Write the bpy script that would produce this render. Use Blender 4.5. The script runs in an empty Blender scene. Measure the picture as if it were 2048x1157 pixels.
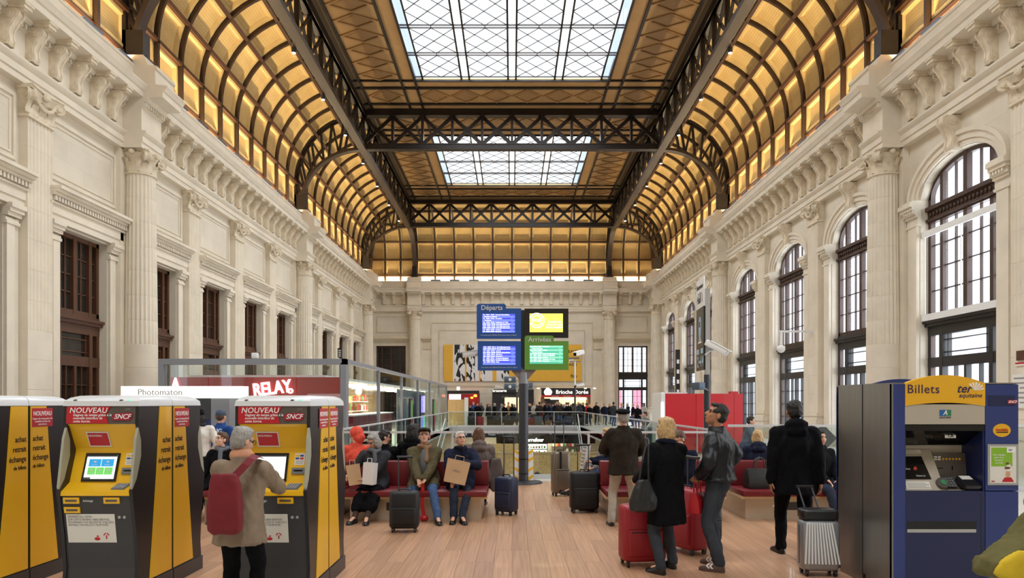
import bpy, math, random
import numpy as np
from math import pi, sin, cos, radians, sqrt, atan2
from mathutils import Vector, Matrix, Euler

sc = bpy.context.scene
COL = sc.collection
# ---------------------------------------------------------------- camera
cam_d = bpy.data.cameras.new('camera')
cam_d.sensor_width = 36.0
cam_d.lens = 24.0
cam_d.shift_y = (805 - 578.5) / 2048
cam_d.clip_end = 400
cam = bpy.data.objects.new('camera', cam_d)
cam.location = (0, 0, 1.78)
cam.rotation_euler = (pi / 2, 0, 0)
COL.objects.link(cam)
sc.camera = cam
# ---------------------------------------------------------------- world, exposure
W = bpy.data.worlds.new('overcast_sky')
sc.world = W
W.use_nodes = True
W.node_tree.nodes['Background'].inputs[0].default_value = (0.86, 0.93, 1.0, 1)
W.node_tree.nodes['Background'].inputs[1].default_value = 1.6
vs = sc.view_settings
vs.view_transform = 'Standard'
vs.look = 'None'
vs.gamma = 1.0
vs.use_curve_mapping = False
vs.exposure = 0.24
# ---------------------------------------------------------------- hall frame (metres)
T = [-12.8, 4.9, 22.6, 40.3, 58.0]      # truss lines along the hall
XW = 12.8                               # side wall plane
YE = 62.0                               # end wall plane
CX, CZ, CR = 8.7, 14.7, 4.2             # side vault: centre and radius
ZC = 19.05                              # flat ceiling
# ---------------------------------------------------------------- large daylight areas
def area(name, loc, rot, sx, sy, power, col):
    d = bpy.data.lights.new(name, 'AREA')
    d.shape = 'RECTANGLE'; d.size = sx; d.size_y = sy
    d.energy = power; d.color = col
    o = bpy.data.objects.new(name, d)
    o.location = loc; o.rotation_euler = rot
    COL.objects.link(o)
    return o
DAY = (0.93, 0.97, 1.0)
for k in range(4):      # sky above each skylight
    area('skylight_daylight', (0, (T[k] + T[k + 1]) / 2, ZC + 1.2), (0, 0, 0), 10.3, 10.3, 2300, DAY)
for k in range(1, 4):   # sky outside each arched window
    for j in range(3):
        area('window_daylight', (14.6, T[k] + 5.9 * (j + .5), 4.7), (0, pi / 2, 0), 9.0, 4.2, 560, DAY)
area('end_window_daylight', (10.95, 63.2, 3.6), (pi / 2, 0, pi), 2.8, 6.6, 200, DAY)
WARM = (1.0, 0.80, 0.49)
for s in (-1, 1):       # linear uplights lying on the cornice
    for k in range(1, 4):
        area('cornice_uplight', (s * 12.5, (T[k] + T[k + 1]) / 2, 12.6), (pi, s * radians(-8), 0), 0.12, 17.4, 720, WARM)
area('cornice_uplight', (0, 61.68, 12.6), (pi - radians(8), 0, 0), 24.6, 0.12, 820, WARM)

# ---------------------------------------------------------------- helpers
def lin(h):
    if isinstance(h, str):
        h = h.lstrip('#')
        c = [int(h[i:i + 2], 16) / 255 for i in (0, 2, 4)]
    else:
        c = [x / 255 for x in h]
    return tuple((x / 12.92 if x <= .04045 else ((x + .055) / 1.055) ** 2.4) for x in c)

MATS = {}
def mat(name, color=(200, 200, 200), rough=.6, metal=0, var=0.0, vscale=3.0, bump=0.0, bscale=40, emit=None, estr=1.0,
        spec=.5, stretch=None, groove=None, obvar=0.0, joints=None, coat=0.0):
    """one procedural material; var: noise mottling, bump: fine relief, groove: (axis, pitch, width, depth) board joints"""
    m = bpy.data.materials.new(name); MATS[name] = m
    m.use_nodes = True
    nt = m.node_tree; N = nt.nodes; L = nt.links
    b = N['Principled BSDF']
    c = lin(color)
    b.inputs['Base Color'].default_value = (*c, 1)
    b.inputs['Roughness'].default_value = rough
    b.inputs['Metallic'].default_value = metal
    b.inputs['Specular IOR Level'].default_value = spec
    b.inputs['Coat Weight'].default_value = coat
    if emit is not None:
        b.inputs['Emission Color'].default_value = (*lin(emit), 1)
        b.inputs['Emission Strength'].default_value = estr
    cur = None
    tc = N.new('ShaderNodeTexCoord')
    src = tc.outputs['Object']
    def vec(space):
        return src
    if var:
        n = N.new('ShaderNodeTexNoise'); n.inputs['Scale'].default_value = vscale; n.inputs['Detail'].default_value = 5
        v = src
        if stretch:
            mp = N.new('ShaderNodeMapping'); mp.inputs['Scale'].default_value = stretch
            L.new(v, mp.inputs['Vector']); v = mp.outputs['Vector']
        L.new(v, n.inputs['Vector'])
        r = N.new('ShaderNodeMapRange'); r.inputs['From Min'].default_value = .3; r.inputs['From Max'].default_value = .7
        r.inputs['To Min'].default_value = 1 - var; r.inputs['To Max'].default_value = 1 + var
        L.new(n.outputs['Fac'], r.inputs['Value'])
        mx = N.new('ShaderNodeMix'); mx.data_type = 'RGBA'; mx.blend_type = 'MULTIPLY'; mx.inputs['Factor'].default_value = 1
        mx.inputs['A'].default_value = (*c, 1)
        L.new(r.outputs['Result'], mx.inputs['B'])
        cur = mx.outputs['Result']
    if obvar:
        oi = N.new('ShaderNodeObjectInfo')
        r = N.new('ShaderNodeMapRange'); r.inputs['To Min'].default_value = 1 - obvar; r.inputs['To Max'].default_value = 1 + obvar
        L.new(oi.outputs['Random'], r.inputs['Value'])
        mx = N.new('ShaderNodeMix'); mx.data_type = 'RGBA'; mx.blend_type = 'MULTIPLY'; mx.inputs['Factor'].default_value = 1
        mx.inputs['A'].default_value = (*c, 1)
        if cur is not None: L.new(cur, mx.inputs['A'])
        L.new(r.outputs['Result'], mx.inputs['B'])
        cur = mx.outputs['Result']
    hgt = None
    if groove:
        ax, pitch, wd, dep = groove
        sp = N.new('ShaderNodeSeparateXYZ'); L.new(src, sp.inputs[0])
        a = N.new('ShaderNodeMath'); a.operation = 'DIVIDE'; a.inputs[1].default_value = pitch
        L.new(sp.outputs[ax], a.inputs[0])
        fr = N.new('ShaderNodeMath'); fr.operation = 'FRACT'; L.new(a.outputs[0], fr.inputs[0])
        lt = N.new('ShaderNodeMath'); lt.operation = 'GREATER_THAN'; lt.inputs[1].default_value = wd
        L.new(fr.outputs[0], lt.inputs[0])
        r = N.new('ShaderNodeMapRange'); r.inputs['To Min'].default_value = 1 - dep; r.inputs['To Max'].default_value = 1
        L.new(lt.outputs[0], r.inputs['Value'])
        mx = N.new('ShaderNodeMix'); mx.data_type = 'RGBA'; mx.blend_type = 'MULTIPLY'; mx.inputs['Factor'].default_value = 1
        mx.inputs['A'].default_value = (*c, 1)
        if cur is not None: L.new(cur, mx.inputs['A'])
        L.new(r.outputs['Result'], mx.inputs['B'])
        cur = mx.outputs['Result']
        hgt = lt.outputs[0]
    if joints:
        # thin ashlar joints: (u axis, row height, block length, darkness)
        ua, rh, bl, dk = joints
        sp = N.new('ShaderNodeSeparateXYZ'); L.new(src, sp.inputs[0])
        cb = N.new('ShaderNodeCombineXYZ'); L.new(sp.outputs[ua], cb.inputs[0]); L.new(sp.outputs[2], cb.inputs[1])
        br = N.new('ShaderNodeTexBrick'); br.inputs['Scale'].default_value = 1
        br.inputs['Mortar Size'].default_value = .006; br.inputs['Mortar Smooth'].default_value = .3
        br.inputs['Brick Width'].default_value = bl; br.inputs['Row Height'].default_value = rh
        br.inputs['Color1'].default_value = (1, 1, 1, 1); br.inputs['Color2'].default_value = (.95, .945, .93, 1)
        br.inputs['Mortar'].default_value = (1 - dk, 1 - dk, 1 - dk, 1)
        L.new(cb.outputs[0], br.inputs['Vector'])
        mx = N.new('ShaderNodeMix'); mx.data_type = 'RGBA'; mx.blend_type = 'MULTIPLY'; mx.inputs['Factor'].default_value = 1
        mx.inputs['A'].default_value = (*c, 1)
        if cur is not None: L.new(cur, mx.inputs['A'])
        L.new(br.outputs['Color'], mx.inputs['B'])
        cur = mx.outputs['Result']
    if cur is not None:
        L.new(cur, b.inputs['Base Color'])
    if bump or hgt is not None:
        bp = N.new('ShaderNodeBump')
        if hgt is not None:
            bp.inputs['Strength'].default_value = .6; bp.inputs['Distance'].default_value = .008
            L.new(hgt, bp.inputs['Height'])
        else:
            n2 = N.new('ShaderNodeTexNoise'); n2.inputs['Scale'].default_value = bscale; n2.inputs['Detail'].default_value = 4
            L.new(src, n2.inputs['Vector'])
            bp.inputs['Strength'].default_value = bump; bp.inputs['Distance'].default_value = .01
            L.new(n2.outputs['Fac'], bp.inputs['Height'])
        L.new(bp.outputs['Normal'], b.inputs['Normal'])
    return m

def glassmat(name, tint=(255, 255, 255), clear=.9, rough=.02):
    m = bpy.data.materials.new(name); MATS[name] = m
    m.use_nodes = True
    nt = m.node_tree; N = nt.nodes; L = nt.links
    N.remove(N['Principled BSDF'])
    t = N.new('ShaderNodeBsdfTransparent'); t.inputs[0].default_value = (*lin(tint), 1)
    g = N.new('ShaderNodeBsdfGlossy'); g.inputs['Roughness'].default_value = rough
    mx = N.new('ShaderNodeMixShader'); mx.inputs[0].default_value = 1 - clear
    L.new(t.outputs[0], mx.inputs[1]); L.new(g.outputs[0], mx.inputs[2])
    L.new(mx.outputs[0], N['Material Output'].inputs[0])
    return m

def emat(name, color, strength):
    m = bpy.data.materials.new(name); MATS[name] = m
    m.use_nodes = True
    b = m.node_tree.nodes['Principled BSDF']
    b.inputs['Base Color'].default_value = (*lin(color), 1)
    b.inputs['Emission Color'].default_value = (*lin(color), 1)
    b.inputs['Emission Strength'].default_value = strength
    b.inputs['Roughness'].default_value = .3
    return m

class MB:
    def __init__(s):
        s.v = []; s.f = []; s.m = []
    def add(s, vs_, fs_, mi=0):
        o = len(s.v)
        s.v.extend([tuple(p) for p in vs_])
        for f in fs_:
            s.f.append(tuple(i + o for i in f)); s.m.append(mi)
        return s
    def box(s, x0, x1, y0, y1, z0, z1, mi=0):
        if x0 > x1: x0, x1 = x1, x0
        if y0 > y1: y0, y1 = y1, y0
        if z0 > z1: z0, z1 = z1, z0
        return s.add([(x0, y0, z0), (x1, y0, z0), (x1, y1, z0), (x0, y1, z0), (x0, y0, z1), (x1, y0, z1), (x1, y1, z1), (x0, y1, z1)],
                     [(0, 3, 2, 1), (4, 5, 6, 7), (0, 1, 5, 4), (1, 2, 6, 5), (2, 3, 7, 6), (3, 0, 4, 7)], mi)
    def beam(s, p, q, w, h, up=(0, 0, 1), mi=0):
        p = Vector(p); q = Vector(q); d = (q - p).normalized(); u = Vector(up)
        if abs(d.dot(u)) > .98: u = Vector((0, 1, 0)) if abs(d.y) < .9 else Vector((1, 0, 0))
        a = d.cross(u).normalized() * (w / 2); b = a.cross(d).normalized() * (h / 2)
        vs_ = [e + i * a + j * b for e in (p, q) for i, j in ((-1, -1), (1, -1), (1, 1), (-1, 1))]
        return s.add(vs_, [(0, 1, 2, 3), (7, 6, 5, 4), (0, 4, 5, 1), (1, 5, 6, 2), (2, 6, 7, 3), (3, 7, 4, 0)], mi)
    def prism(s, poly, fn, a, b, mi=0, caps=True):
        """poly: 2D outline; fn(p, t) -> 3D"""
        n = len(poly)
        vs_ = [fn(p, a) for p in poly] + [fn(p, b) for p in poly]
        fs_ = [(i, (i + 1) % n, n + (i + 1) % n, n + i) for i in range(n)]
        if caps: fs_ += [tuple(range(n - 1, -1, -1)), tuple(range(n, 2 * n))]
        return s.add(vs_, fs_, mi)
    def sweep(s, prof, fn, a, b, mi=0):
        n = len(prof)
        vs_ = [fn(p, a) for p in prof] + [fn(p, b) for p in prof]
        return s.add(vs_, [(i, i + 1, n + i + 1, n + i) for i in range(n - 1)], mi)
    def loft(s, rings, cap=True, closed=False, mi=0):
        n = len(rings[0]); vs_ = [p for r in rings for p in r]; fs_ = []
        R = len(rings)
        for k in range(R if closed else R - 1):
            a = k * n; b = ((k + 1) % R) * n
            for i in range(n):
                j = (i + 1) % n
                fs_.append((a + i, a + j, b + j, b + i))
        if cap and not closed:
            fs_.append(tuple(range(n - 1, -1, -1))); fs_.append(tuple((R - 1) * n + i for i in range(n)))
        return s.add(vs_, fs_, mi)
    def tube(s, path, r, n=8, cap=True, mi=0):
        path = [Vector(p) for p in path]; rings = []
        prev = None
        for i, p in enumerate(path):
            d = (path[min(i + 1, len(path) - 1)] - path[max(i - 1, 0)]).normalized()
            if prev is None:
                u = Vector((0, 0, 1)) if abs(d.z) < .9 else Vector((1, 0, 0))
                a = d.cross(u).normalized()
            else:
                a = (prev - d * prev.dot(d)).normalized()
            prev = a; b = d.cross(a)
            rr = r[i] if isinstance(r, (list, tuple)) else r
            rings.append([p + (a * cos(t) + b * sin(t)) * rr for t in [2 * pi * k / n for k in range(n)]])
        return s.loft(rings, cap, mi=mi)
    def cyl(s, c, r, z0, z1, n=16, r2=None, mi=0):
        r2 = r if r2 is None else r2
        return s.loft([[(c[0] + q * cos(2 * pi * k / n), c[1] + q * sin(2 * pi * k / n), z) for k in range(n)] for q, z in ((r, z0), (r2, z1))], mi=mi)
    def lathe(s, prof, n=24, c=(0, 0, 0), mi=0):
        return s.loft([[(c[0] + r * cos(2 * pi * k / n), c[1] + r * sin(2 * pi * k / n), c[2] + z) for k in range(n)] for r, z in prof], mi=mi)
    def ell(s, c, r, n=12, m=8, rot=None, mi=0):
        c = Vector(c); rings = []
        for j in range(1, m):
            ph = -pi / 2 + pi * j / m
            ring = []
            for k in range(n):
                p = Vector((r[0] * cos(ph) * cos(2 * pi * k / n), r[1] * cos(ph) * sin(2 * pi * k / n), r[2] * sin(ph)))
                if rot is not None: p = rot @ p
                ring.append(c + p)
            rings.append(ring)
        o = len(s.v)
        bot = Vector((0, 0, -r[2])); top = Vector((0, 0, r[2]))
        if rot is not None: bot = rot @ bot; top = rot @ top
        s.loft(rings, cap=False, mi=mi)
        ib = len(s.v); s.v.append(tuple(c + bot)); it = len(s.v); s.v.append(tuple(c + top))
        for k in range(n):
            s.f.append((ib, o + (k + 1) % n, o + k)); s.m.append(mi)
            q = o + (m - 2) * n
            s.f.append((it, q + k, q + (k + 1) % n)); s.m.append(mi)
        return s
    def rbox(s, x0, x1, y0, y1, z0, z1, r=.03, seg=3, mi=0, axis='z'):
        """box with rounded vertical edges (about z) and eased rims"""
        def outline(ins, z):
            pts = []
            rr = max(r - ins * .3, r * .3)
            ax0, ax1, ay0, ay1 = x0 + ins, x1 - ins, y0 + ins, y1 - ins
            for cx, cy, a0 in ((ax1 - rr, ay1 - rr, 0), (ax0 + rr, ay1 - rr, pi / 2), (ax0 + rr, ay0 + rr, pi), (ax1 - rr, ay0 + rr, 3 * pi / 2)):
                for k in range(seg + 1):
                    t = a0 + pi / 2 * k / seg
                    pts.append((cx + rr * cos(t), cy + rr * sin(t), z))
            return pts
        e = min(r * .6, (z1 - z0) * .4)
        rings = [outline(e, z0), outline(e * .3, z0 + e * .3), outline(0, z0 + e), outline(0, z1 - e), outline(e * .3, z1 - e * .3), outline(e, z1)]
        return s.loft(rings, mi=mi)
    def xf(s, M):
        s.v = [tuple(M @ Vector(p)) for p in s.v]; return s
    def mesh(s, name, mats, smooth=None):
        me = bpy.data.meshes.new(name)
        me.from_pydata(s.v, [], s.f)
        if not isinstance(mats, (list, tuple)): mats = [mats]
        for m in mats: me.materials.append(MATS[m] if isinstance(m, str) else m)
        if len(mats) > 1: me.polygons.foreach_set('material_index', s.m)
        if smooth is not None:
            me.polygons.foreach_set('use_smooth', [True] * len(me.polygons))
            if smooth < 179: me.set_sharp_from_angle(angle=radians(smooth))
        me.update()
        return me
    def build(s, name, mats, parent=None, loc=(0, 0, 0), rot=(0, 0, 0), smooth=None):
        return inst(name, s.mesh(name, mats, smooth), parent, loc, rot)

def inst(name, me, parent=None, loc=(0, 0, 0), rot=(0, 0, 0), scale=None):
    o = bpy.data.objects.new(name, me)
    o.location = loc; o.rotation_euler = rot
    if scale: o.scale = scale
    if parent is not None: o.parent = parent
    COL.objects.link(o)
    return o

def tag(o, label=None, cat=None, group=None, kind=None):
    if label: o['label'] = label
    if cat: o['category'] = cat
    if group: o['group'] = group
    if kind: o['kind'] = kind
    return o

def empty(name, loc=(0, 0, 0), rotz=0, scale=None):
    o = bpy.data.objects.new(name, None)
    o.location = loc; o.rotation_euler = (0, 0, rotz)
    o.empty_display_size = .1
    if scale: o.scale = scale
    COL.objects.link(o)
    return o

def thing(name, label, cat, loc=(0, 0, 0), rotz=0, group=None):
    return tag(empty(name, loc, rotz), label, cat, group)

def copy_tree(o, parent=None):
    c = o.copy(); COL.objects.link(c)
    if parent is not None: c.parent = parent
    for ch in [x for x in bpy.data.objects if x.parent is o]:
        copy_tree(ch, c)
    return c

TSC = bpy.data.scenes.new('type_setting')
TCACHE = {}
def text_mesh(s_, size, m, extrude=.002, bold=0.0, shear=0.0, align='CENTER', spacing=1.0, sx=1.0, line=1.0):
    cu = bpy.data.curves.new('lettering', 'FONT')
    cu.body = s_; cu.size = size; cu.extrude = extrude; cu.offset = bold * size; cu.shear = shear
    cu.align_x = align; cu.align_y = 'CENTER'; cu.resolution_u = 3; cu.space_character = spacing; cu.space_line = line
    t = bpy.data.objects.new('tmp_text', cu)
    TSC.collection.objects.link(t)
    vl = TSC.view_layers[0]; vl.update()
    me = bpy.data.meshes.new_from_object(t.evaluated_get(vl.depsgraph))
    bpy.data.objects.remove(t); bpy.data.curves.remove(cu)
    if sx != 1.0: me.transform(Matrix.Diagonal((sx, 1, 1, 1)))
    me.materials.clear(); me.materials.append(MATS[m])
    return me
FRONT = (pi / 2, 0, 0)      # lettering upright, read from -Y
def lettering(s_, size, m, parent, loc, rot=FRONT, **k):
    return inst('lettering', text_mesh(s_, size, m, **k), parent, loc, rot)

def px(x, y, D):
    """hall point at distance D that the photograph shows at pixel x, y"""
    return Vector(((x - 1024) * D / 1365, D, 1.78 - (y - 805) * D / 1365))

# ---------------------------------------------------------------- materials
mat('stone', (226, 215, 196), .85, var=.07, vscale=1.3, bump=.12, bscale=25)
mat('stone_side', (224, 214, 196), .85, var=.06, vscale=.9, joints=(1, .62, 1.5, .16))
mat('stone_end', (214, 200, 174), .85, var=.06, vscale=.9, joints=(0, .62, 1.5, .16))
mat('stone_carved', (222, 208, 184), .85, var=.10, vscale=6, bump=.3, bscale=30)
mat('stone_dirty', (205, 190, 165), .9, var=.16, vscale=2.2, bump=.2, bscale=12)
mat('iron', (36, 28, 24), .42, metal=.25, var=.12, vscale=4, bump=.12, bscale=60)
mat('iron_rib', (62, 42, 27), .5, metal=.1, var=.15, vscale=3)
mat('iron_purlin', (84, 52, 30), .5, var=.15, vscale=3)
mat('iron_riveted', (58, 45, 38), .4, metal=.2, var=.2, vscale=30, bump=.5, bscale=45)
mat('boards_vault', (216, 184, 122), .55, var=.06, vscale=2, groove=(2, .112, .1, .35))
mat('frame_vault', (220, 190, 130), .5, var=.05, vscale=3)
mat('boards_back', (92, 72, 44), .7)
mat('boards_ceiling', (172, 136, 88), .6, var=.08, vscale=1.5, groove=(1, .10, .1, .3))
mat('boards_ceiling_x', (172, 136, 88), .6, var=.08, vscale=1.5, groove=(0, .10, .1, .3))
mat('moulding_ceiling', (150, 114, 70), .5, var=.05)
mat('plank', (182, 140, 109), .36, var=.22, vscale=2.6, stretch=(14, .4, 1), obvar=.13, bump=.03, bscale=30, coat=.1)
mat('floor_stone', (196, 190, 180), .35, var=.05, vscale=1.0, joints=None)
mat('wood_window', (84, 50, 30), .45, var=.15, vscale=4, stretch=(4, 4, .6))
mat('wood_window_dark', (66, 44, 34), .45, var=.15, vscale=4)
mat('metal_window_black', (38, 36, 36), .4, var=.1)
glassmat('pane_clear', (250, 252, 255), .93)
glassmat('pane_frost', (226, 232, 238), .9)
glassmat('pane_sky', (255, 255, 255), .95)
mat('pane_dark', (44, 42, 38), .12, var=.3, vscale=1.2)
glassmat('rail_glass', (240, 247, 245), .94)
glassmat('shop_glass', (240, 246, 246), .93)
mat('steel', (190, 192, 194), .3, metal=.85)
mat('steel_paint', (138, 141, 148), .45, metal=.2)
mat('steel_dark', (62, 64, 70), .4, metal=.3)
mat('white_paint', (236, 236, 234), .45)
mat('black_plastic', (24, 24, 26), .4)
mat('black_gloss', (14, 14, 16), .12)
mat('grey_plastic', (120, 122, 124), .5)
mat('bench_red', (112, 26, 34), .38, var=.06, vscale=5)
mat('bench_wood', (214, 184, 142), .5, var=.08, vscale=3, stretch=(1, 6, 6))
mat('bench_steel', (196, 182, 162), .35, metal=.35, var=.06, vscale=2)
mat('k_yellow', (246, 190, 30), .35, var=.02, vscale=2, coat=.2)
mat('k_dark', (62, 60, 62), .4, var=.05)
mat('k_black', (34, 33, 36), .3)
mat('k_white', (226, 228, 230), .3)
mat('k_red', (196, 30, 44), .35)
mat('k_brown', (92, 84, 78), .4)
mat('k_sidewing', (176, 176, 158), .3)
mat('sncf_red', (176, 22, 52), .35)
mat('ink_white', (245, 245, 245), .5)
mat('ink_black', (26, 24, 22), .5)
mat('ink_grey', (150, 148, 144), .5)
mat('paper', (232, 228, 220), .7)
mat('lamp_grey', (92, 104, 120), .4, metal=.5)
mat('rail_grey', (204, 206, 208), .4, metal=.15)
glassmat('pane_pink', (255, 200, 212), .93)
mat('relay_red', (190, 26, 32), .35)
mat('osb', (214, 180, 122), .8, var=.28, vscale=14)
mat('red_panel', (206, 32, 46), .3, coat=.3)
mat('red_dark', (150, 24, 30), .4)
# ================================================================ THE HALL
Y0H = T[1]
# ---- floor
fl = MB()
VX0, VX1, VY0, VY1 = -4.55, 4.95, 16.0, 49.4      # stair well
for x0, x1, y0, y1 in ((-13.3, -6.0, -13, VY0), (7.2, 13.3, -13, VY0), (-6.0, 7.2, -13, 6.4), (-6.0, 7.2, 15.4, VY0),
                       (-13.3, VX0, VY0, VY1), (VX1, 13.3, VY0, VY1), (-13.3, 13.3, VY1, YE + .5)):
    fl.box(x0, x1, y0, y1, -.3, 0)
fl.box(-6.0, 7.2, 6.4, 15.4, -.3, -.022)
floor = tag(fl.build('floor', 'floor_stone'), kind='structure')
# planks of the waiting area
random.seed(4)
PW = .2
pl_mesh = {}
def plank_mesh(Lg):
    k = round(Lg, 2)
    if k not in pl_mesh:
        w = PW / 2 - .0006; h = k / 2 - .0006
        pl_mesh[k] = MB().loft([[(-w, -h, -.02), (w, -h, -.02), (w, h, -.02), (-w, h, -.02)],
                                [(-w, -h, -.002), (w, -h, -.002), (w, h, -.002), (-w, h, -.002)],
                                [(-w + .001, -h + .001, 0), (w - .001, -h + .001, 0), (w - .001, h - .001, 0), (-w + .001, h - .001, 0)]]).mesh('plank', 'plank')
    return pl_mesh[k]
for i in range(66):
    x = -6.0 + PW * (i + .5)
    y = 6.4
    first = True
    while y < 15.4 - .05:
        Lg = random.choice((1.2, 1.8, 2.4)) if first else 2.4
        first = False
        if y + Lg > 15.4 - .3: Lg = 15.4 - y
        inst('plank', plank_mesh(Lg), floor, (x, y + Lg / 2, 0), (0, 0, 0))
        y += Lg

# ---- side walls, built in a frame whose +x points out of the hall
wall_l = tag(empty('wall_left', scale=(-1, 1, 1)), kind='structure')
wall_r = tag(empty('wall_right'), kind='structure')
wall_e = tag(empty('wall_end', (0, YE - XW, 0), pi / 2), kind='structure')      # local x -> +Y, local y -> -X
ZT = 10.0
def wp(p, y): return (p[0], y, p[1])
def bay_mesh(wd, ow, spring, rise, name, m, sill=0.0, deep=.42):
    """wall of width wd with one opening ow wide; arched head when rise > 0"""
    b = MB(); h = wd / 2; o = ow / 2
    N = 14 if rise else 1
    arch = [(-o + ow * i / N, spring + rise * sqrt(max(0, 1 - ((-o + ow * i / N) / o) ** 2))) for i in range(N + 1)] if rise else [(-o, spring), (o, spring)]
    x = XW
    b.add([(x, -h, 0), (x, -o, 0), (x, -o, ZT), (x, -h, ZT)], [(0, 1, 2, 3)])
    b.add([(x, o, 0), (x, h, 0), (x, h, ZT), (x, o, ZT)], [(0, 1, 2, 3)])
    for (ya, za), (yb, zb) in zip(arch[:-1], arch[1:]):
        b.add([(x, ya, za), (x, yb, zb), (x, yb, ZT), (x, ya, ZT)], [(0, 1, 2, 3)])
        b.add([(x, ya, za), (x + deep, ya, za), (x + deep, yb, zb), (x, yb, zb)], [(0, 1, 2, 3)])
    for yy in (-o, o):
        b.add([(x, yy, 0), (x + deep, yy, 0), (x + deep, yy, spring), (x, yy, spring)], [(0, 1, 2, 3)])
    return b.mesh(name, m)
def ring_frame(b, ya, yb, za, zb, w, x0, x1, mi=0):
    b.box(x0, x1, ya, yb, za, za + w, mi); b.box(x0, x1, ya, yb, zb - w, zb, mi)
    b.box(x0, x1, ya, ya + w, za + w, zb - w, mi); b.box(x0, x1, yb - w, yb, za + w, zb - w, mi)
# left: 4 rectangular bays per truss bay
BL = 17.7 / 4; BR = 17.7 / 3
OL, OR = 2.36, 3.5
m_bay_l = bay_mesh(BL, OL, 6.75, 0, 'bay', 'stone_side')
m_bay_r = bay_mesh(BR, OR, 8.1, .95, 'bay', 'stone_side')
# left door surround: casing pilasters, imposts, lintel with dentils
b = MB()
for s in (-1, 1):
    a0, a1 = s * (OL / 2 + .02), s * (OL / 2 + .30)
    b.box(XW - .10, XW, a0, a1, 0, 6.3)
    b.box(XW - .04, XW, a1, s * (OL / 2 + .5), 0, 6.3)
    for dz, pr in ((6.3, .13), (6.38, .10), (6.5, .16), (6.6, .22), (6.7, .27)):
        b.box(XW - pr, XW, s * (OL / 2 - .02), s * (OL / 2 + .40 + pr * .4), dz, dz + (.12 if dz > 6.45 else .08))
b.box(XW - .16, XW, -BL / 2 + .45, BL / 2 - .45, 6.8, 7.25)
b.box(XW - .20, XW, -BL / 2 + .45, BL / 2 - .45, 7.0, 7.25)
for dz, pr in ((7.25, .26), (7.46, .34), (7.54, .44), (7.62, .52)):
    b.box(XW - pr, XW, -BL / 2 + .43, BL / 2 - .43, dz, dz + .09 if dz > 7.3 else dz + .06)
m_sur_l = b.mesh('door_surround', 'stone')
b = MB()
y = -BL / 2 + .5
while y < BL / 2 - .5:
    b.box(XW - .33, XW, y, y + .07, 7.33, 7.45); y += .125
m_den_l = b.mesh('dentil_band', 'stone')
b = MB()
ring_frame(b, -BL / 2 + .62, BL / 2 - .62, 8.0, 9.72, .09, XW - .05, XW)
ring_frame(b, -BL / 2 + .78, BL / 2 - .78, 8.16, 9.56, .05, XW - .03, XW)
m_pan_l = b.mesh('attic_panel', 'stone')
# right surround: casing, impost, archivolt, keystone
b = MB()
for s in (-1, 1):
    a0, a1 = s * (OR / 2 + .02), s * (OR / 2 + .46)
    b.box(XW - .12, XW, a0, a1, 0, 7.3)
    b.box(XW - .05, XW, a1, s * (OR / 2 + .62), 0, 7.3)
    for dz, pr, hh in ((7.3, .15, .06), (7.36, .11, .22), (7.58, .17, .08), (7.66, .22, .14), (7.80, .30, .10), (7.90, .36, .14), (8.04, .30, .05)):
        b.box(XW - pr, XW, s * (OR / 2 - .05), s * (OR / 2 + .48 + pr * .4), dz, dz + hh)
    y = OR / 2 - .04
    while y < OR / 2 + .5:
        b.box(XW - .27, XW, s * y, s * (y + .06), 7.70, 7.80); y += .11
N = 28
def arc_pt(r_extra, t):
    return ((OR / 2 + r_extra) * cos(t), 8.1 + (.95 + r_extra) * sin(t))
for e0, e1, pr in ((.02, .16, .07), (.16, .34, .11), (.34, .46, .17)):
    for i in range(N):
        t0, t1 = pi * i / N, pi * (i + 1) / N
        p = [arc_pt(e0, t0), arc_pt(e1, t0), arc_pt(e1, t1), arc_pt(e0, t1)]
        b.add([(XW - pr, q[0], q[1]) for q in p] + [(XW, q[0], q[1]) for q in p], [(0, 1, 2, 3), (1, 5, 6, 2), (3, 7, 4, 0)])
ring_frame(b, -BR / 2 + .62, -BR / 2 + .70, 8.3, 9.75, .04, XW - .04, XW)
m_sur_r = b.mesh('arch_surround', 'stone')
def scroll_profile(h, top, bot, n=26):
    """S-scroll console side view: (projection, z from 0 at foot to h)"""
    pts = []
    for i in range(n + 1):
        t = i / n
        z = h * t
        base = bot + (top - bot) * (0.5 - 0.5 * cos(pi * t))
        curl = .07 * h * math.exp(-((t - .86) / .13) ** 2) + .05 * h * math.exp(-((t - .12) / .12) ** 2) - .05 * h * math.exp(-((t - .45) / .2) ** 2)
        pts.append((base + curl, z))
    return pts
def console(w, h, top, bot, z0, x0, name, m):
    b = MB(); pr = scroll_profile(h, top, bot)
    poly = [(x0 - p, z0 + z) for p, z in pr] + [(x0 + .01, z0 + h), (x0 + .01, z0)]
    b.prism(poly, lambda p, t: (p[0], t, p[1]), -w / 2, w / 2)
    poly2 = [(x0 - p * 1.06 - .012, z0 + z) for p, z in pr] + [(x0, z0 + h), (x0, z0)]
    for s in (-.33, .33):
        b.prism(poly2, lambda p, t: (p[0], t, p[1]), w * (s - .09), w * (s + .09))
    for s in (-1, 1):   # volute bosses
        for (pp, zz, rr) in ((top * .62, h * .84, .13 * h), (bot * .7, h * .14, .085 * h)):
            rings = [[(x0 - pp + q * cos(2 * pi * k / 12), s * (w / 2 + e), z0 + zz + q * sin(2 * pi * k / 12)) for k in range(12)] for q, e in ((rr, -.01), (rr, .018), (rr * .5, .02), (rr * .4, .035))]
            b.loft(rings)
    return b.mesh(name, m, 40)
m_key = console(.42, .95, .42, .2, 9.02, XW, 'keystone', 'stone_carved')
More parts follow.
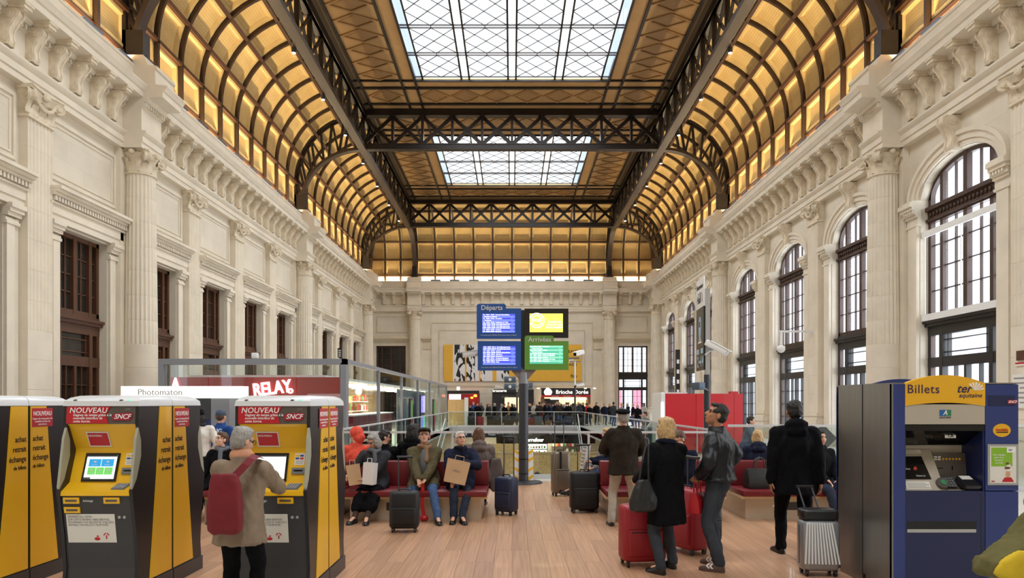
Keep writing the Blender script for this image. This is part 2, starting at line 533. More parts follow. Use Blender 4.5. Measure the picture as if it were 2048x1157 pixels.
m_cons = console(.27, .88, .38, .16, 10.58, XW - .25, 'console', 'stone_carved')
def mutule():
    b = MB()
    b.box(XW - .91, XW - .46, -.17, .17, 11.56, 11.63); b.box(XW - .87, XW - .46, -.14, .14, 11.47, 11.56)
    b.box(XW - .83, XW - .5, -.09, .09, 11.43, 11.47)
    return b.mesh('mutule', 'stone_carved')
m_mut = mutule()
# entablature profile (x measured inwards from the wall)
ENT = [(-.1, 10.0), (.25, 10.0), (.25, 10.18), (.29, 10.18), (.29, 10.36), (.33, 10.39), (.38, 10.45), (.40, 10.48), (.40, 10.53), (.25, 10.56), (.25, 11.28),
       (.31, 11.30), (.31, 11.45), (.40, 11.47), (.46, 11.52), (.46, 11.60), (.92, 11.62), (.94, 11.78), (.99, 11.81), (1.03, 11.88), (1.08, 11.94),
       (1.08, 11.98), (.64, 12.02), (.60, 12.08), (.60, 12.58), (.63, 12.60), (.63, 12.69), (.45, 12.70), (.42, 12.5), (-.3, 12.5)]
cor_l = tag(empty('cornice_left', scale=(-1, 1, 1)), kind='structure')
cor_r = tag(empty('cornice_right'), kind='structure')
cor_e = tag(empty('cornice_end', (0, YE - XW, 0), pi / 2), kind='structure')
def ent_fn(p, y): return (XW - p[0], y, p[1])
def entablature(par, ya, yb, m='stone'):
    n = max(1, int(round((yb - ya) / 17.7)))
    MB().sweep(ENT, ent_fn, ya, yb).build('entablature', m, par, smooth=25)
def ressaut(par, y, hw=.62, dx=.62):
    b = MB()
    poly = [(XW - p[0] - dx, p[1]) for p in ENT[:22]] + [(XW - .70 - dx, 12.02), (XW - .68 - dx, 12.5), (XW - .74 - dx, 12.52), (XW - .74 - dx, 12.62), (XW - .45 - dx, 12.66), (XW - .3 - dx, 12.98), (XW - .1, 12.98), (XW - .1, 10.0)]
    b.prism(poly, lambda p, t: (p[0], t, p[1]), y - hw, y + hw)
    for k in range(9):      # dentils on the projecting block
        yy = y - hw + .02 + k * (2 * hw / 9)
        b.box(XW - .39 - dx, XW - .3 - dx, yy, yy + .08, 11.32, 11.44)
    return b.build('entablature_block', 'stone', par, smooth=25)
def dentils(par, ya, yb):
    b = MB(); y = ya
    while y < yb:
        b.box(XW - .39, XW - .30, y, y + .085, 11.32, 11.44); y += .148
    return tag(b.build('dentil_band', 'stone', par), kind='stuff')

wbig = MB().box(XW, XW + .3, -13, T[1], 0, 13.3)
for par in (wall_l, wall_r):
    wbig.build('bay', 'stone_side', par)
    MB().box(XW, XW + .3, T[4], YE + .4, 0, 13).build('bay', 'stone_side', par)
for k in range(1, 4):
    for j in range(4):
        yc = T[k] + BL * (j + .5)
        inst('bay', m_bay_l, wall_l, (0, yc, 0))
        inst('door_surround', m_sur_l, wall_l, (0, yc, 0)); inst('attic_panel', m_pan_l, wall_l, (0, yc, 0))
        if yc > 13: tag(inst('dentil_band', m_den_l, wall_l, (0, yc, 0)), kind='stuff')
    for j in range(3):
        yc = T[k] + BR * (j + .5)
        inst('bay', m_bay_r, wall_r, (0, yc, 0)); inst('arch_surround', m_sur_r, wall_r, (0, yc, 0)); inst('keystone', m_key, wall_r, (0, yc, 0))
for par in (cor_l, cor_r):
    entablature(par, -13, YE)
    dentils(par, 14, YE)
    for k in (1, 2, 3, 4): ressaut(par, T[k])
    n = 0
    y = T[1] + .885 / 2
    while y < YE - .4:
        near = min(abs(y - t) for t in T)
        if y > 12 and near > .62:
            inst('console', m_cons, par, (0, y, 0)); inst('mutule', m_mut, par, (0, y, 0))
        y += .885
# end wall: openings at +-10.95, flat field between the columns
def end_fn(p, y): return (p[0], y, p[1])
b = MB()
for s in (-1, 1):
    b.add([(XW, s * 12.9, 0), (XW, s * 12.35, 0), (XW, s * 12.35, ZT), (XW, s * 12.9, ZT)], [(0, 1, 2, 3)])
    b.add([(XW, s * 9.65, 0), (XW, 0, 0), (XW, 0, ZT), (XW, s * 9.65, ZT)], [(0, 1, 2, 3)])
    b.add([(XW, s * 12.35, 6.9), (XW, s * 9.65, 6.9), (XW, s * 9.65, ZT), (XW, s * 12.35, ZT)], [(0, 1, 2, 3)])
    for yy in (9.65, 12.35):
        b.add([(XW, s * yy, 0), (XW + .4, s * yy, 0), (XW + .4, s * yy, 6.9), (XW, s * yy, 6.9)], [(0, 1, 2, 3)])
    b.add([(XW, s * 9.65, 6.9), (XW + .4, s * 9.65, 6.9), (XW + .4, s * 12.35, 6.9), (XW, s * 12.35, 6.9)], [(0, 1, 2, 3)])
b.add([(XW, -13, ZT), (XW, 13, ZT), (XW, 13, 13.3), (XW, -13, 13.3)], [(0, 1, 2, 3)])
b.build('bay', 'stone_side', wall_e)
b = MB()
ring_frame(b, -7.35, 7.35, 3.2, 9.05, .10, XW - .06, XW)
ring_frame(b, -6.65, 6.65, 3.3, 8.35, .08, XW - .05, XW)
for s in (-1, 1):
    b.box(XW - .28, XW, s * 7.35, s * 8.3, 7.35, 7.5); b.box(XW - .4, XW, s * 7.3, s * 8.3, 7.5, 7.7); b.box(XW - .12, XW, s * 7.4, s * 8.3, 6.6, 7.35)
    b.box(XW - .28, XW, s * 9.2, s * 12.6, 7.35, 7.5); b.box(XW - .4, XW, s * 9.2, s * 12.6, 7.5, 7.7)
    ring_frame(b, s * 12.3 if s < 0 else 9.4, -9.4 if s < 0 else 12.3, 8.1, 9.6, .08, XW - .05, XW)
    b.box(XW - .3, XW, s * 7.4, s * 8.1, 0, 1.1)
b.build('wall_moulding', 'stone_end', wall_e)
entablature(cor_e, -XW, XW, 'stone')
dentils(cor_e, -12, 12)
for s in (-1, 1): ressaut(cor_e, s * 8.75)
for i in range(-14, 15):
    y = i * .885
    if abs(abs(y) - 8.75) > .62 and abs(y) < 12.0:
        inst('console', m_cons, cor_e, (0, y, 0)); inst('mutule', m_mut, cor_e, (0, y, 0))
# wall closing the hall behind the camera
tag(MB().box(-13.2, 13.2, -13.3, -13, 0, 19.2).build('wall_back', 'stone_end'), kind='structure')

# ---- columns and pilasters
def fluted(n, r, flutes, flat):
    pts = []
    for k in range(flutes):
        a0 = 2 * pi * k / flutes; da = 2 * pi / flutes
        for t, d in ((0, 0), (flat * .9, 0), (flat + .12, .55), (.5 + flat / 2, 1.0), (.88, .55)):
            a = a0 + t * da; q = r * (1 - .055 * d)
            pts.append((q * cos(a), q * sin(a)))
    return pts
def drum_round(r0, r1, h, fl):
    n = 24
    def o(r, z): 
        if fl: return [(x, y, z) for x, y in fluted(0, r, n, .22)]
        return [(r * cos(2 * pi * k / 40), r * sin(2 * pi * k / 40), z) for k in range(40)]
    e = .012
    return MB().loft([o(r0 - e * .7, 0), o(r0, e), o(r1, h - e), o(r1 - e * .7, h)])
def leaf(b, base, out, up, w, h, curl, n=6):
    """one curled acanthus leaf as a thick strip"""
    out = Vector(out); side = Vector((-out.y, out.x, 0)); base = Vector(base)
    rings = []
    for i in range(n + 1):
        t = i / n
        ww = w * (1 - .55 * t ** 2) * (1 + .18 * sin(t * 9)); off = curl * (t ** 3) * 1.2; zz = h * (t if t < .8 else .8 + (t - .8) * .2) - (max(0, t - .85) * h * .5)
        c = base + out * (off + .015) + Vector((0, 0, zz))
        th = .03
        rings.append([c - side * ww / 2, c + out * th, c + side * ww / 2, c - out * .02])
    b.loft(rings)
def volute(b, c, out, r, w):
    out = Vector(out).normalized(); side = Vector((-out.y, out.x, 0)); c = Vector(c)
    for e, q in ((0, 1.0),):
        rings = []
        for d, rr in ((-w / 2, r * .82), (-w / 2 - .012, r * .95), (-w / 2 + .03, r), (0, r * .8), (w / 2 - .03, r), (w / 2 + .012, r * .95), (w / 2, r * .82)):
            rings.append([c + side * d + (out * cos(2 * pi * k / 14) + Vector((0, 0, 1)) * sin(2 * pi * k / 14)) * rr for k in range(14)])
        b.loft(rings)
        for d in (-w / 2, w / 2):
            sgn = 1 if d > 0 else -1
            rings = [[c + side * (d + sgn * ee) + (out * cos(2 * pi * k / 10) + Vector((0, 0, 1)) * sin(2 * pi * k / 10)) * rr for k in range(10)] for rr, ee in ((r * .45, -.01), (r * .42, .03), (r * .2, .045))]
            b.loft(rings)
def capital_round(r, z0, z1):
    b = MB(); h = z1 - z0
    b.lathe([(r * 1.0, z0), (r * 1.1, z0 + .02), (r * 1.1, z0 + .07), (r * .98, z0 + .09), (r * .98, z0 + h * .6), (r * 1.12, z0 + h * .8), (r * 1.2, z0 + h * .86)], 28)
    for k in range(8):
        a = 2 * pi * k / 8
        leaf(b, (r * .97 * cos(a), r * .97 * sin(a), z0 + .08), (cos(a), sin(a), 0), None, r * .62, h * .42, .13)
        a += pi / 8
        leaf(b, (r * .97 * cos(a), r * .97 * sin(a), z0 + .1), (cos(a), sin(a), 0), None, r * .55, h * .62, .16)
    for k in range(4):
        a = pi / 4 + k * pi / 2
        volute(b, (r * 1.42 * cos(a), r * 1.42 * sin(a), z1 - h * .30), (cos(a), sin(a), 0), h * .19, .2)
        a2 = k * pi / 2
        b.ell((r * 1.16 * cos(a2), r * 1.16 * sin(a2), z1 - h * .12), (.1, .1, .09), 8, 6)
    pts = []
    R = r * 1.62
    for k in range(4):
        a = pi / 4 + k * pi / 2
        p = Vector((R * cos(a), R * sin(a))); q = Vector((R * cos(a + pi / 2), R * sin(a + pi / 2)))
        t = (q - p).normalized(); nrm = Vector((t.y, -t.x))
        pts.append(p + t * .07)
        for f in (.25, .5, .75):
            pts.append(p.lerp(q, f) - nrm * (.2 * r * sin(pi * f)))
        pts.append(q - t * .07)
    for za, zb, sc_ in ((z1 - h * .13, z1 - h * .06, .95), (z1 - h * .06, z1, 1.0)):
        b.prism([p * sc_ for p in pts], lambda p, t: (p[0], p[1], t), za, zb)
    return b.mesh('capital', 'stone_carved', 35)
def capital_flat(w, z0, z1):
    """pilaster capital in wall frame: +x outwards, face at XW-.25"""
    b = MB(); h = z1 - z0; xf_ = XW - .25; hw = w / 2
    b.box(xf_ - .05, XW, -hw - .04, hw + .04, z0, z0 + .07)
    b.loft([[(xf_ - o, -hw - o * .6, z), (xf_ - o, hw + o * .6, z), (XW, hw + o * .6, z), (XW, -hw - o * .6, z)] for z, o in ((z0 + .07, .0), (z0 + h * .55, .02), (z0 + h * .8, .12), (z0 + h * .87, .16))])
    for y in (-hw * .62, 0, hw * .62):
        leaf(b, (xf_, y, z0 + .08), (-1, 0, 0), None, w * .3, h * .42, .12)
    for y in (-hw * .95, -hw * .32, hw * .32, hw * .95):
        leaf(b, (xf_ + .01, y, z0 + .1), (-1, 0, 0), None, w * .24, h * .6, .13)
    for s in (-1, 1):
        volute(b, (xf_ - .13, s * (hw + .06), z1 - h * .30), (-.7, s * .7, 0), h * .19, .17)
        path = [(xf_ - .12, s * (hw * .75), z1 - h * .34), (xf_ - .14, s * hw * .5, z1 - h * .5), (xf_ - .15, s * hw * .2, z1 - h * .58), (xf_ - .15, 0, z1 - h * .6)]
        b.tube(path, .05, 6)
    b.ell((xf_ - .16, 0, z1 - h * .16), (.09, .12, .11), 8, 6)
    for za, zb, o in ((z1 - h * .13, z1 - h * .06, .15), (z1 - h * .06, z1, .19)):
        b.prism([(xf_ - o - .06, -hw - .14), (xf_ - o + .05, 0), (xf_ - o - .06, hw + .14), (XW, hw + .14), (XW, -hw - .14)], lambda p, t: (p[0], p[1], t), za, zb)
    return b.mesh('capital', 'stone_carved', 35)
RC0, RC1 = .53, .455
def rc(z): return RC0 + (RC1 - RC0) * max(0, (z - 1.3) / (9.2 - 1.3)) ** 1.5
zs = [1.34, 2.1, 2.9, 3.67, 4.45, 5.25, 6.05, 6.85, 7.65, 8.45, 9.2]
m_drums = [drum_round(rc(a), rc(c), c - a, a > 3.6).mesh('drum', 'stone', 30) for a, c in zip(zs[:-1], zs[1:])]
m_cap = capital_round(RC1, 9.2, 10.0)
b = MB(); b.box(-.82, .82, -.82, .82, 0, .25); b.box(-.76, .76, -.76, .76, .25, .85); b.box(-.80, .80, -.80, .80, .85, .95)
b.lathe([(.75, .95), (.78, 1.0), (.75, 1.08), (.64, 1.12), (.60, 1.18), (.66, 1.22), (.67, 1.27), (.62, 1.31), (.56, 1.34)], 36)
m_cbase = b.mesh('base', 'stone', 30)
def column(loc, name='column', rot=0, label=None):
    c = tag(empty(name, loc, rot), label, None, None, 'structure')
    inst('base', m_cbase, c)
    for me, z in zip(m_drums, zs): inst('drum', me, c, (0, 0, z))
    inst('capital', m_cap, c)
for k in range(1, 5):
    for s in (-1, 1):
        column((s * 12.3, T[k], 0), 'column', 0)
for s in (-1, 1): column((s * 8.75, 61.5, 0), 'column')
# pilaster pieces in wall frame
PWD = .96
def pil_block(z0, z1, fl):
    xf_ = XW - .25; hw = PWD / 2; e = .01
    pts = [(XW, -hw)]
    if fl:
        n = 7; pts.append((xf_, -hw))
        for k in range(n):
            c = -hw + PWD * (k + .5) / n; q = PWD / n * .36
            pts += [(xf_, c - q), (xf_ + .030, c - q * .5), (xf_ + .036, c), (xf_ + .030, c + q * .5), (xf_, c + q)]
        pts.append((xf_, hw))
    else:
        pts += [(xf_, -hw), (xf_, hw)]
    pts.append((XW, hw))
    def sh(p, k): return (p[0] + (k if p[0] < XW - .01 else 0), p[1] * (1 - k * .8), 0)
    rings = []
    for z, k in ((z0, e), (z0 + e, 0), (z1 - e, 0), (z1, e)):
        rings.append([(sh(p, k)[0], sh(p, k)[1], z) for p in pts])
    return MB().loft(rings).mesh('shaft_block', 'stone')
m_pblocks = [pil_block(a, c, a > 3.6) for a, c in zip(zs[:-1], zs[1:])]
m_pcap = capital_flat(PWD, 9.2, 10.0)
b = MB()
for z0, z1, o in ((0, .25, .16), (.25, .85, .12), (.85, .95, .15), (.95, 1.1, .13), (1.1, 1.2, .05), (1.2, 1.34, .08)):
    b.box(XW - .25 - o, XW, -PWD / 2 - o, PWD / 2 + o, z0, z1)
m_pbase = b.mesh('base', 'stone')
def pilaster(par_xf, y):
    c = tag(empty('pilaster_column', par_xf[0], par_xf[1], par_xf[2]), None, None, None, 'structure')
    inst('base', m_pbase, c, (0, y, 0))
    for me in m_pblocks: inst('shaft_block', me, c, (0, y, 0))
    inst('capital', m_pcap, c, (0, y, 0))
for k in range(1, 4):
    for j in (1, 2, 3):
        y = T[k] + BL * j
        if y > 12: pilaster(((0, 0, 0), 0, (-1, 1, 1)), y)
    for j in (1, 2):
        y = T[k] + BR * j
        if y > 12: pilaster(((0, 0, 0), 0, None), y)
# half pilasters backing the round columns
b = MB()
for k in range(1, 5): b.box(XW - .2, XW, T[k] - .62, T[k] + .62, 0, 10)
for par in (wall_l, wall_r): b.build('column_backing', 'stone', par)
b = MB()
for s in (-1, 1): b.box(XW - .2, XW, s * 8.75 - .62, s * 8.75 + .62, 0, 10)
b.build('column_backing', 'stone', wall_e)

# ---- windows (wall frame: opening centred at y=0, plane x = XW+.34)
WCOUNT = [0]
def window(par_t, yc, ow, spring, rise, wood, glass, detail, dark):
    """par_t: (loc, rotz, scale) of the wall frame"""
    WCOUNT[0] += 1
    w = tag(empty('window_%d' % WCOUNT[0], par_t[0], par_t[1], par_t[2]), kind='structure')
    xa, xb = XW + .28, XW + .40
    o = ow / 2
    def head(y): return spring + (rise * sqrt(max(0, 1 - (y / o) ** 2)) if rise else 0)
    f = MB()
    def bar(y0, y1, z0, z1, d=0, mi=0): f.box(xa - d, xb, yc + y0, yc + y1, z0, z1, mi)
    mull = [-o, -o * .62, 0, o * .62, o]     # lights: 1, 2, 2, 1 columns
    zt1, zt0 = (7.35, 7.85) if rise else (None, None)
    zlow = 4.5
    # outer frame and mullions
    bar(-o, -o + .13, 0, head(-o + .13), .03); bar(o - .13, o, 0, head(o - .13), .03)
    for y in mull[1:-1]:
        hw = .085 if y == 0 else .07
        bar(y - hw, y + hw, 3.9, head(y), .04)
    if rise:
        N = 20
        for i in range(N):
            t0, t1 = pi * i / N, pi * (i + 1) / N
            pts = [(o * cos(t0), spring + rise * sin(t0)), ((o - .12) * cos(t0), spring + (rise - .12) * sin(t0)), ((o - .12) * cos(t1), spring + (rise - .12) * sin(t1)), (o * cos(t1), spring + rise * sin(t1))]
            f.add([(xa - .03, yc + a, z) for a, z in pts] + [(xb, yc + a, z) for a, z in pts], [(0, 1, 2, 3), (1, 5, 6, 2)])
        bar(-o, o, zt1, zt0, .05); bar(-o, o, zt1 + .05, zt1 + .13, .12); bar(-o, o, zt0 - .12, zt0, .14)
        n = int(ow / .17)
        for i in range(n):
            y = -o + .1 + (ow - .2) * (i + .5) / n
            f.ell((xa - .06, yc + y, zt1 + .25), (.05, .055, .08), 6, 4)
        ztop = zt1
    else:
        bar(-o, o, spring - .13, spring, .03); ztop = spring - .13
    bar(-o, o, zlow - .1, zlow + .03, .03)
    # lower transom: black panel band, small lights, door
    f2 = MB()
    def bar2(y0, y1, z0, z1, d=0): f2.box(xa - d, xb, yc + y0, yc + y1, z0, z1)
    bar2(-o, o, 4.22, 4.3, .22); bar2(-o, o, 3.84, 4.4, .05); bar2(-o, o, 4.12, 4.22, .15)
    bar2(-o, -o + .1, 0, 3.9, .04); bar2(o - .1, o, 0, 3.9, .04)
    bar2(-o, o, 2.86, 3.16, .05)
    for y in (-o * .62, o * .62): bar2(y - .08, y + .08, 0, 3.9, .06)
    bar2(-.05, .05, 0, 2.9, .04)
    bar2(-o * .62, o * .62, 3.66, 3.69); bar2(-o * .62, o * .62, 3.28, 3.31)
    for y in (-o * .48, o * .48): bar2(y - .015, y + .015, 3.16, 3.84)
    bar2(-o, o, 0, .5, .03)
    for y in (-o * .31, o * .31): bar2(y - .015, y + .015, .5, 2.86)
    for z in (1.1, 1.7, 2.3): bar2(-o, o, z - .012, z + .012)
    fr = f.build('window_frame', wood, w)
    f2.build('door_frame', wood if dark else 'metal_window_black', w)
    # glazing bars and panes
    g = MB(); panes = []
    cols = []
    for i in range(4):
        y0, y1 = mull[i] + (.13 if i == 0 else .08), mull[i + 1] - (.13 if i == 3 else .08)
        if i in (1, 2): m_ = (y0 + y1) / 2; cols += [(y0, m_), (m_, y1)]; g.box(xa + .03, xb - .02, yc + m_ - .018, yc + m_ + .018, zlow, head(m_))
        else: cols.append((y0, y1))
    rows = 4
    zr = [zlow + .03 + (ztop - zlow - .03) * i / rows for i in range(rows + 1)]
    for z in zr[1:-1]: g.box(xa + .03, xb - .02, yc - o + .1, yc + o - .1, z - .016, z + .016)
    g.build('glazing_bar', wood, w)
    xp = xa + .07
    def pane(y0, y1, z0, z1, arched=False):
        nonlocal glass
        if arched:
            n = 4
            top = [(y0 + (y1 - y0) * i / n) for i in range(n + 1)]
            poly = [(y0, z0)] + [(y1, z0)] + [(y, head(y) - .05) for y in reversed(top)]
        else:
            poly = [(y0, z0), (y1, z0), (y1, z1), (y0, z1)]
        MB().prism(poly, lambda p, t: (t, yc + p[0], p[1]), xp, xp + .012).build('pane', glass, w)
    if detail:
        for y0, y1 in cols:
            for z0, z1 in zip(zr[:-1], zr[1:]): pane(y0, y1, z0, z1)
            if rise: pane(y0, y1, zt0, 0, True)
        for y0, y1 in ((-o + .1, -o * .62), (-o * .62, o * .62), (o * .62, o - .1)):
            pane(y0, y1, 3.16, 3.84)
        for y0, y1 in ((-o + .1, -o * .62), (-o * .62, 0), (0, o * .62), (o * .62, o - .1)): pane(y0, y1, .5, 2.86)
    else:
        for y0, y1 in ((mull[0] + .1, mull[1]), (mull[1], 0), (0, mull[3]), (mull[3], mull[4] - .1)):
            pane(y0, y1, zlow, ztop)
            if rise: pane(y0, y1, zt0, 0, True)
        pane(-o + .1, o - .1, 3.16, 3.84)
        if par_t[1] and not dark:
            glass = 'pane_pink'; pane(-o * .62, 0, .5, 2.86); pane(.7 * o, o - .1, .5, 2.86); glass = 'pane_clear'; pane(-o + .1, -o * .62, .5, 2.86); pane(0, .7 * o, .5, 2.86)
        else: pane(-o + .1, o - .1, .5, 2.86)
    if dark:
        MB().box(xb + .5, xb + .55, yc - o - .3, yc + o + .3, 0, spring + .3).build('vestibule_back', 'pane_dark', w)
    return w
for k in range(1, 4):
    for j in range(3):
        yc = T[k] + BR * (j + .5)
        if yc > 12: window(((0, 0, 0), 0, None), yc, OR, 8.1, .95, 'wood_window_dark', 'pane_clear', yc < 33, False)
    for j in range(4):
        yc = T[k] + BL * (j + .5)
        if yc > 14: window(((0, 0, 0), 0, (-1, 1, 1)), yc, OL, 6.75, 0, 'wood_window', 'pane_dark', yc < 24, True)
for s in (-1, 1):
    window(((0, YE - XW, 0), pi / 2, None), s * 11.0, 2.7, 6.9, 0, 'wood_window_dark', 'pane_clear' if s < 0 else 'pane_dark', False, s > 0)

# ---- vaults
NB = 10
AW = 22.5
def arc(r, t): return (CX + r * cos(t), CZ + r * sin(t))
def arc_panel(w):
    """coffer for one row of the curve, centred on angle 0 about the vault axis: boarded field plus raised frame"""
    fld, frm = MB(), MB()
    a = radians(AW / 2) - .022; hw = w / 2 - .09; n = 4
    def strip(b, r, y0, y1, a0, a1, r2=None):
        r2 = r if r2 is None else r2
        for i in range(n):
            t0, t1 = a0 + (a1 - a0) * i / n, a0 + (a1 - a0) * (i + 1) / n
            b.add([(r * cos(t0), y0, r * sin(t0)), (r2 * cos(t0), y1, r2 * sin(t0)), (r2 * cos(t1), y1, r2 * sin(t1)), (r * cos(t1), y0, r * sin(t1))], [(0, 1, 2, 3)])
    R0, R1 = CR - .02, CR - .15; fw = .11; da = fw / CR
    strip(fld, R0, -hw, hw, -a, a)
    for s in (-1, 1):
        strip(frm, R1, s * (hw - fw), s * hw, -a, a); strip(frm, R0, s * (hw - fw - .06), s * (hw - fw), -a + da, a - da, R1); strip(frm, R0, s * hw, s * hw, -a, a, R1)
        t = s * a; ti = s * (a - da); tj = s * (a - da - .06 / CR)
        for r0, ta, r1, tb in ((R1, t, R1, ti), (R1, ti, R0, tj), (R0, t, R1, t)):
            frm.add([(r0 * cos(ta), -hw, r0 * sin(ta)), (r0 * cos(ta), hw, r0 * sin(ta)), (r1 * cos(tb), hw, r1 * sin(tb)), (r1 * cos(tb), -hw, r1 * sin(tb))], [(0, 1, 2, 3)])
    return fld.mesh('board_panel', 'boards_vault', 30), frm.mesh('panel_frame', 'frame_vault', 30)
def flat_panel(w, h):
    fld, frm = MB(), MB(); hw = w / 2 - .09; hh = h / 2 - .08; fw = .11
    fld.add([(-.02, -hw, -hh), (-.02, hw, -hh), (-.02, hw, hh), (-.02, -hw, hh)], [(0, 1, 2, 3)])
    for s in (-1, 1):
        frm.prism([(-.02, s * hw), (-.15, s * hw), (-.15, s * (hw - fw)), (-.02, s * (hw - fw - .06))], lambda p, t: (p[0], p[1], t), -hh, hh)
        frm.prism([(-.02, s * hh), (-.15, s * hh), (-.15, s * (hh - fw)), (-.02, s * (hh - fw - .06))], lambda p, t: (p[0], t, p[1]), -hw, hw)
    return fld.mesh('board_panel', 'boards_vault'), frm.mesh('panel_frame', 'frame_vault')
CW = 17.7 / NB
def rib_mesh(w, dep, name, m, from_z=12.5, a1=pi / 2):
    b = MB(); pts = [(CX + CR, from_z)] + [arc(CR, a1 * i / 16) for i in range(17)]
    pin = [(CX + CR - dep, from_z)] + [arc(CR - dep, a1 * i / 16) for i in range(17)]
    for (p0, p1, q0, q1) in zip(pts[:-1], pts[1:], pin[:-1], pin[1:]):
        b.add([(p0[0], -w / 2, p0[1]), (p1[0], -w / 2, p1[1]), (q1[0], -w / 2, q1[1]), (q0[0], -w / 2, q0[1]),
               (p0[0], w / 2, p0[1]), (p1[0], w / 2, p1[1]), (q1[0], w / 2, q1[1]), (q0[0], w / 2, q0[1])], [(0, 1, 2, 3), (7, 6, 5, 4), (3, 2, 6, 7)])
    return b.mesh(name, m, 40)
m_rib = rib_mesh(.13, .30, 'rib', 'iron_rib')
m_ap = arc_panel(CW); m_fp = flat_panel(CW, 1.36)
van_l = tag(empty('vault_ceiling_left', scale=(-1, 1, 1)), kind='structure')
van_r = tag(empty('vault_ceiling_right'), kind='structure')
OE = YE + .1 - CR - CX
van_e = tag(empty('vault_ceiling_end', (0, OE, 0), pi / 2), kind='structure')
def coffers(par, ys, w=CW):
    for y in ys:
        for me, nm in zip(m_fp, ('board_panel', 'panel_frame')): inst(nm, me, par, (CX + CR, y, 14.02))
        for r in range(4):
            th = radians(AW * (r + .5))
            for me, nm in zip(m_ap, ('board_panel', 'panel_frame')): inst(nm, me, par, (CX, y, CZ), (0, -th, 0))
def vshell(par, y0, y1):
    b = MB(); pts = [(CX + CR + .02, 12.4)] + [arc(CR + .02, pi / 2 * i / 16) for i in range(17)] + [(CX - .3, ZC)]
    b.sweep(pts, lambda p, y: (p[0], y, p[1]), y0, y1)
    b.build('vault_shell', 'boards_back', par, smooth=40)
    MB().box(CX + CR - .03, CX + CR, y0, y1, 12.5, 13.2).build('skirting_boards', 'boards_vault', par)
def purlins(par, y0, y1):
    for i in range(6):
        b = MB()
        if i == 0: b.box(CX + CR - .2, CX + CR, y0, y1, 13.2, 13.34)
        else:
            th = radians(AW * (i - 1)); u = Vector((cos(th), 0, sin(th))); v = Vector((-sin(th), 0, cos(th)))
            c = Vector((CX, 0, CZ))
            q = [c + u * (CR - d) + v * e for d, e in ((0, -.07), (.30, -.07), (.30, .07), (0, .07))]
            b.prism([(p.x, p.z) for p in q], lambda p, t: (p[0], t, p[1]), y0, y1)
        b.build('purlin', 'iron_purlin', par)
for par in (van_l, van_r):
    ys = [T[k] + CW * (j + .5) for k in (1, 2, 3) for j in range(NB) if T[k] + CW * j > 15.5]
    coffers(par, ys)
    for k in (1, 2, 3):
        for j in range(NB + 1):
            if T[k] + CW * j > 15: inst('rib', m_rib, par, (0, T[k] + CW * j, 0))
    vshell(par, -13, YE + .2); purlins(par, 14, T[4])
# end vault: local y -> -X
NE = 10; EW = 2 * CX / NE
coffers(van_e, [-CX + EW * (j + .5) for j in range(NE)])
for j in range(NE + 1): inst('rib', m_rib, van_e, (0, -CX + EW * j, 0))
vshell(van_e, -13, 13); purlins(van_e, -CX, CX)
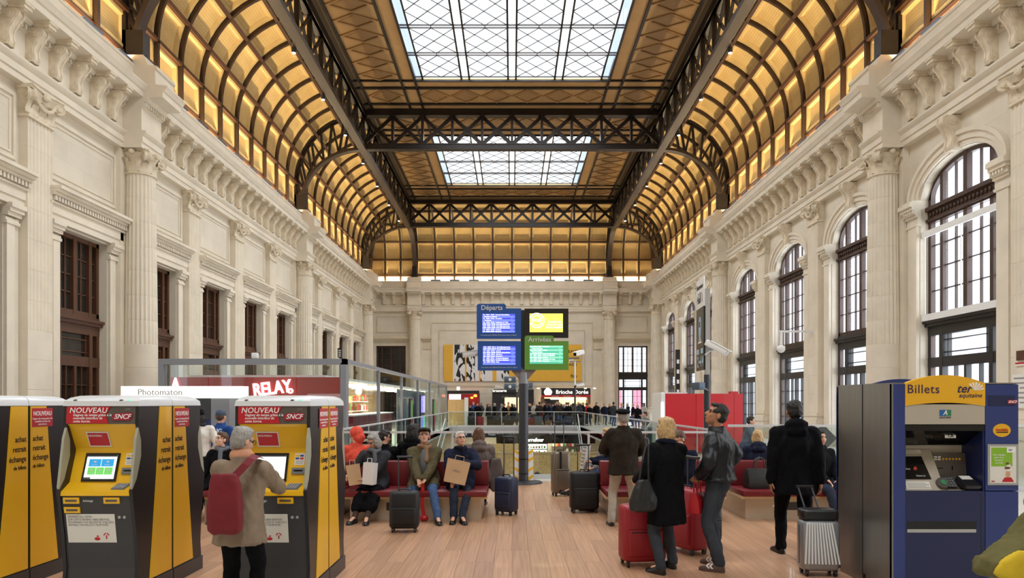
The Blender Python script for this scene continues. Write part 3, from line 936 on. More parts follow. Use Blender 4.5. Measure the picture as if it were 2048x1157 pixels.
# hipped corners: coffers clipped at the diagonal
def corner(par, sgn, y0):
    """coffers from y0 outwards (sgn) to the hip, 3 wide at the foot"""
    cw = CR / 3
    rows = [(13.05, 14.42, None)] + [(None, None, r) for r in range(4)]
    for r in range(-1, 4):
        a0 = 0 if r < 0 else radians(AW * r); a1 = radians(AW * (r + 1)) if r >= 0 else 0
        lim = lambda a: CR * cos(a)
        for c in range(3):
            fa, fb = c * cw + .08, (c + 1) * cw - .08
            if lim(a0) < fa + .2: continue
            f, fr = MB(), MB(); n = 5
            pts = []
            for i in range(n + 1):
                if r < 0: x, z, L_ = CX + CR - .02, 13.36 + 1.28 * i / n, CR
                else:
                    a = a0 + .02 + (a1 - a0 - .04) * i / n; x, z = arc(CR - .02, a); L_ = lim(a)
                pts.append((x, z, min(fa, L_), min(fb, L_)))
            for (x0, z0, l0, h0), (x1, z1, l1, h1) in zip(pts[:-1], pts[1:]):
                if h0 - l0 < .01 and h1 - l1 < .01: continue
                f.add([(x0, y0 + sgn * l0, z0), (x0, y0 + sgn * h0, z0), (x1, y0 + sgn * h1, z1), (x1, y0 + sgn * l1, z1)], [(0, 1, 2, 3)])
            if f.v:
                f.build('board_panel', 'boards_vault', par, smooth=30)
            a = (pts[0], pts[-1])
            cx_, cz_ = CX, CZ
            def inw(x, z, d):
                if r < 0: return (x - d, z)
                u = Vector((x - CX, z - CZ)).normalized(); return (x - u.x * d, z - u.y * d)
            for (x0, z0, l0, h0), (x1, z1, l1, h1) in zip(pts[:-1], pts[1:]):
                if h0 - l0 < .05: continue
                p0, p1 = inw(x0, z0, .12), inw(x1, z1, .12)
                for e0, e1, d in ((l0, l1, .1), (h0, h1, -.1)):
                    fr.add([(p0[0], y0 + sgn * e0, p0[1]), (p0[0], y0 + sgn * (e0 + d), p0[1]), (p1[0], y0 + sgn * (e1 + d), p1[1]), (p1[0], y0 + sgn * e1, p1[1]),
                            (x0, y0 + sgn * (e0 + d * 1.5), z0), (x1, y0 + sgn * (e1 + d * 1.5), z1)], [(0, 1, 2, 3), (1, 4, 5, 2)])
            if fr.v: fr.build('panel_frame', 'frame_vault', par)
    for c in (1, 2):
        y = c * cw; am = math.acos(min(1, y / CR))
        b = MB(); inst('rib', rib_mesh(.13, .30, 'rib', 'iron_rib', 12.5, am), par, (0, y0 + sgn * y, 0))
    for i in range(6):
        b = MB()
        if i == 0: b.box(CX + CR - .2, CX + CR, y0, y0 + sgn * CR, 13.2, 13.34)
        else:
            th = radians(AW * (i - 1)); u = Vector((cos(th), 0, sin(th))); v = Vector((-sin(th), 0, cos(th)))
            q = [Vector((CX, 0, CZ)) + u * (CR - d) + v * e for d, e in ((0, -.07), (.24, -.07), (.24, .07), (0, .07))]
            b.prism([(p.x, p.z) for p in q], lambda p, t: (p[0], t, p[1]), y0, y0 + sgn * CR * cos(th))
        b.build('purlin', 'iron_purlin', par)
for par in (van_l, van_r): corner(par, 1, YE + .1 - CR)
corner(van_e, 1, CX); corner(van_e, -1, -CX)
for s in (-1, 1):   # hip ribs
    path = [(s * (CX + CR), YE + .1, 12.6)] + [(s * (CX + (CR - .15) * cos(t)), YE + .1 - CR + (CR - .15) * cos(t), CZ + (CR - .15) * sin(t)) for t in [pi / 2 * i / 14 for i in range(15)]]
    MB().tube(path, .13, 6).build('hip_rib', 'iron_rib', van_r if s > 0 else van_l)
for o in bpy.data.objects:
    if o.name.startswith('hip_rib') and o.parent is van_l: o.scale = (-1, 1, 1)

# ---- iron trusses
def arch_xz(n, y0, side, rx=3.55, rz=3.25, cx=8.85, cz=13.45):
    return [(cx + rx * cos(pi / 2 * i / n), cz + rz * sin(pi / 2 * i / n)) for i in range(n + 1)]
def truss(y, top_only=False):
    t = tag(empty('truss_beam', (0, y, 0)), kind='structure')
    w = .42
    for z0, z1 in ((16.66, 17.0), (18.66, 19.08)):
        b = MB(); b.box(-8.8, 8.8, -w / 2, w / 2, z0, z0 + .06); b.box(-8.8, 8.8, -w / 2, w / 2, z1 - .06, z1)
        b.box(-8.8, 8.8, -w / 2 + .03, -w / 2 + .09, z0 + .06, z1 - .06); b.box(-8.8, 8.8, w / 2 - .09, w / 2 - .03, z0 + .06, z1 - .06)
        b.build('chord', 'iron', t)
    n = 10; dx = 17.6 / n
    post = MB().box(-.07, .07, -.15, .15, 17.0, 18.66).mesh('post', 'iron')
    dg = MB(); dg.beam((0, 0, 17.0), (dx, 0, 18.66), .2, .1, (0, 1, 0))
    dm = dg.mesh('diagonal', 'iron')
    dg2 = MB(); dg2.beam((0, .04, 18.66), (dx, .04, 17.0), .2, .1, (0, 1, 0)); dm2 = dg2.mesh('diagonal', 'iron')
    for i in range(n + 1): inst('post', post, t, (-8.8 + dx * i, 0, 0))
    for i in range(n):
        inst('diagonal', dm, t, (-8.8 + dx * i, 0, 0)); inst('diagonal', dm2, t, (-8.8 + dx * i, 0, 0))
    return t
def half_arch(parent, M):
    """arched bracket from the cornice up to the girder, in a plane whose x is outwards"""
    def P(x, z, yy=0): return M @ Vector((x, yy, z))
    n = 16; inner = arch_xz(n, 0, 1)
    outer = [(CX + CR - .12, 13.2)] + [(CX + (CR - .12) * cos(pi / 2 * i / n), CZ + (CR - .12) * sin(pi / 2 * i / n)) for i in range(n + 1)]
    for nm, pts, d, w, m in (('inner_arch', inner, .16, .40, 'iron_riveted'), ('outer_arch', outer, .22, .44, 'iron')):
        b = MB(); rings = []
        for i, p in enumerate(pts):
            a = Vector(pts[max(0, i - 1)]); c = Vector(pts[min(len(pts) - 1, i + 1)]); tdir = (c - a).normalized(); nr = Vector((-tdir.y, tdir.x))
            rings.append([P(p[0] + nr.x * e, p[1] + nr.y * e, f) for e, f in ((-d / 2, -w / 2), (d / 2, -w / 2), (d / 2, w / 2), (-d / 2, w / 2))])
        b.loft(rings); b.build(nm, m, parent, smooth=50)
    zig = [(inner[1], outer[2]), (outer[2], inner[3]), (inner[3], outer[4]), (inner[4], outer[5]), (outer[5], inner[6]), (inner[6], outer[7]), (inner[7], outer[8]), (outer[8], inner[9]), (inner[9], outer[10]), (inner[10], outer[12]), (outer[12], inner[12]), (inner[12], outer[14]), (inner[13], outer[15]), (inner[15], outer[15])]
    for p, q in zig:
        b = MB(); b.beam(P(*p), P(*q), .10, .22, M @ Vector((0, 1, 0)) - M @ Vector((0, 0, 0)))
        b.build('web_bar', 'iron', parent)
    b = MB(); rings = [[P(x, z, f) for x, f in ((11.95, -.3), (12.75, -.3), (12.75, .3), (11.95, .3))] for z in (12.98, 13.12)]
    b.loft(rings); b.loft([[P(x, z, f) for x, f in ((12.1, -.22), (12.85, -.22), (12.85, .22), (12.1, .22))] for z in (13.12, 14.0)])
    b.build('shoe_plate', 'iron', parent)
for k in (2, 3, 4):
    t = truss(T[k])
    for s in (-1, 1):
        half_arch(t, Matrix.Diagonal((s, 1, 1, 1)))
for s in (-1, 1):   # arches springing from the end wall
    t = tag(empty('end_arch_beam', (s * 8.75, OE, 0), pi / 2), kind='structure')
    half_arch(t, Matrix.Identity(4))
# longitudinal lattice girders
for s, nm in ((-1, 'lattice_beam_left'), (1, 'lattice_beam_right')):
    g = tag(empty(nm, (s * 8.8, 0, 0)), kind='structure')
    MB().box(-.22, .22, 5, T[4], 16.62, 16.84).build('bottom_chord', 'iron_riveted', g)
    MB().box(-.22, .22, 5, T[4], 18.6, 19.1).build('top_chord', 'iron', g)
    n = 10; dy = 17.7 / n
    post = MB().box(-.1, .1, -.06, .06, 16.84, 18.6).mesh('post', 'iron')
    d1 = MB(); d1.beam((.03, 0, 16.84), (.03, dy, 18.6), .1, .12, (1, 0, 0)); d1 = d1.mesh('diagonal', 'iron')
    d2 = MB(); d2.beam((-.03, 0, 18.6), (-.03, dy, 16.84), .1, .12, (1, 0, 0)); d2 = d2.mesh('diagonal', 'iron')
    for k in (1, 2, 3):
        for j in range(n):
            y = T[k] + dy * j
            if y < 13: continue
            inst('post', post, g, (0, y, 0)); inst('diagonal', d1, g, (0, y, 0)); inst('diagonal', d2, g, (0, y, 0))

# ---- flat ceiling with skylights
SX = 5.2; SA = 3.75
cei = tag(empty('ceiling'), kind='structure')
for k in range(0, 4):
    y0, y1 = T[k], T[k + 1]
    if k == 0: y0 = -13.2
    for s in (-1, 1):
        MB().box(s * SX, s * 8.7, y0, y1, ZC, ZC + .1).build('boarding', 'boards_ceiling', cei)
    MB().box(-SX, SX, y0, T[k] + SA, ZC, ZC + .1).build('boarding', 'boards_ceiling_x', cei)
    MB().box(-SX, SX, y1 - SA, y1, ZC, ZC + .1).build('boarding', 'boards_ceiling_x', cei)
MB().box(-8.7, 8.7, T[4], YE, ZC, ZC + .1).build('boarding', 'boards_ceiling', cei)
def rhomb(hx, hy, t=.085, d=.07):
    b = MB(); o = [(hx, 0), (0, hy), (-hx, 0), (0, -hy)]; k = 1 - t * 1.5 / min(hx, hy)
    i_ = [(x * k, y * k) for x, y in o]
    for a in range(4):
        c = (a + 1) % 4
        b.add([(*o[a], 0), (*o[c], 0), (*o[c], -d), (*o[a], -d), (*i_[a], 0), (*i_[c], 0), (*i_[c], -d), (*i_[a], -d)], [(0, 1, 2, 3), (5, 4, 7, 6), (3, 2, 6, 7)])
    i2 = [(x * k * .82, y * k * .82) for x, y in o]
    b.add([(*p, -.03) for p in i2] + [(*p, 0) for p in i2], [(0, 1, 2, 3), (0, 1, 5, 4), (1, 2, 6, 5), (2, 3, 7, 6), (3, 0, 4, 7)])
    return b.mesh('diamond_moulding', 'moulding_ceiling')
NL = 8
for k in range(1, 4):
    y0, y1 = T[k], T[k + 1]
    lines = MB()
    for s in (-1, 1):
        for x, w in ((SX, .12), (5.95, .12), (8.2, .14)):
            MB().box(s * x - w / 2, s * x + w / 2, y0, y1, ZC - .1, ZC).build('ceiling_batten', 'iron', cei)
    for y, w in ((y0 + .9, .16), (y0 + 2.9, .16), (y0 + SA, .1), (y1 - .9, .16), (y1 - 2.9, .16), (y1 - SA, .1)):
        MB().box(-8.6, 8.6, y - w / 2, y + w / 2, ZC - .1, ZC).build('ceiling_batten', 'iron', cei)
    if y1 < 30:
        pass
    Ls = (y1 - y0 - 2 * SA) / NL
    m1 = rhomb(1.05, Ls / 2 - .03); m2 = rhomb((2 * SX) / 12 - .02, .86); m3 = rhomb(1.0, .86)
    for s in (-1, 1):
        for j in range(NL):
            y = y0 + SA + Ls * (j + .5)
            if y > 18: inst('diamond_moulding', m1, cei, (s * 7.08, y, ZC))
        for y in (y0 + 1.9, y1 - 1.9):
            if y > 18: inst('diamond_moulding', m3, cei, (s * 7.08, y, ZC))
    for y in (y0 + 1.9, y1 - 1.9):
        if y > 18:
            for j in range(6): inst('diamond_moulding', m2, cei, (-SX + 2 * SX * (j + .5) / 6, y, ZC))
# skylights
for k in range(0, 4):
    y0, y1 = T[k] + SA, T[k + 1] - SA
    WCOUNT[0] += 1
    w = tag(empty('window_%d' % WCOUNT[0]), kind='structure')
    zz = ZC + .06
    ws, g = .42, .02
    cw = (2 * SX - 5 * ws) / 4; nr = 4; rs = .22; rl = (y1 - y0 - (nr + 1) * rs) / nr
    xs = []; x = -SX
    for i in range(9):
        d = ws if i % 2 == 0 else cw
        xs.append((x, x + d)); x += d
    ys = []; y = y0
    for i in range(2 * nr + 1):
        d = rs if i % 2 == 0 else rl
        ys.append((y, y + d)); y += d
    fr = MB()
    for i, (a, c) in enumerate(xs[:-1]): fr.box(c - .045, c + .045, y0, y1, zz - .05, zz + .05)
    for a, c in ys[:-1]: fr.box(-SX, SX, c - .022, c + .022, zz - .03, zz + .03)
    fr.box(-SX, -SX + .06, y0, y1, zz - .06, zz + .06); fr.box(SX - .06, SX, y0, y1, zz - .06, zz + .06)
    fr.build('skylight_frame', 'iron', w)
    if k in (0,):
        MB().box(-SX, SX, y0, y1, zz, zz + .01).build('pane', 'pane_sky', w); continue
    di = MB(); t = .03
    for (a, c) in xs[1::2]:
        m_ = (a + c) / 2
        for (e, h) in ys[1::2]:
            q = (e + h) / 2
            for p0, p1 in (((a, e), (c, h)), ((a, h), (c, e)), ((a, q), (m_, h)), ((m_, h), (c, q)), ((c, q), (m_, e)), ((m_, e), (a, q))):
                di.beam((p0[0], p0[1], zz - .02), (p1[0], p1[1], zz - .02), t, t)
            di.box(m_ - .02, m_ + .02, e - rs, e, zz - .03, zz)
    di.build('glazing_lattice', 'iron', w)
    for i, (a, c) in enumerate(xs):
        for j, (e, h) in enumerate(ys):
            if i % 2 and j % 2:
                MB().box(a + .02, c - .02, e + .01, h - .01, zz, zz + .008).build('pane', 'pane_sky', w)
        if i % 2 == 0: MB().box(a + .02, c - .02, y0, y1, zz, zz + .008).build('pane', 'pane_frost' if i in (0, 8) else 'pane_sky', w)
ORDW = 'first second third fourth fifth sixth seventh eighth ninth tenth eleventh twelfth thirteenth fourteenth fifteenth sixteenth seventeenth eighteenth nineteenth twentieth'.split()
def ordn(n): return ORDW[n - 1] if n <= 20 else 'twenty-' + ORDW[n - 21]
# ---- lamps fixed to the ironwork
m_up = MB().box(-.45, .45, -.05, .05, 0, .11).mesh('lamp_housing', 'lamp_grey')
m_lens = MB().box(-.42, .42, -.03, .03, .105, .115).mesh('lens', emat('uplight_lens', (255, 200, 120), 3.0).name)
for s in (-1, 1):
    for k in (1, 2, 3):
        for j in range(10):
            y = T[k] + CW * (j + .5)
            if y < 17: continue
            t = thing('cornice_lamp', '%s linear lamp from the end wall, on the cornice over the %s' % (ordn(int(round((T[4] - y) / CW + .5))), 'dark doors' if s < 0 else 'arched windows'), 'lamp',
                      (s * 12.26, y, 12.703), pi / 2, 'linear lamps on the ' + ('dark door side' if s < 0 else 'arched window side') + ' cornice')
            inst('housing', m_up, t); inst('lens', m_lens, t)
for j in range(-5, 6):
    t = thing('cornice_lamp', '%s linear lamp on the end wall cornice, counted from the dark door side' % ordn(j + 6), 'lamp', (j * 1.72, 61.46, 12.703), 0, 'linear lamps on the end wall cornice')
    inst('housing', m_up, t); inst('lens', m_lens, t)
emat('spot_lens', (255, 250, 240), 14)
m_sp = MB(); m_sp.cyl((0, 0), .09, -.16, .05, 14, .11); m_sp.box(-.02, .02, -.02, .02, .05, .14); m_sp = m_sp.mesh('spot_body', 'steel_dark', 40)
m_sl = MB().cyl((0, 0), .075, -.168, -.16, 14).mesh('lens', 'spot_lens')
for s in (-1, 1):
    for k in (1, 2, 3):
        for j in range(4):
            y = T[k] + 17.7 / 4 * (j + .5) - .6
            if y < 21: continue
            t = thing('spot_lamp', '%s small spotlight from the end wall, under the girder on the %s' % (ordn(int(round((T[4] - y) / 4.425))), 'dark door side' if s < 0 else 'arched window side'), 'lamp', (s * 9.15, y, 16.6), 0,
                      'spotlights under the girder on the ' + ('dark door side' if s < 0 else 'arched window side'))
            inst('housing', m_sp, t); inst('lens', m_sl, t)
            MB().box(min(0, -s * .2), max(0, -s * .2), -.02, .02, .08, .12).build('bracket', 'steel_dark', t)
# ================================================================ STAIR WELL AND LOWER LEVEL
mat('fascia_grey', (186, 186, 190), .5)
mat('lower_wall', (206, 192, 170), .8, var=.06)
mat('lower_floor', (170, 160, 146), .4)
emat('light_panel', (255, 246, 230), 5.0)
emat('light_warm', (255, 214, 150), 3.0)
ZL = -3.4
low = tag(MB().box(-9, 9.5, 15, 56, ZL - .2, ZL).build('floor_lower', 'lower_floor'), kind='structure')
b = MB()
b.box(VX0 - .25, VX0, VY0, VY1, -.42, -.01); b.box(VX1, VX1 + .25, VY0, VY1, -.42, -.01)
b.box(VX0, VX1, VY1 - .03, VY1 + .25, -.42, -.005); b.box(VX0, VX1, VY0 - .25, VY0, -.42, -.01)
tag(b.build('trim_1', 'fascia_grey'), kind='structure')
b = MB()
b.box(-9.0, -8.8, 15, 56, ZL, -.42); b.box(9.3, 9.5, 15, 56, ZL, -.42); b.box(-9, 9.5, 55.8, 56, ZL, -.42); b.box(-9, 9.5, 14.8, 15, ZL, -.3)
tag(b.build('wall_lower', 'lower_wall'), kind='structure')
# square lamps added under the upper deck to brighten the lower level
for (x, y) in ((-2.5, 53), (2.5, 53), (7.2, 30), (7.2, 40), (-6.8, 26), (-6.8, 36)):
    t = thing('deck_fill_lamp', 'added square lamp under the %s' % {(-2.5, 53): 'far deck on the brasserie side', (2.5, 53): 'far deck on the bakery side', (7.2, 30): 'deck near the red booth', (7.2, 40): 'deck below the arched windows, beyond the red booth', (-6.8, 26): 'glazed shop, toward its front', (-6.8, 36): 'glazed shop, toward its far end'}[(x, y)], 'lamp', (x, y, -.36), 0, 'added lamps under the decks')
    MB().box(-.6, .6, -.6, .6, 0, .05).build('lamp_frame', 'white_paint', t); MB().box(-.52, .52, -.52, .52, -.01, 0).build('diffuser', 'light_panel', t)
    ld = bpy.data.lights.new('deck_fill', 'AREA'); ld.size = 1.0; ld.energy = 120; ld.color = (1, .93, .82)
    lo = bpy.data.objects.new('deck_fill', ld); lo.location = (x, y, -.385); COL.objects.link(lo)
# wayfinding signs under the far edge
mat('sign_navy', (30, 40, 62), .4)
def wsign(x0, x1, y, z0, z1, label, items):
    t = thing('direction_sign', label, 'sign', ((x0 + x1) / 2, y, z0))
    h = z1 - z0; w = x1 - x0
    MB().box(-w / 2, w / 2, -.05, .05, 0, h).build('sign_board', 'sign_navy', t)
    for sx in (-w * .4, w * .4): MB().box(sx - .03, sx + .03, -.03, .03, h, h + .6).build('hanger', 'steel', t)
    for s_, sz, xx in items: lettering(s_, sz, 'ink_white', t, (xx, -.06, h / 2), bold=.01)
    return t
wsign(-4.3, -.2, 48.4, -.72, -.30, 'navy direction sign hanging under the far deck beside the column, with platform symbols', [('\u2193', .3, -1.85), ('H', .26, -1.45), ('X', .26, -1.0), ('E', .26, -.55), ('Voies 2 a 3', .24, 1.1)])
wsign(-.05, 3.1, 48.4, -.72, -.30, 'navy direction sign hanging under the far deck behind the display column, with a letter P', [('\u2193', .3, -1.4), ('Sortie', .22, -.4), ('P', .3, 1.2)])
# lower shop with lit fridge and display
t = thing('lower_shop', 'lit food shop with glowing fridge shelves on the lower level', 'shop', (2.2, 47.6, ZL))
MB().box(-3.3, 3.6, 0, 2.6, 2.84, 2.9).build('shop_roof', 'black_plastic', t)
MB().box(-3.3, 3.6, 2.5, 2.6, 0, 2.9).build('back_wall', 'lower_wall', t)
MB().box(-3.3, 3.6, -.05, .0, 2.3, 2.9).build('fascia', 'black_gloss', t)
lettering('Carrefour', .34, 'light_panel', t, (-.7, -.07, 2.54), bold=.02)
emat('pink_light', (230, 120, 220), 1.6); emat('fridge_light', (240, 240, 225), 2.2)
MB().box(-3.0, -2.0, .2, .8, 0, 2.35).build('drinks_case', 'black_plastic', t)
for i in range(5): MB().box(-2.95, -2.05, .16, .2, .3 + i * .42, .55 + i * .42).build('lit_shelf', 'pink_light', t)
MB().box(-1.6, .3, .4, 1.0, 0, 2.35).build('fridge_case', 'black_plastic', t)
random.seed(8)
for nm_, c in (('tin_red', (200, 60, 50)), ('tin_green', (90, 160, 70)), ('tin_gold', (220, 180, 90)), ('tin_white', (235, 230, 220)), ('tin_brown', (120, 80, 50))): mat(nm_, c, .5)
TIN = ['tin_red', 'tin_green', 'tin_gold', 'tin_white', 'tin_brown']
for i in range(5):
    z = .35 + i * .4
    MB().box(-1.55, .25, .36, .4, z - .05, z + .28).build('lit_shelf', 'fridge_light', t)
    for j in range(9):
        MB().box(-1.5 + j * .19, -1.36 + j * .19, .28, .35, z, z + random.uniform(.12, .22)).build('package', random.choice(TIN), t)
MB().box(.7, 3.4, .5, 1.0, 0, 1.1).build('counter', 'tin_brown', t)
for i in range(3):
    MB().box(.7, 3.4, 2.1, 2.45, .9 + i * .5, .95 + i * .5).build('shelf', 'tin_brown', t)
    for j in range(13): MB().box(.75 + j * .2, .9 + j * .2, 2.05, 2.3, .96 + i * .5, 1.1 + i * .5 + random.uniform(0, .2)).build('package', random.choice(TIN), t)
lamp = bpy.data.lights.new('shop_lamp', 'AREA'); lamp.size = 3; lamp.energy = 130; lamp.color = (1, .9, .75)
lo = bpy.data.objects.new('shop_lamp', lamp); lo.location = (2.4, 48.8, -.75); COL.objects.link(lo)
# hoarding of oriented strand board round the works
OY = 26.0
hz = px(1000, 908, OY).z
t = thing('plywood_hoarding', 'long strand board hoarding standing across the stair well', 'hoarding', (0, OY, ZL))
for i in range(6):
    x0 = -3.1 + i * 1.22
    MB().box(x0 + .005, x0 + 1.215, 0, .03, 0, hz - ZL).build('board', 'osb', t)
MB().box(-3.1, 4.2, -.02, .06, hz - ZL, hz - ZL + .06).build('top_rail', 'bench_wood', t)
for x in (-.35, 1.55, 3.3):
    MB().box(x - .04, x + .04, -.08, 0, 0, hz - ZL + .25).build('post', 'bench_wood', t)
t = thing('plywood_hoarding', 'tall pale strand board screen with red triangle below the far deck', 'hoarding', (-2.3, 44, ZL))
for i in range(3): MB().box(-2 + i * 1.6, -2 + i * 1.6 + 1.59, 0, .03, 0, 2.5).build('board', ['lower_wall', 'k_brown', 'osb'][i] if i != 1 else 'bench_wood', t)
MB().prism([(-.2, 1.2), (.6, 2.45), (-.2, 2.45)], lambda p, q: (p[0], q, p[1]), -.02, -.005).build('painted_triangle', 'red_panel', t)
# stair flight rising to the near edge
t = tag(empty('stair_floor', (0, 0, 0)), kind='structure')
st = MB().box(-2.1, 2.1, 0, .32, -.18, 0).mesh('step', 'floor_stone')
for i in range(18): inst('step', st, t, (0, VY0 + .02 + i * .30, -.18 * i - .03))
for s in (-1, 1):
    p0 = Vector((s * 2.15, VY0, .0)); p1 = Vector((s * 2.15, VY0 + 5.6, -3.36))
    MB().beam(p0, p1, .08, .3).build('stringer', 'fascia_grey', t)
# escalator-like side balustrade descending along the far right of the well
def glass_rail(name, label, pts, h=1.08, post_gap=1.5, cat='railing', rail='rail_grey', gm='rail_glass'):
    t = thing(name, label, cat, tuple(pts[0]))
    o = Vector(pts[0])
    for a, c in zip(pts[:-1], pts[1:]):
        a = Vector(a) - o; c = Vector(c) - o; d = c - a; n = max(1, round(d.length / post_gap)); u = Vector((0, 0, 1))
        MB().beam(a + u * h, c + u * h, .05, .05).build('handrail', rail, t)
        MB().beam(a + u * .05, c + u * .05, .06, .1).build('base_rail', rail, t)
        for i in range(n):
            p = a + d * (i / n); q = a + d * ((i + 1) / n); e = d.normalized() * .012
            s_ = d.cross(u).normalized() * .008
            b = MB(); b.loft([[p + e - s_ + u * .1, p + e + s_ + u * .1, p + e + s_ + u * (h - .03), p + e - s_ + u * (h - .03)], [q - e - s_ + u * .1, q - e + s_ + u * .1, q - e + s_ + u * (h - .03), q - e - s_ + u * (h - .03)]])
            b.build('pane', gm, t)
            if i: MB().beam(p + u * .0, p + u * (h - .02), .025, .05, d).build('rail_post', rail, t)
    return t
glass_rail('glass_railing', 'long glass railing across the near edge of the stair well behind the benches', [(VX0, VY0 - .12, 0), (VX1, VY0 - .12, 0)])
glass_rail('glass_railing', 'glass railing along the stair well on the red booth side', [(VX1 + .05, VY0 + .05, 0), (VX1 + .05, VY1 - .05, 0)], post_gap=2.4)
glass_rail('glass_railing', 'glass railing along the stair well on the glazed shop side', [(VX0 + .18, VY0 + .05, 0), (VX0 + .18, VY1 - .05, 0)], post_gap=2.4)
glass_rail('glass_railing', 'glass railing along the far edge of the stair well before the crowd', [(VX0, VY1 + .1, 0), (VX1, VY1 + .1, 0)], post_gap=1.9)
glass_rail('glass_railing', 'tall clear glass screen beyond the ticket machine beside the red booth', [(4.3, 13.6, 0), (11.2, 13.6, 0)], h=1.31)
glass_rail('escalator_balustrade', 'sloping glass balustrade descending from the far corner of the well', [(4.55, 47.3, 0), (4.55, 42.6, -3.0)], h=.95)
glass_rail('escalator_balustrade', 'sloping glass balustrade descending beside the glazed shop into the well', [(-4.15, 42.5, -.2), (-4.15, 33, -3.3)], h=.95)

# ================================================================ GLAZED NEWS SHOP
SX0, SX1, SY0, SY1, SH = -9.85, -4.62, 19.0, 48.7, 2.99
t = thing('glazed_shop', 'long glazed news shop with grey steel frame and red fascia', 'shop', (0, 0, 0))
shop = t
b = MB(); b.box(SX0, SX1, SY0, SY0 + .22, SH - .16, SH); b.build('front_beam', 'steel_paint', t)
b = MB(); b.box(SX1 - .12, SX1, SY0, SY1, SH - .12, SH); b.build('side_beam', 'steel_paint', t)
MB().box(SX0, SX0 + .14, SY0, SY0 + .22, 0, SH - .16).build('post', 'steel_paint', t)
MB().box(SX1 - .16, SX1, SY0, SY0 + .3, 0, SH - .12).build('post', 'steel_paint', t)
for i in range(1, 7):
    y = SY0 + (SY1 - SY0) * i / 6
    MB().box(SX1 - .1, SX1, y - .16, y, 0, SH - .12).build('post', 'steel_paint', t)
for i in range(6):
    y0 = SY0 + (SY1 - SY0) * i / 6 + (.3 if i == 0 else 0); y1 = SY0 + (SY1 - SY0) * (i + 1) / 6 - .16
    n = 3
    for j in range(n):
        MB().box(SX1 - .06, SX1 - .045, y0 + (y1 - y0) * j / n + .01, y0 + (y1 - y0) * (j + 1) / n - .01, .05, SH - .13).build('pane', 'shop_glass', t)
for j in range(4):
    x0 = SX0 + .14 + (SX1 - SX0 - .3) * j / 4; x1 = SX0 + .14 + (SX1 - SX0 - .3) * (j + 1) / 4
    MB().box(x0 + .01, x1 - .01, SY0 + .06, SY0 + .075, .05, SH - .17).build('pane', 'shop_glass', t)
b = MB()
MB().box(SX0, SX1 - .15, SY0 + .7, SY0 + .95, 1.55, 2.5).build('fascia', 'relay_red', t)
MB().box(SX0, SX0 + 2.2, SY0 + .72, SY0 + .9, 0, 1.55).build('shop_front', 'red_dark', t)
emat('neon_white', (255, 255, 255), 2.0)
o = lettering('RELAY', .52, 'neon_white', t, px(544, 778, SY0 + .66), rot=(pi / 2, radians(-7), 0), bold=.018, extrude=.03, sx=.74)
o = lettering('o', .3, 'neon_white', t, px(581, 781, SY0 + .66), bold=.02, extrude=.03)
lettering('A', .42, 'neon_white', t, px(351, 768, SY0 + .66), bold=.03, extrude=.02, sx=.7)
# counter, wall, shelves and screens inside
MB().box(SX0, SX0 + .2, SY0 + 1, SY1, 0, 2.5).build('back_wall', 'bench_wood', t)
MB().box(SX0 + .2, SX1 - .9, SY0 + 1.2, SY1 - .5, 2.5, 2.58).build('inner_ceiling', 'white_paint', t)
for i in range(9):
    y = SY0 + 2.2 + i * 3.1
    MB().box(-7.9, -5.9, y, y + .35, 2.44, 2.5).build('ceiling_light', 'light_panel', t)
mat('counter_red', (128, 34, 42), .35)
for y0, y1 in ((21.5, 28.4),):
    MB().box(-5.6, -5.0, y0, y1, 0, 1.33).build('counter', 'counter_red', t)
    MB().box(-5.65, -4.95, y0 - .03, y1 + .03, 1.33, 1.37).build('counter_top', 'white_paint', t)
random.seed(3)
for i in range(5):
    y = 21 + i * 3.4
    MB().box(-8.6, -8.1, y, y + 2.7, 0, 2.1).build('shelf_unit', 'bench_wood', t)
    for r in range(4):
        MB().box(-8.1, -7.85, y, y + 2.7, .35 + r * .48, .39 + r * .48).build('shelf', 'white_paint', t)
        for q in range(9):
            MB().box(-8.08, -7.9, y + .05 + q * .29, y + .05 + q * .29 + .22, .4 + r * .48, .4 + r * .48 + random.uniform(.2, .34)).build('magazine', random.choice(TIN), t)
for pi_, (x, y, z) in enumerate(((-7.0, 21.4, 2.1), (-6.2, 22.2, 2.2), (-6.6, 23.5, 2.25), (-6.2, 25, 2.2), (-6.8, 26.2, 2.25), (-6.2, 27.6, 2.2))):
    t2 = thing('pendant_lamp', '%s small glowing globe pendant from the shop front, inside the glazed shop' % ordn(pi_ + 1), 'lamp', (x, y, z), 0, 'globe pendants in the shop')
    MB().ell((0, 0, 0), (.13, .13, .13)).build('globe', 'light_panel', t2, smooth=180); MB().cyl((0, 0), .008, .12, 2.495 - z, 6).build('cord', 'black_plastic', t2)
lamp = bpy.data.lights.new('shop_lamp', 'AREA'); lamp.shape = 'RECTANGLE'; lamp.size = 2.2; lamp.size_y = 24; lamp.energy = 800; lamp.color = (1, .88, .68)
lo = bpy.data.objects.new('shop_lamp', lamp); lo.location = (-7, 34, 2.42); COL.objects.link(lo)
MB().box(SX1 - .32, SX1 - .28, 29.2, 38.2, 0, 2.35).build('grey_screen_wall', 'steel_paint', t)
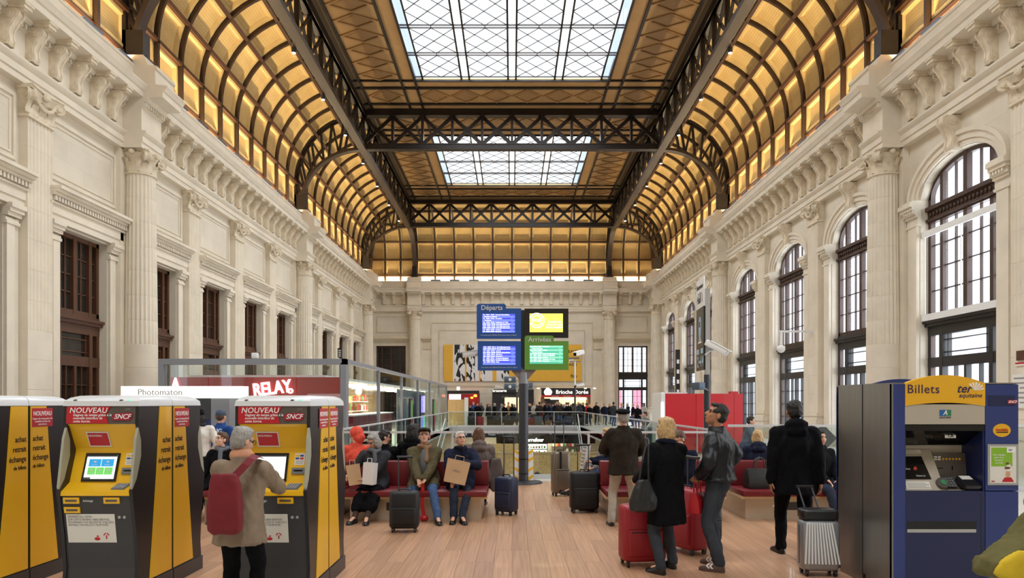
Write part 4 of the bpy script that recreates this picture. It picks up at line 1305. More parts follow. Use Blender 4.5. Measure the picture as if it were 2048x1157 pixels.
# dark advertising frames and departure monitors standing outside the shop
def poster_frame(y, x=-4.4, label=''):
    t = thing('poster_stand', label, 'display', (x, y, 0))
    MB().rbox(-.04, .06, -.35, .35, 0, 1.95, .04).build('housing', 'black_plastic', t, smooth=40)
    emat('poster_a%d' % int(y), (190, 120, 110), .5); 
    MB().box(.061, .066, -.28, .28, .3, 1.0).build('poster', 'tin_red', t); MB().box(.061, .066, -.28, .28, 1.05, 1.85).build('poster', 'tin_green', t)
    MB().box(-.28, .28, -.062, -.06, .3, 1.8).build('poster', 'tin_gold', t) if False else None
    return t
glo = [('screen_blue', (96, 96, 214), 1.0), ('screen_pale', (150, 160, 235), 1.0), ('screen_teal', (80, 190, 150), 1.0)]
for n_, c_, e_ in glo: emat(n_, c_, e_)
poster_frame(30.6, -4.55, 'black framed advertising stand beside the shop glass, nearer to the benches')
poster_frame(39.5, -4.55, 'black framed advertising stand beside the shop glass, beyond the monitors')
t = thing('monitor_stand', 'tall stand with four blue and green timetable monitors beside the shop glass', 'display', (-4.52, 34.6, 0))
MB().box(-.06, 0, -.75, .75, 0, 2.15).build('stand', 'black_plastic', t)
for (y0, y1, z0, z1, m_) in ((-.72, -.02, 1.25, 2.1, 'screen_blue'), (.02, .72, 1.25, 2.1, 'screen_pale'), (-.72, -.02, .25, 1.1, 'screen_blue'), (.02, .72, .25, 1.1, 'screen_teal')):
    m = MB().box(0, .02, y0, y1, z0, z1).build('screen', m_, t)
    for r in range(8): MB().box(.02, .024, y0 + .05, y1 - .1 - .15 * (r % 3), z0 + .06 + r * .095, z0 + .10 + r * .095).build('text_line', 'ink_white', m)

# ================================================================ PHOTO BOOTH
t = thing('photo_booth', 'photo booth with a glowing white sign above a dark opening', 'booth', (0, 13.0, 0))
pb = t
x0, x1 = px(242, 0, 13).x, px(485, 0, 13).x
zt, zb = px(0, 773, 13).z, px(0, 797, 13).z
emat('booth_sign', (255, 255, 248), 1.15)
MB().box(x0, x1, 0, .3, zb, zt).build('sign_box', 'booth_sign', t)
MB().box(x0 + .1, x0 + 1.2, .05, 1.55, 0, zb).build('cabin', 'grey_plastic', t)
MB().box(x1 - .62, x1 - .27, .05, 1.55, 0, zb).build('side_wall', 'steel_paint', t)
MB().box(x0 + 1.2, x1 - .62, 1.45, 1.55, 0, zb).build('back_panel', 'steel_dark', t)
MB().box(x0 + 1.2, x1 - .62, .05, 1.5, zb - .4, zb).build('lintel', 'steel_dark', t)
MB().box(x1 - 1.35, x1 - .85, 1.38, 1.45, 1.05, 1.5).build('screen', 'screen_pale', t)
lettering('Photomaton', .17, 'ink_grey', t, ((x0 + .75), -.01, zb + .11), extrude=.004)

# ================================================================ DISPLAY COLUMN
DC = 15.05
X0 = px(1047, 0, DC).x
t = thing('display_column', 'dark column carrying four departure and arrival screens above a forked head', 'display', (X0, DC, 0))
dcol = t
def L(x, y): p = px(x, y, DC); return (p.x - X0, p.z)
b = MB(); b.lathe([(.42, 0), (.42, .015), (.38, .04), (.12, .05)], 32); b.build('base_plate', 'steel_dark', t, smooth=40)
zj = L(0, 768)[1]; zf = L(0, 742)[1]
MB().cyl((0, 0), .105, .05, zj, 28).build('pole', 'steel_dark', t, smooth=40)
MB().lathe([(.105, zj), (.105, zj + .16), (.10, zj + .25)], 28).build('pole_head', 'steel_paint', t, smooth=40)
mat('fork_taupe', (126, 116, 112), .5)
for s in (-1, 1):
    b = MB(); b.prism([(-.0 * s, zj + .1), (s * .105, zj + .1), (s * .30, zf + .04), (s * .30, zf + .2), (s * .14, zf + .2), (s * .0, zj + .3)], lambda p, q: (p[0], q, p[1]), -.07, .07)
    b.build('fork_arm', 'fork_taupe', t)
MB().box(-.06, .06, .06, .12, zf - .1, L(0, 620)[1]).build('spine', 'steel_dark', t)
mat('dep_blue', (28, 78, 150), .35); mat('arr_green', (96, 148, 58), .35); mat('sign_black', (20, 19, 20), .3)
mat('sign_text_grey', (206, 206, 200), .5)
def panel(xa, xb, ya, yb, m_, tab, ttl, sm):
    (x0_, z1), (x1_, z0) = L(xa, ya), L(xb, yb)
    pts = [(x0_, z0), (x1_, z0), (x1_, z1)]
    if tab:
        (tx, tz) = L(tab[0], tab[1]); r = .035
        pts += [(tx + .0, z1), (tx, tz - r), (tx - r, tz), (x0_ + r, tz), (x0_, tz - r)]
    else: pts += [(x0_, z1)]
    o = MB().prism(pts, lambda p, q: (p[0], q, p[1]), -.14, -.04).build('panel', m_, t)
    if ttl: lettering(ttl[0], .145, 'sign_text_grey', o, (L(*ttl[1])[0], -.145, L(*ttl[1])[1]), bold=.012)
    return o
emat('lcd_blue_a', (70, 78, 214), .7); emat('lcd_blue_b', (112, 132, 236), .75); emat('lcd_green_a', (80, 176, 146), .7); emat('lcd_green_b', (130, 206, 178), .75)
emat('lcd_white', (246, 248, 255), .95); emat('lcd_yellow', (240, 222, 100), .75)
def lcd(o, xa, xb, ya, yb, cols, rows, side):
    (x0_, z1), (x1_, z0) = L(xa, ya), L(xb, yb)
    s_ = MB().box(x0_, x1_, -.146, -.14, z0, z1).build('screen', cols[0], o)
    n = len(rows); h = (z1 - z0) / n
    for i, r in enumerate(rows):
        zc = z1 - h * (i + .5)
        if i % 2: MB().box(x0_ + .002, x1_ - .002, -.148, -.146, zc - h / 2, zc + h / 2).build('row_band', cols[1], o)
        if r: inst('text_line', text_mesh(r, h * .92, 'lcd_white', .001, .02, align='LEFT'), o, (x0_ + .012, -.15, zc), FRONT)
    if side: inst('side_title', text_mesh(side, .115, 'lcd_blue_b' if side != 'arrivees' else 'lcd_green_b', .001, .01), o, (x1_ - .07, -.151, (z0 + z1) / 2), (pi / 2, -pi / 2, 0))
o = panel(954, 1042, 619, 679, 'dep_blue', (1012, 610), ('D\u00e9parts', (984, 618)), None)
lcd(o, 965, 1030, 630, 667, ('lcd_blue_a', 'lcd_blue_b'), ['Ter  8641 14h35  Limoges Benedictins', '   Libourne, Coutras', 'Ter  8642 14h36  Arcachon', '    Arcachon', 'Ter  8644 14h38  St Mariens St Yzan', 'TGV  8451 14h45  Paris Montparnasse', 'TGV  8453 14h52  Paris Montparnasse', 'TGV  8455 14h57  Paris Montparnasse', 'Ter  8646 15h04  Coutras', 'Ter  8648 15h09  Bergerac'], 'd\u00e9parts')
lettering('Les trains sont affich\u00e9s 20 minutes avant le d\u00e9part', .039, 'sign_text_grey', o, (L(998, 0)[0], -.142, L(0, 672)[1]))
o = panel(956, 1042, 684, 742, 'dep_blue', None, None, None)
lcd(o, 966, 1031, 694, 731, ('lcd_blue_a', 'lcd_blue_b'), ['TGV  8457 15h16  Paris Montparnasse', 'TGV  8459 15h18  Paris Montparnasse', 'Ter  8651 15h21  Langon', 'Ter  8653 15h28  Limoges Benedictins', 'Ter  8655 15h31  Libourne', 'Ter  8657 15h37  Arcachon', 'IC   4657 15h41  Toulouse Matabiau', 'IC   4659 15h47  Toulouse Matabiau', 'Ter  8659 15h52  Agen', ''], 'd\u00e9parts')
lettering('Les trains sont affich\u00e9s 20 minutes avant le d\u00e9part', .039, 'sign_text_grey', o, (L(999, 0)[0], -.142, L(0, 736)[1]))
o = panel(1049, 1136, 619, 677, 'sign_black', None, None, None); o.location.y = .03
(xa, za), (xb, zb_) = L(1059, 629), L(1125, 666)
s_ = MB().box(xa, xb, -.146, -.14, zb_, za).build('screen', 'lcd_yellow', o)
def ring(parent, cx, cz, r, w, m_, a0=0, a1=2 * pi, y=-.149, name='ring_mark'):
    b = MB(); n = 30
    for i in range(n):
        t0, t1 = a0 + (a1 - a0) * i / n, a0 + (a1 - a0) * (i + 1) / n
        q = [(cx + rr * cos(tt), y, cz + rr * sin(tt)) for rr, tt in ((r, t0), (r + w, t0), (r + w, t1), (r, t1))]
        b.add(q, [(0, 1, 2, 3)])
    return b.build(name, m_, parent)
cx_, cz_ = L(1073, 643)
ring(s_, cx_, cz_, .10, .016, 'lcd_white'); ring(s_, cx_, cz_, .145, .025, 'lcd_white', radians(-70), radians(160)); ring(s_, cx_, cz_, .145, .02, 'lcd_white', radians(200), radians(300))
lettering('WiFi', .1, 'lcd_white', s_, (cx_, -.15, cz_), bold=.01, extrude=.001)
for r_, w_ in ((0, .24), (1, .26), (2, .22)):
    lettering(['CONNECTEZ', 'VOUS EN GARE', 'GRATUITEMENT'][r_], .052, 'lcd_white', s_, (L(1108, 0)[0], -.15, L(0, 646 + r_ * 5.4)[1]), bold=.012, extrude=.001)
o = panel(1049, 1136, 684, 741, 'arr_green', (1107, 673), ('Arriv\u00e9es', (1079, 681)), None)
lcd(o, 1059, 1125, 693, 729, ('lcd_green_b', 'lcd_green_a'), ['Ter  8661 14h33  Arcachon', '   Train a l\u2019arrivee', 'Ter  8663 14h37  Langon', '   Train a l\u2019arrivee', 'Ter  8665 14h41  Toulouse Matabiau', 'IC   4651 14h46  Toulouse Matabiau', 'Ter  8667 14h50  Coutras', 'Ter  8669 14h57  St Mariens St Yzan', 'Ter  8671 15h01  Perigueux', ''], 'arrivees')
# white and yellow guard wings round the foot
for s in (-1, 1):
    o = MB().box(s * .105, s * .215, -.02, .02, .06, .72).build('guard_wing', 'white_paint', t)
    for z in (.06, .24, .46, .62):
        b = MB(); b.prism([(s * .105, z), (s * .215, z + .07), (s * .215, z + .13), (s * .105, z + .06)], lambda p, q: (p[0], q, p[1]), -.024, -.02); b.build('chevron', 'k_yellow', o)
for z in (.2, .52): MB().cyl((0, 0), .112, z, z + .02, 24).build('strap', 'black_gloss', t)

# ================================================================ CAMERAS, POLES, TOTEM
def cctv(label, loc, rz, pitch, size=1.0, arm=(0, 0, -.3)):
    t = thing('security_camera', label, 'camera', loc, rz)
    M = Matrix.Rotation(pitch, 4, 'X') @ Matrix.Scale(size, 4)
    b = MB(); b.rbox(-.075, .075, -.28, .28, -.07, .07, .03); b.xf(M); b.build('housing', 'white_paint', t, smooth=40)
    b = MB(); b.box(-.085, .085, -.34, .2, .07, .085); b.xf(M); b.build('sun_shield', 'white_paint', t)
    b = MB(); b.box(-.055, .055, -.285, -.28, -.05, .05); b.xf(M); b.build('window', 'black_gloss', t)
    b = MB(); b.tube([M @ Vector((0, .05, -.07)), Vector(arm) * .5 + Vector((0, .03, 0)), Vector(arm)], .02 * size, 8); b.build('bracket', 'steel', t)
    return t
# welcome totem pole
PD = 18.4
pp = px(1414, 805, PD)
t = thing('sign_totem', 'grey pole with black and white hall sign showing a train symbol and platform numbers', 'sign', (pp.x, PD, 0))
def LZ(y, D=PD): return px(0, y, D).z
MB().cyl((0, 0), .085, 0, LZ(750), 24).build('pole', 'steel_dark', t, smooth=40)
MB().box(-.055, .07, -.05, .05, LZ(750), LZ(578)).build('upper_pole', 'steel', t)
MB().lathe([(.3, 0), (.3, .02), (.1, .05)], 24).build('base_plate', 'steel_dark', t)
ang = radians(90 + 6)
sg = empty('sign_blade'); sg.parent = t; sg.location = (-.06, 0, 0); sg.rotation_euler = (0, 0, -pi / 2 - radians(5))
bpy.data.objects.remove(sg)
RZ = -pi / 2 - radians(4)
Rm = Matrix.Rotation(RZ, 4, 'Z')        # blade local +x runs away from the camera, face towards -X
def blade(x0, x1, z0, z1, m_, y0=-.02, y1=.02, name='sign_panel'):
    b = MB(); b.box(x0, x1, y0, y1, z0, z1); return b.build(name, m_, t, (-.07, 0, 0), (0, 0, RZ))
ztop, zmid, zbot = LZ(552), LZ(612), LZ(740)
blade(-1.0, 0, zmid, ztop, 'white_paint'); blade(-1.0, 0, zbot, zmid, 'sign_black')
def bl_text(s_, size, m_, x, z, **k):
    me = text_mesh(s_, size, m_, **k)
    o = inst('lettering', me, t, (-.07, 0, 0), (0, 0, RZ))
    me.transform(Matrix.Translation((x, -.024, z)) @ Matrix.Rotation(pi / 2, 4, 'X'))
    return o
bl_text('Bienvenue', .2, 'ink_black', -.5, ztop - .22); bl_text('Gare de Bordeaux', .07, 'ink_grey', -.5, ztop - .40); bl_text('Hall 1', .32, 'ink_black', -.5, zmid + .24, bold=.01)
mat('picto_blue', (168, 200, 224), .5)
def bl_poly(pts, m_, name='pictogram', y=-.026):
    b = MB(); b.prism(pts, lambda p, q: (p[0], q, p[1]), y, y + .006); return b.build(name, m_, t, (-.07, 0, 0), (0, 0, RZ))
zc = zmid - .55
bl_poly([(-.5 + .15 * cos(a) * 1.0, zc + .32 * sin(a)) for a in [2 * pi * k / 20 for k in range(20)]], 'picto_blue')
bl_poly([(-.58, zc + .02), (-.42, zc + .02), (-.44, zc + .17), (-.56, zc + .17)], 'sign_black', y=-.032)
bl_poly([(-.72, zc - .42), (-.28, zc - .42), (-.28, zc - .38), (-.72, zc - .38)], 'ink_white')
bl_poly([(-.62, zc - .38), (-.58, zc - .38), (-.52, zc - .25), (-.56, zc - .25)], 'ink_white'); bl_poly([(-.42, zc - .38), (-.38, zc - .38), (-.44, zc - .25), (-.48, zc - .25)], 'ink_white')
bl_text('2', .42, 'picto_blue', -.75, zc - .95, bold=.01); bl_text('14', .42, 'picto_blue', -.22, zc - .95, bold=.01); bl_text('ABC', .1, 'ink_white', -.47, zc - .95)
bl_poly([(-.9, zc - .72), (-.62, zc - .72), (-.62, zc - .58), (-.9, zc - .58)], 'picto_blue'); bl_poly([(-.36, zc - .72), (-.08, zc - .72), (-.08, zc - .58), (-.36, zc - .58)], 'picto_blue')
bl_poly([(-.95, zc - 1.22), (-.55, zc - 1.22), (-.55, zc - 1.19), (-.95, zc - 1.19)], 'ink_white'); bl_poly([(-.4, zc - 1.22), (-.02, zc - 1.22), (-.02, zc - 1.19), (-.4, zc - 1.19)], 'ink_white')
bl_text('\u2199', .42, 'ink_white', -.5, zc - 1.5, bold=.02)
# cameras around
cctv('white camera housing angled down on the totem pole beside the hall sign', px(1433, 696, PD - .3), radians(58), radians(30), 1.15, arm=(-.22, .25, -.2))
t = thing('loudspeaker', 'grey box loudspeaker on an arm of the totem pole', 'loudspeaker', px(1397, 773, PD - .1), radians(-70))
MB().rbox(-.16, .16, -.1, .1, -.1, .1, .02).build('cabinet', 'lamp_grey', t, smooth=40); MB().cyl((0, 0), .05, -.105, -.10).xf(Matrix.Rotation(pi / 2, 4, 'X')).build('cone', 'black_plastic', t)
MB().tube([(0, .08, 0), (.1, .25, -.12)], .02).build('arm', 'steel', t)
# far camera mast
YM = 49.9
def mast(x, top, label, r=.07):
    p = px(x, 805, YM); t = thing('camera_mast', label, 'mast', (p.x, YM, 0))
    zt_ = px(0, top, YM).z
    MB().cyl((0, 0), r, 0, zt_ * .62, 12).build('lower_pole', 'steel_dark', t, smooth=40); MB().cyl((0, 0), r * .8, zt_ * .62, zt_, 12).build('upper_pole', 'white_paint', t, smooth=40)
    MB().cyl((0, 0), r * 2.4, 0, .03, 12).build('base_plate', 'steel_dark', t)
    return t
mt = mast(1150, 722, 'thin camera mast standing behind the far railing before the bakery')
MB().beam((-.4, 0, px(0, 724, YM).z), (.4, 0, px(0, 724, YM).z), .1, .1).build('cross_arm', 'steel_paint', mt)
cctv('white camera with dark window on an arm beside the arrivals panel', px(1158, 707, 15.2), radians(-38), radians(12), .62, arm=(-.02, .05, -.13))
for xx_ in (0,):
    pass
cctv('white camera housing half hidden behind the lower departures panel', px(946, 708, 15.2), radians(-80), radians(8), .85, arm=(.28, .06, -.04))
MB().beam((L(1130, 717)[0], .15, L(0, 717)[1]), (L(1160, 716)[0], .15, L(0, 716)[1]), .04, .04).build('camera_arm', 'steel_paint', dcol)
cctv('small white camera low on the thin far mast', px(1160, 771, YM - .1), radians(-70), radians(10), 1.2, arm=(-.3, .1, -.1))
ms = mast(1034, 742, 'mast with grey loudspeakers behind the display column')
for k_, (x, y) in enumerate(((1020, 760), (1020, 774), (1054, 772))):
    p = px(x, y, YM - .3)
    t = thing('loudspeaker', ['upper blue grey box loudspeaker on the mast behind the display column', 'lower blue grey box loudspeaker on the mast behind the display column', 'blue grey box loudspeaker half hidden by the display column'][k_], 'loudspeaker', p)
    MB().rbox(-.42, .42, -.2, .2, -.22, .22, .04).build('cabinet', 'lamp_grey', t, smooth=40)
    b = MB(); b.cyl((0, 0), .11, .2, .22, 16); b.xf(Matrix.Rotation(pi / 2, 4, 'X')); b.build('horn', 'white_paint', t)
    b = MB(); b.box(-.9 if k_ == 2 else -.5, .5 if k_ == 2 else .6, .2, .26, -.03, .03); b.build('bracket', 'steel', t)
cctv('small white camera on the loudspeaker mast above the brasserie', px(1000, 775, YM), radians(70), radians(8), 1.3, arm=(.7, .1, -.1))
# dome camera bracket on the arched-window wall
pb_ = px(1562, 697, 28.5)
t = thing('security_camera', 'white dome camera hanging from a bracket before the arched windows', 'camera', pb_)
MB().box(-.1, 1.31, -.04, .04, .66, .74).build('bracket', 'white_paint', t); MB().cyl((0, 0), .06, .1, .70, 12).build('drop_tube', 'white_paint', t)
MB().lathe([(.05, .12), (.16, .08), (.17, -.06), (.12, -.16), (.02, -.2)], 16).build('dome', 'white_paint', t, smooth=180)
t = thing('security_camera', 'small white camera standing on the front beam of the glazed shop', 'camera', px(510, 712, 19.2))
MB().rbox(-.09, .09, -.06, .08, -.08, .08, .03).build('housing', 'white_paint', t, smooth=40); MB().cyl((0, 0), .03, -.2, -.08).build('stem', 'white_paint', t)
# far black totem and small black sign on the door side
for (x, y0_, y1_, D, lab) in ((1355, 700, 800, 30.0, 'narrow black direction totem beyond the red booth'), (680, 697, 716, 42.0, 'small black hanging sign before the dark doors')):
    a, c = px(x - 4, y1_, D), px(x + 4, y0_, D)
    t = thing('direction_sign', lab, 'sign', ((a.x + c.x) / 2, D, 0)); w = (c.x - a.x) / 2
    MB().box(-w, w, -.08, .08, a.z, c.z).build('sign_board', 'sign_black', t)
    MB().box(-.03, .03, -.02, .02, 0, a.z).build('post', 'steel_dark', t)
    for i in range(4): MB().box(-w * .6, w * .6, -.085, -.08, a.z + (c.z - a.z) * (.12 + i * .2), a.z + (c.z - a.z) * (.2 + i * .2)).build('text_line', 'ink_white', t)

# ================================================================ BANNER AND FAR SHOPS ON THE END WALL
t = thing('banner', 'wide yellow banner with black and white abstract strips on the end wall', 'banner', (0, YE - .1, 0))
bx = lambda x: px(x, 0, YE - .1).x
bz = lambda y: px(0, y, YE - .1).z
mat('banner_yellow', (232, 178, 62), .7, var=.03); mat('banner_white', (228, 226, 226), .7)
MB().box(bx(888), bx(1163), -.03, 0, bz(763), bz(690)).build('cloth', 'banner_yellow', t)
def ink(name, sc_, thr):
    m = bpy.data.materials.new(name); MATS[name] = m; m.use_nodes = True
    nt = m.node_tree; N = nt.nodes; L_ = nt.links; b = N['Principled BSDF']; b.inputs['Roughness'].default_value = .7
    tc = N.new('ShaderNodeTexCoord'); mp = N.new('ShaderNodeMapping'); mp.inputs['Scale'].default_value = (sc_, 1, sc_ * .45)
    n = N.new('ShaderNodeTexNoise'); n.inputs['Scale'].default_value = 1.6; n.inputs['Detail'].default_value = 1.0; n.inputs['Distortion'].default_value = .8
    L_.new(tc.outputs['Object'], mp.inputs[0]); L_.new(mp.outputs[0], n.inputs['Vector'])
    r = N.new('ShaderNodeMath'); r.operation = 'GREATER_THAN'; r.inputs[1].default_value = thr; L_.new(n.outputs['Fac'], r.inputs[0])
    mx = N.new('ShaderNodeMix'); mx.data_type = 'RGBA'; mx.inputs['A'].default_value = (.012, .012, .012, 1); mx.inputs['B'].default_value = (.78, .77, .77, 1)
    L_.new(r.outputs[0], mx.inputs['Factor']); L_.new(mx.outputs['Result'], b.inputs['Base Color'])
ink('banner_ink', 1.5, .5); ink('banner_ink_fine', 2.4, .5)
for xa, xb, m_ in ((906, 909, 'banner_white'), (909, 930, 'banner_ink'), (933, 950, 'banner_ink_fine'), (950, 958, 'banner_white'), (961, 970, 'banner_ink_fine'), (970, 985, 'banner_white'), (993, 1003, 'banner_white'), (1003, 1018, 'banner_ink')):
    MB().box(bx(xa), bx(xb), -.036, -.03, bz(763), bz(690)).build('printed_strip', m_, t)
for s_, x, y, sz, m_ in (('BORDEAUX', 1157, 704, .36, 'ink_black'), ('FRAC LAPC', 1154, 722, .62, 'ink_white'), ('MC2A PARNASSE', 1154, 730, .36, 'ink_black'), ('O', 1050, 711, .8, 'ink_white'), ('fnb', 1154, 753, .46, 'ink_black')):
    lettering(s_, sz, m_, t, (bx(x), -.04, bz(y)), bold=.012, align='RIGHT')
YS = 59.8
sxp = lambda x: px(x, 0, YS).x
szp = lambda y: px(0, y, YS).z
emat('bakery_glow', (255, 226, 170), 1.3); emat('menu_white', (255, 250, 240), .95); mat('shop_black', (34, 33, 34), .5)
t = thing('bakery_stall', 'bakery kiosk with white lettering over a red band and warm lit counter', 'shop', (0, YS, 0))
x0, x1 = sxp(1083), sxp(1181)
MB().box(x0, x1, .3, 1.6, szp(779), szp(795) if False else szp(779) + .1).build('roof', 'shop_black', t)
MB().box(x0, x1, 0, .3, szp(791), szp(779)).build('fascia', 'shop_black', t)
MB().box(x0, x1, -.06, .3, szp(795), szp(791)).build('red_band', 'k_red', t)
MB().box(x0 + .1, x1 - .1, 1.5, 1.6, 0, szp(795)).build('back_wall', 'bakery_glow', t)
for x in (x0, x1 - .25): MB().box(x, x + .25, 0, 1.6, 0, szp(795)).build('side_post', 'tin_brown', t)
MB().box(x0 + .25, x1 - .25, .1, .6, 0, 1.1).build('counter', 'tin_brown', t)
MB().box(x0 + .25, x0 + 1.6, 1.0, 1.45, 1.1, 2.1).build('oven_unit', 'steel_dark', t)
for i in range(3): MB().box(x0 + .8 + i * 1.2, x0 + 1.6 + i * 1.2, .35, .4, szp(800), szp(796.5)).build('menu_board', 'menu_white', t)
lettering('Brioche Dor\u00e9e', .47, 'menu_white', t, (sxp(1144), -.03, szp(785)), bold=.012)
ring(t, sxp(1096), szp(785), .28, .06, 'menu_white', y=-.02, name='round_emblem')
b = MB(); b.prism([(sxp(1096) + .36 * cos(2 * pi * k / 20), szp(785) + .26 * sin(2 * pi * k / 20)) for k in range(20)], lambda p, q: (p[0], q, p[1]), -.015, 0); b.build('emblem_disc', 'menu_white', t)
lettering('Sandwicherie            Viennoiserie            Patisserie', .12, 'ink_white', t, ((x0 + x1) / 2, -.07, szp(793)))
for x in (x0 - .3, x0 + .5, x1 - .5, x1 + .3):
    MB().tube([(x, .1, szp(779)), (x, -.4, szp(777))], .03, 6).build('lamp_arm', 'steel_dark', t); MB().ell((x, -.45, szp(777.5)), (.14, .1, .06), 8, 6).build('lamp_head', 'menu_white', t)
t = thing('brasserie_front', 'black brasserie front behind the crowd and the display column', 'shop', (0, YS + .6, 0))
x0, x1 = sxp(984), sxp(1068)
MB().box(x0, x1, -.1, .2, szp(786), szp(779)).build('fascia', 'shop_black', t)
MB().box(x0, x0 + 1.1, 0, 1.2, 0, szp(786)).build('front_panel', 'shop_black', t); MB().box(x1 - 1.0, x1, 0, 1.2, 0, szp(786)).build('front_panel', 'shop_black', t)
MB().box(x0, x1, 1.1, 1.2, 0, szp(786)).build('back_wall', 'steel_dark', t); MB().box(x0 + 1.1, x0 + 2.6, .9, 1.0, .8, 2.2).build('lit_window', 'bakery_glow', t)
MB().box(x0 + 1.1, x1 - 1.0, 0, .2, 2.3, szp(786)).build('lintel', 'shop_black', t)
lettering('brasserie', .34, 'menu_white', t, (sxp(999), -.12, szp(782)), bold=.01); lettering('Caf\u00e9s', .3, 'ink_grey', t, (sxp(1011), -.02, szp(795)))
t = thing('bistro_front', 'small red lit bistro with a white lit panel beyond the glazed shop', 'shop', (0, YS + .4, 0))
x0, x1 = sxp(893), sxp(958)
MB().box(x0, x1, -.1, .2, szp(788), szp(782)).build('fascia', 'shop_black', t)
MB().box(x0, x1, 1.3, 1.4, 0, szp(788)).build('back_wall', 'red_dark', t); MB().box(x1 - .2, x1, 0, 1.4, 0, szp(788)).build('side_wall', 'red_dark', t); MB().box(x0, x0 + .2, 0, 1.4, 0, szp(788)).build('side_wall', 'red_dark', t)
MB().box(sxp(897), sxp(921), 0, .1, szp(801), szp(789)).build('lit_panel', 'menu_white', t)
emat('orange_lamp', (255, 110, 40), 5)
MB().ell((sxp(950), .6, szp(792)), (.2, .2, .12), 8, 6).build('hot_lamp', 'orange_lamp', t); MB().ell((sxp(942), .9, szp(796)), (.14, .14, .1), 8, 6).build('hot_lamp', 'orange_lamp', t)
MB().box(sxp(913), sxp(919), -.1, 0, szp(781), szp(774)).build('lit_sign', 'menu_white', t)
MB().box(x0 + .4, x1 - .4, .5, .9, 0, 1.1).build('counter', 'red_dark', t)
# strand board screen with white post at the far end of the shop
t = thing('plywood_hoarding', 'strand board screen with white end post beside the far railing', 'hoarding', (0, 50.6, 0))
xa, xb = px(896, 0, 50.6).x, px(929, 0, 50.6).x
for i in range(2): MB().box(xa + (xb - xa) * i / 2, xa + (xb - xa) * (i + 1) / 2 - .01, 0, .04, 0, 1.98).build('board', 'osb', t)
MB().box(xb, xb + .28, -.08, .1, 0, 2.12).build('end_post', 'white_paint', t)

# ================================================================ RED BOOTH
t = thing('red_booth', 'large glossy red booth of flat panels beyond the glass railing', 'booth', (0, 23.5, 0))
rx = lambda x: px(x, 0, 23.5).x
zt = px(0, 788, 23.5).z
for i, (xa, xb) in enumerate(((1330, 1392), (1392, 1411), (1411, 1468), (1468, 1486))):
    MB().box(rx(xa) + .006, rx(xb) - .006, 0, .06, 0.05, zt).build('panel', 'red_panel', t)
MB().box(rx(1322), rx(1330), -.02, 1.5, 0, zt).build('end_frame', 'white_paint', t); MB().box(rx(1323), rx(1376), .1, 1.5, zt, zt + .05).build('roof_edge', 'white_paint', t)
emat('booth_tube', (250, 250, 255), 1.5)
MB().box(rx(1321.5), rx(1326), -.06, -.02, .5, zt - .3).build('light_tube', 'booth_tube', t)
MB().box(rx(1330), rx(1486), 1.4, 1.5, 0, zt).build('back_panel', 'red_dark', t); MB().box(rx(1484), rx(1486), .06, 1.4, 0, zt).build('side_panel', 'red_panel', t)
MB().box(rx(1464), rx(1478), .1, .4, zt, zt + .08).build('top_box', 'red_panel', t)

# white screen frame hung before the first arched window, notices on the pilaster
t = thing('screen_frame', 'thin white frame hung across the arched window behind the blue machines', 'frame', (12.86, 19.65, 0))
MB().box(-.04, .04, -1.74, 1.74, 6.9, 7.08).build('top_bar', 'white_paint', t); MB().box(-.04, .04, -1.74, 1.74, 4.30, 4.5).build('bottom_bar', 'white_paint', t)
for y in (-1.6, -.1, 1.6): MB().box(-.012, .012, y - .012, y + .012, 4.5, 6.9).build('tie_rod', 'white_paint', t)
t = thing('wall_plaque', 'small dark brass plaque on the pilaster beyond the blue machines', 'plaque', (12.53, 16.72, 2.93))
MB().box(-.02, .015, -.22, .22, -.12, .12).build('plate', 'iron_purlin', t)
t = thing('wall_notice', 'small white notice with red edge below the brass plaque', 'notice', (12.53, 16.72, 2.72))
MB().box(-.012, .015, -.26, .26, -.04, .04).build('sheet', 'paper', t); MB().box(-.014, -.012, -.26, .26, 0, .04).build('red_edge', 'k_red', t)
t = thing('wall_notice', 'tall white timetable sheet on the pilaster beside the blue machines', 'notice', (12.52, 16.72, 2.05))
o = MB().box(-.012, .02, -.36, .36, -.42, .42).build('sheet', 'paper', t)
for i in range(6): MB().box(-.014, -.012, -.3, .3 - .1 * (i % 3), .3 - i * .12, .34 - i * .12).build('text_line', 'ink_grey', o)
# ================================================================ YELLOW TICKET MACHINES
KW, KD = .67, .66
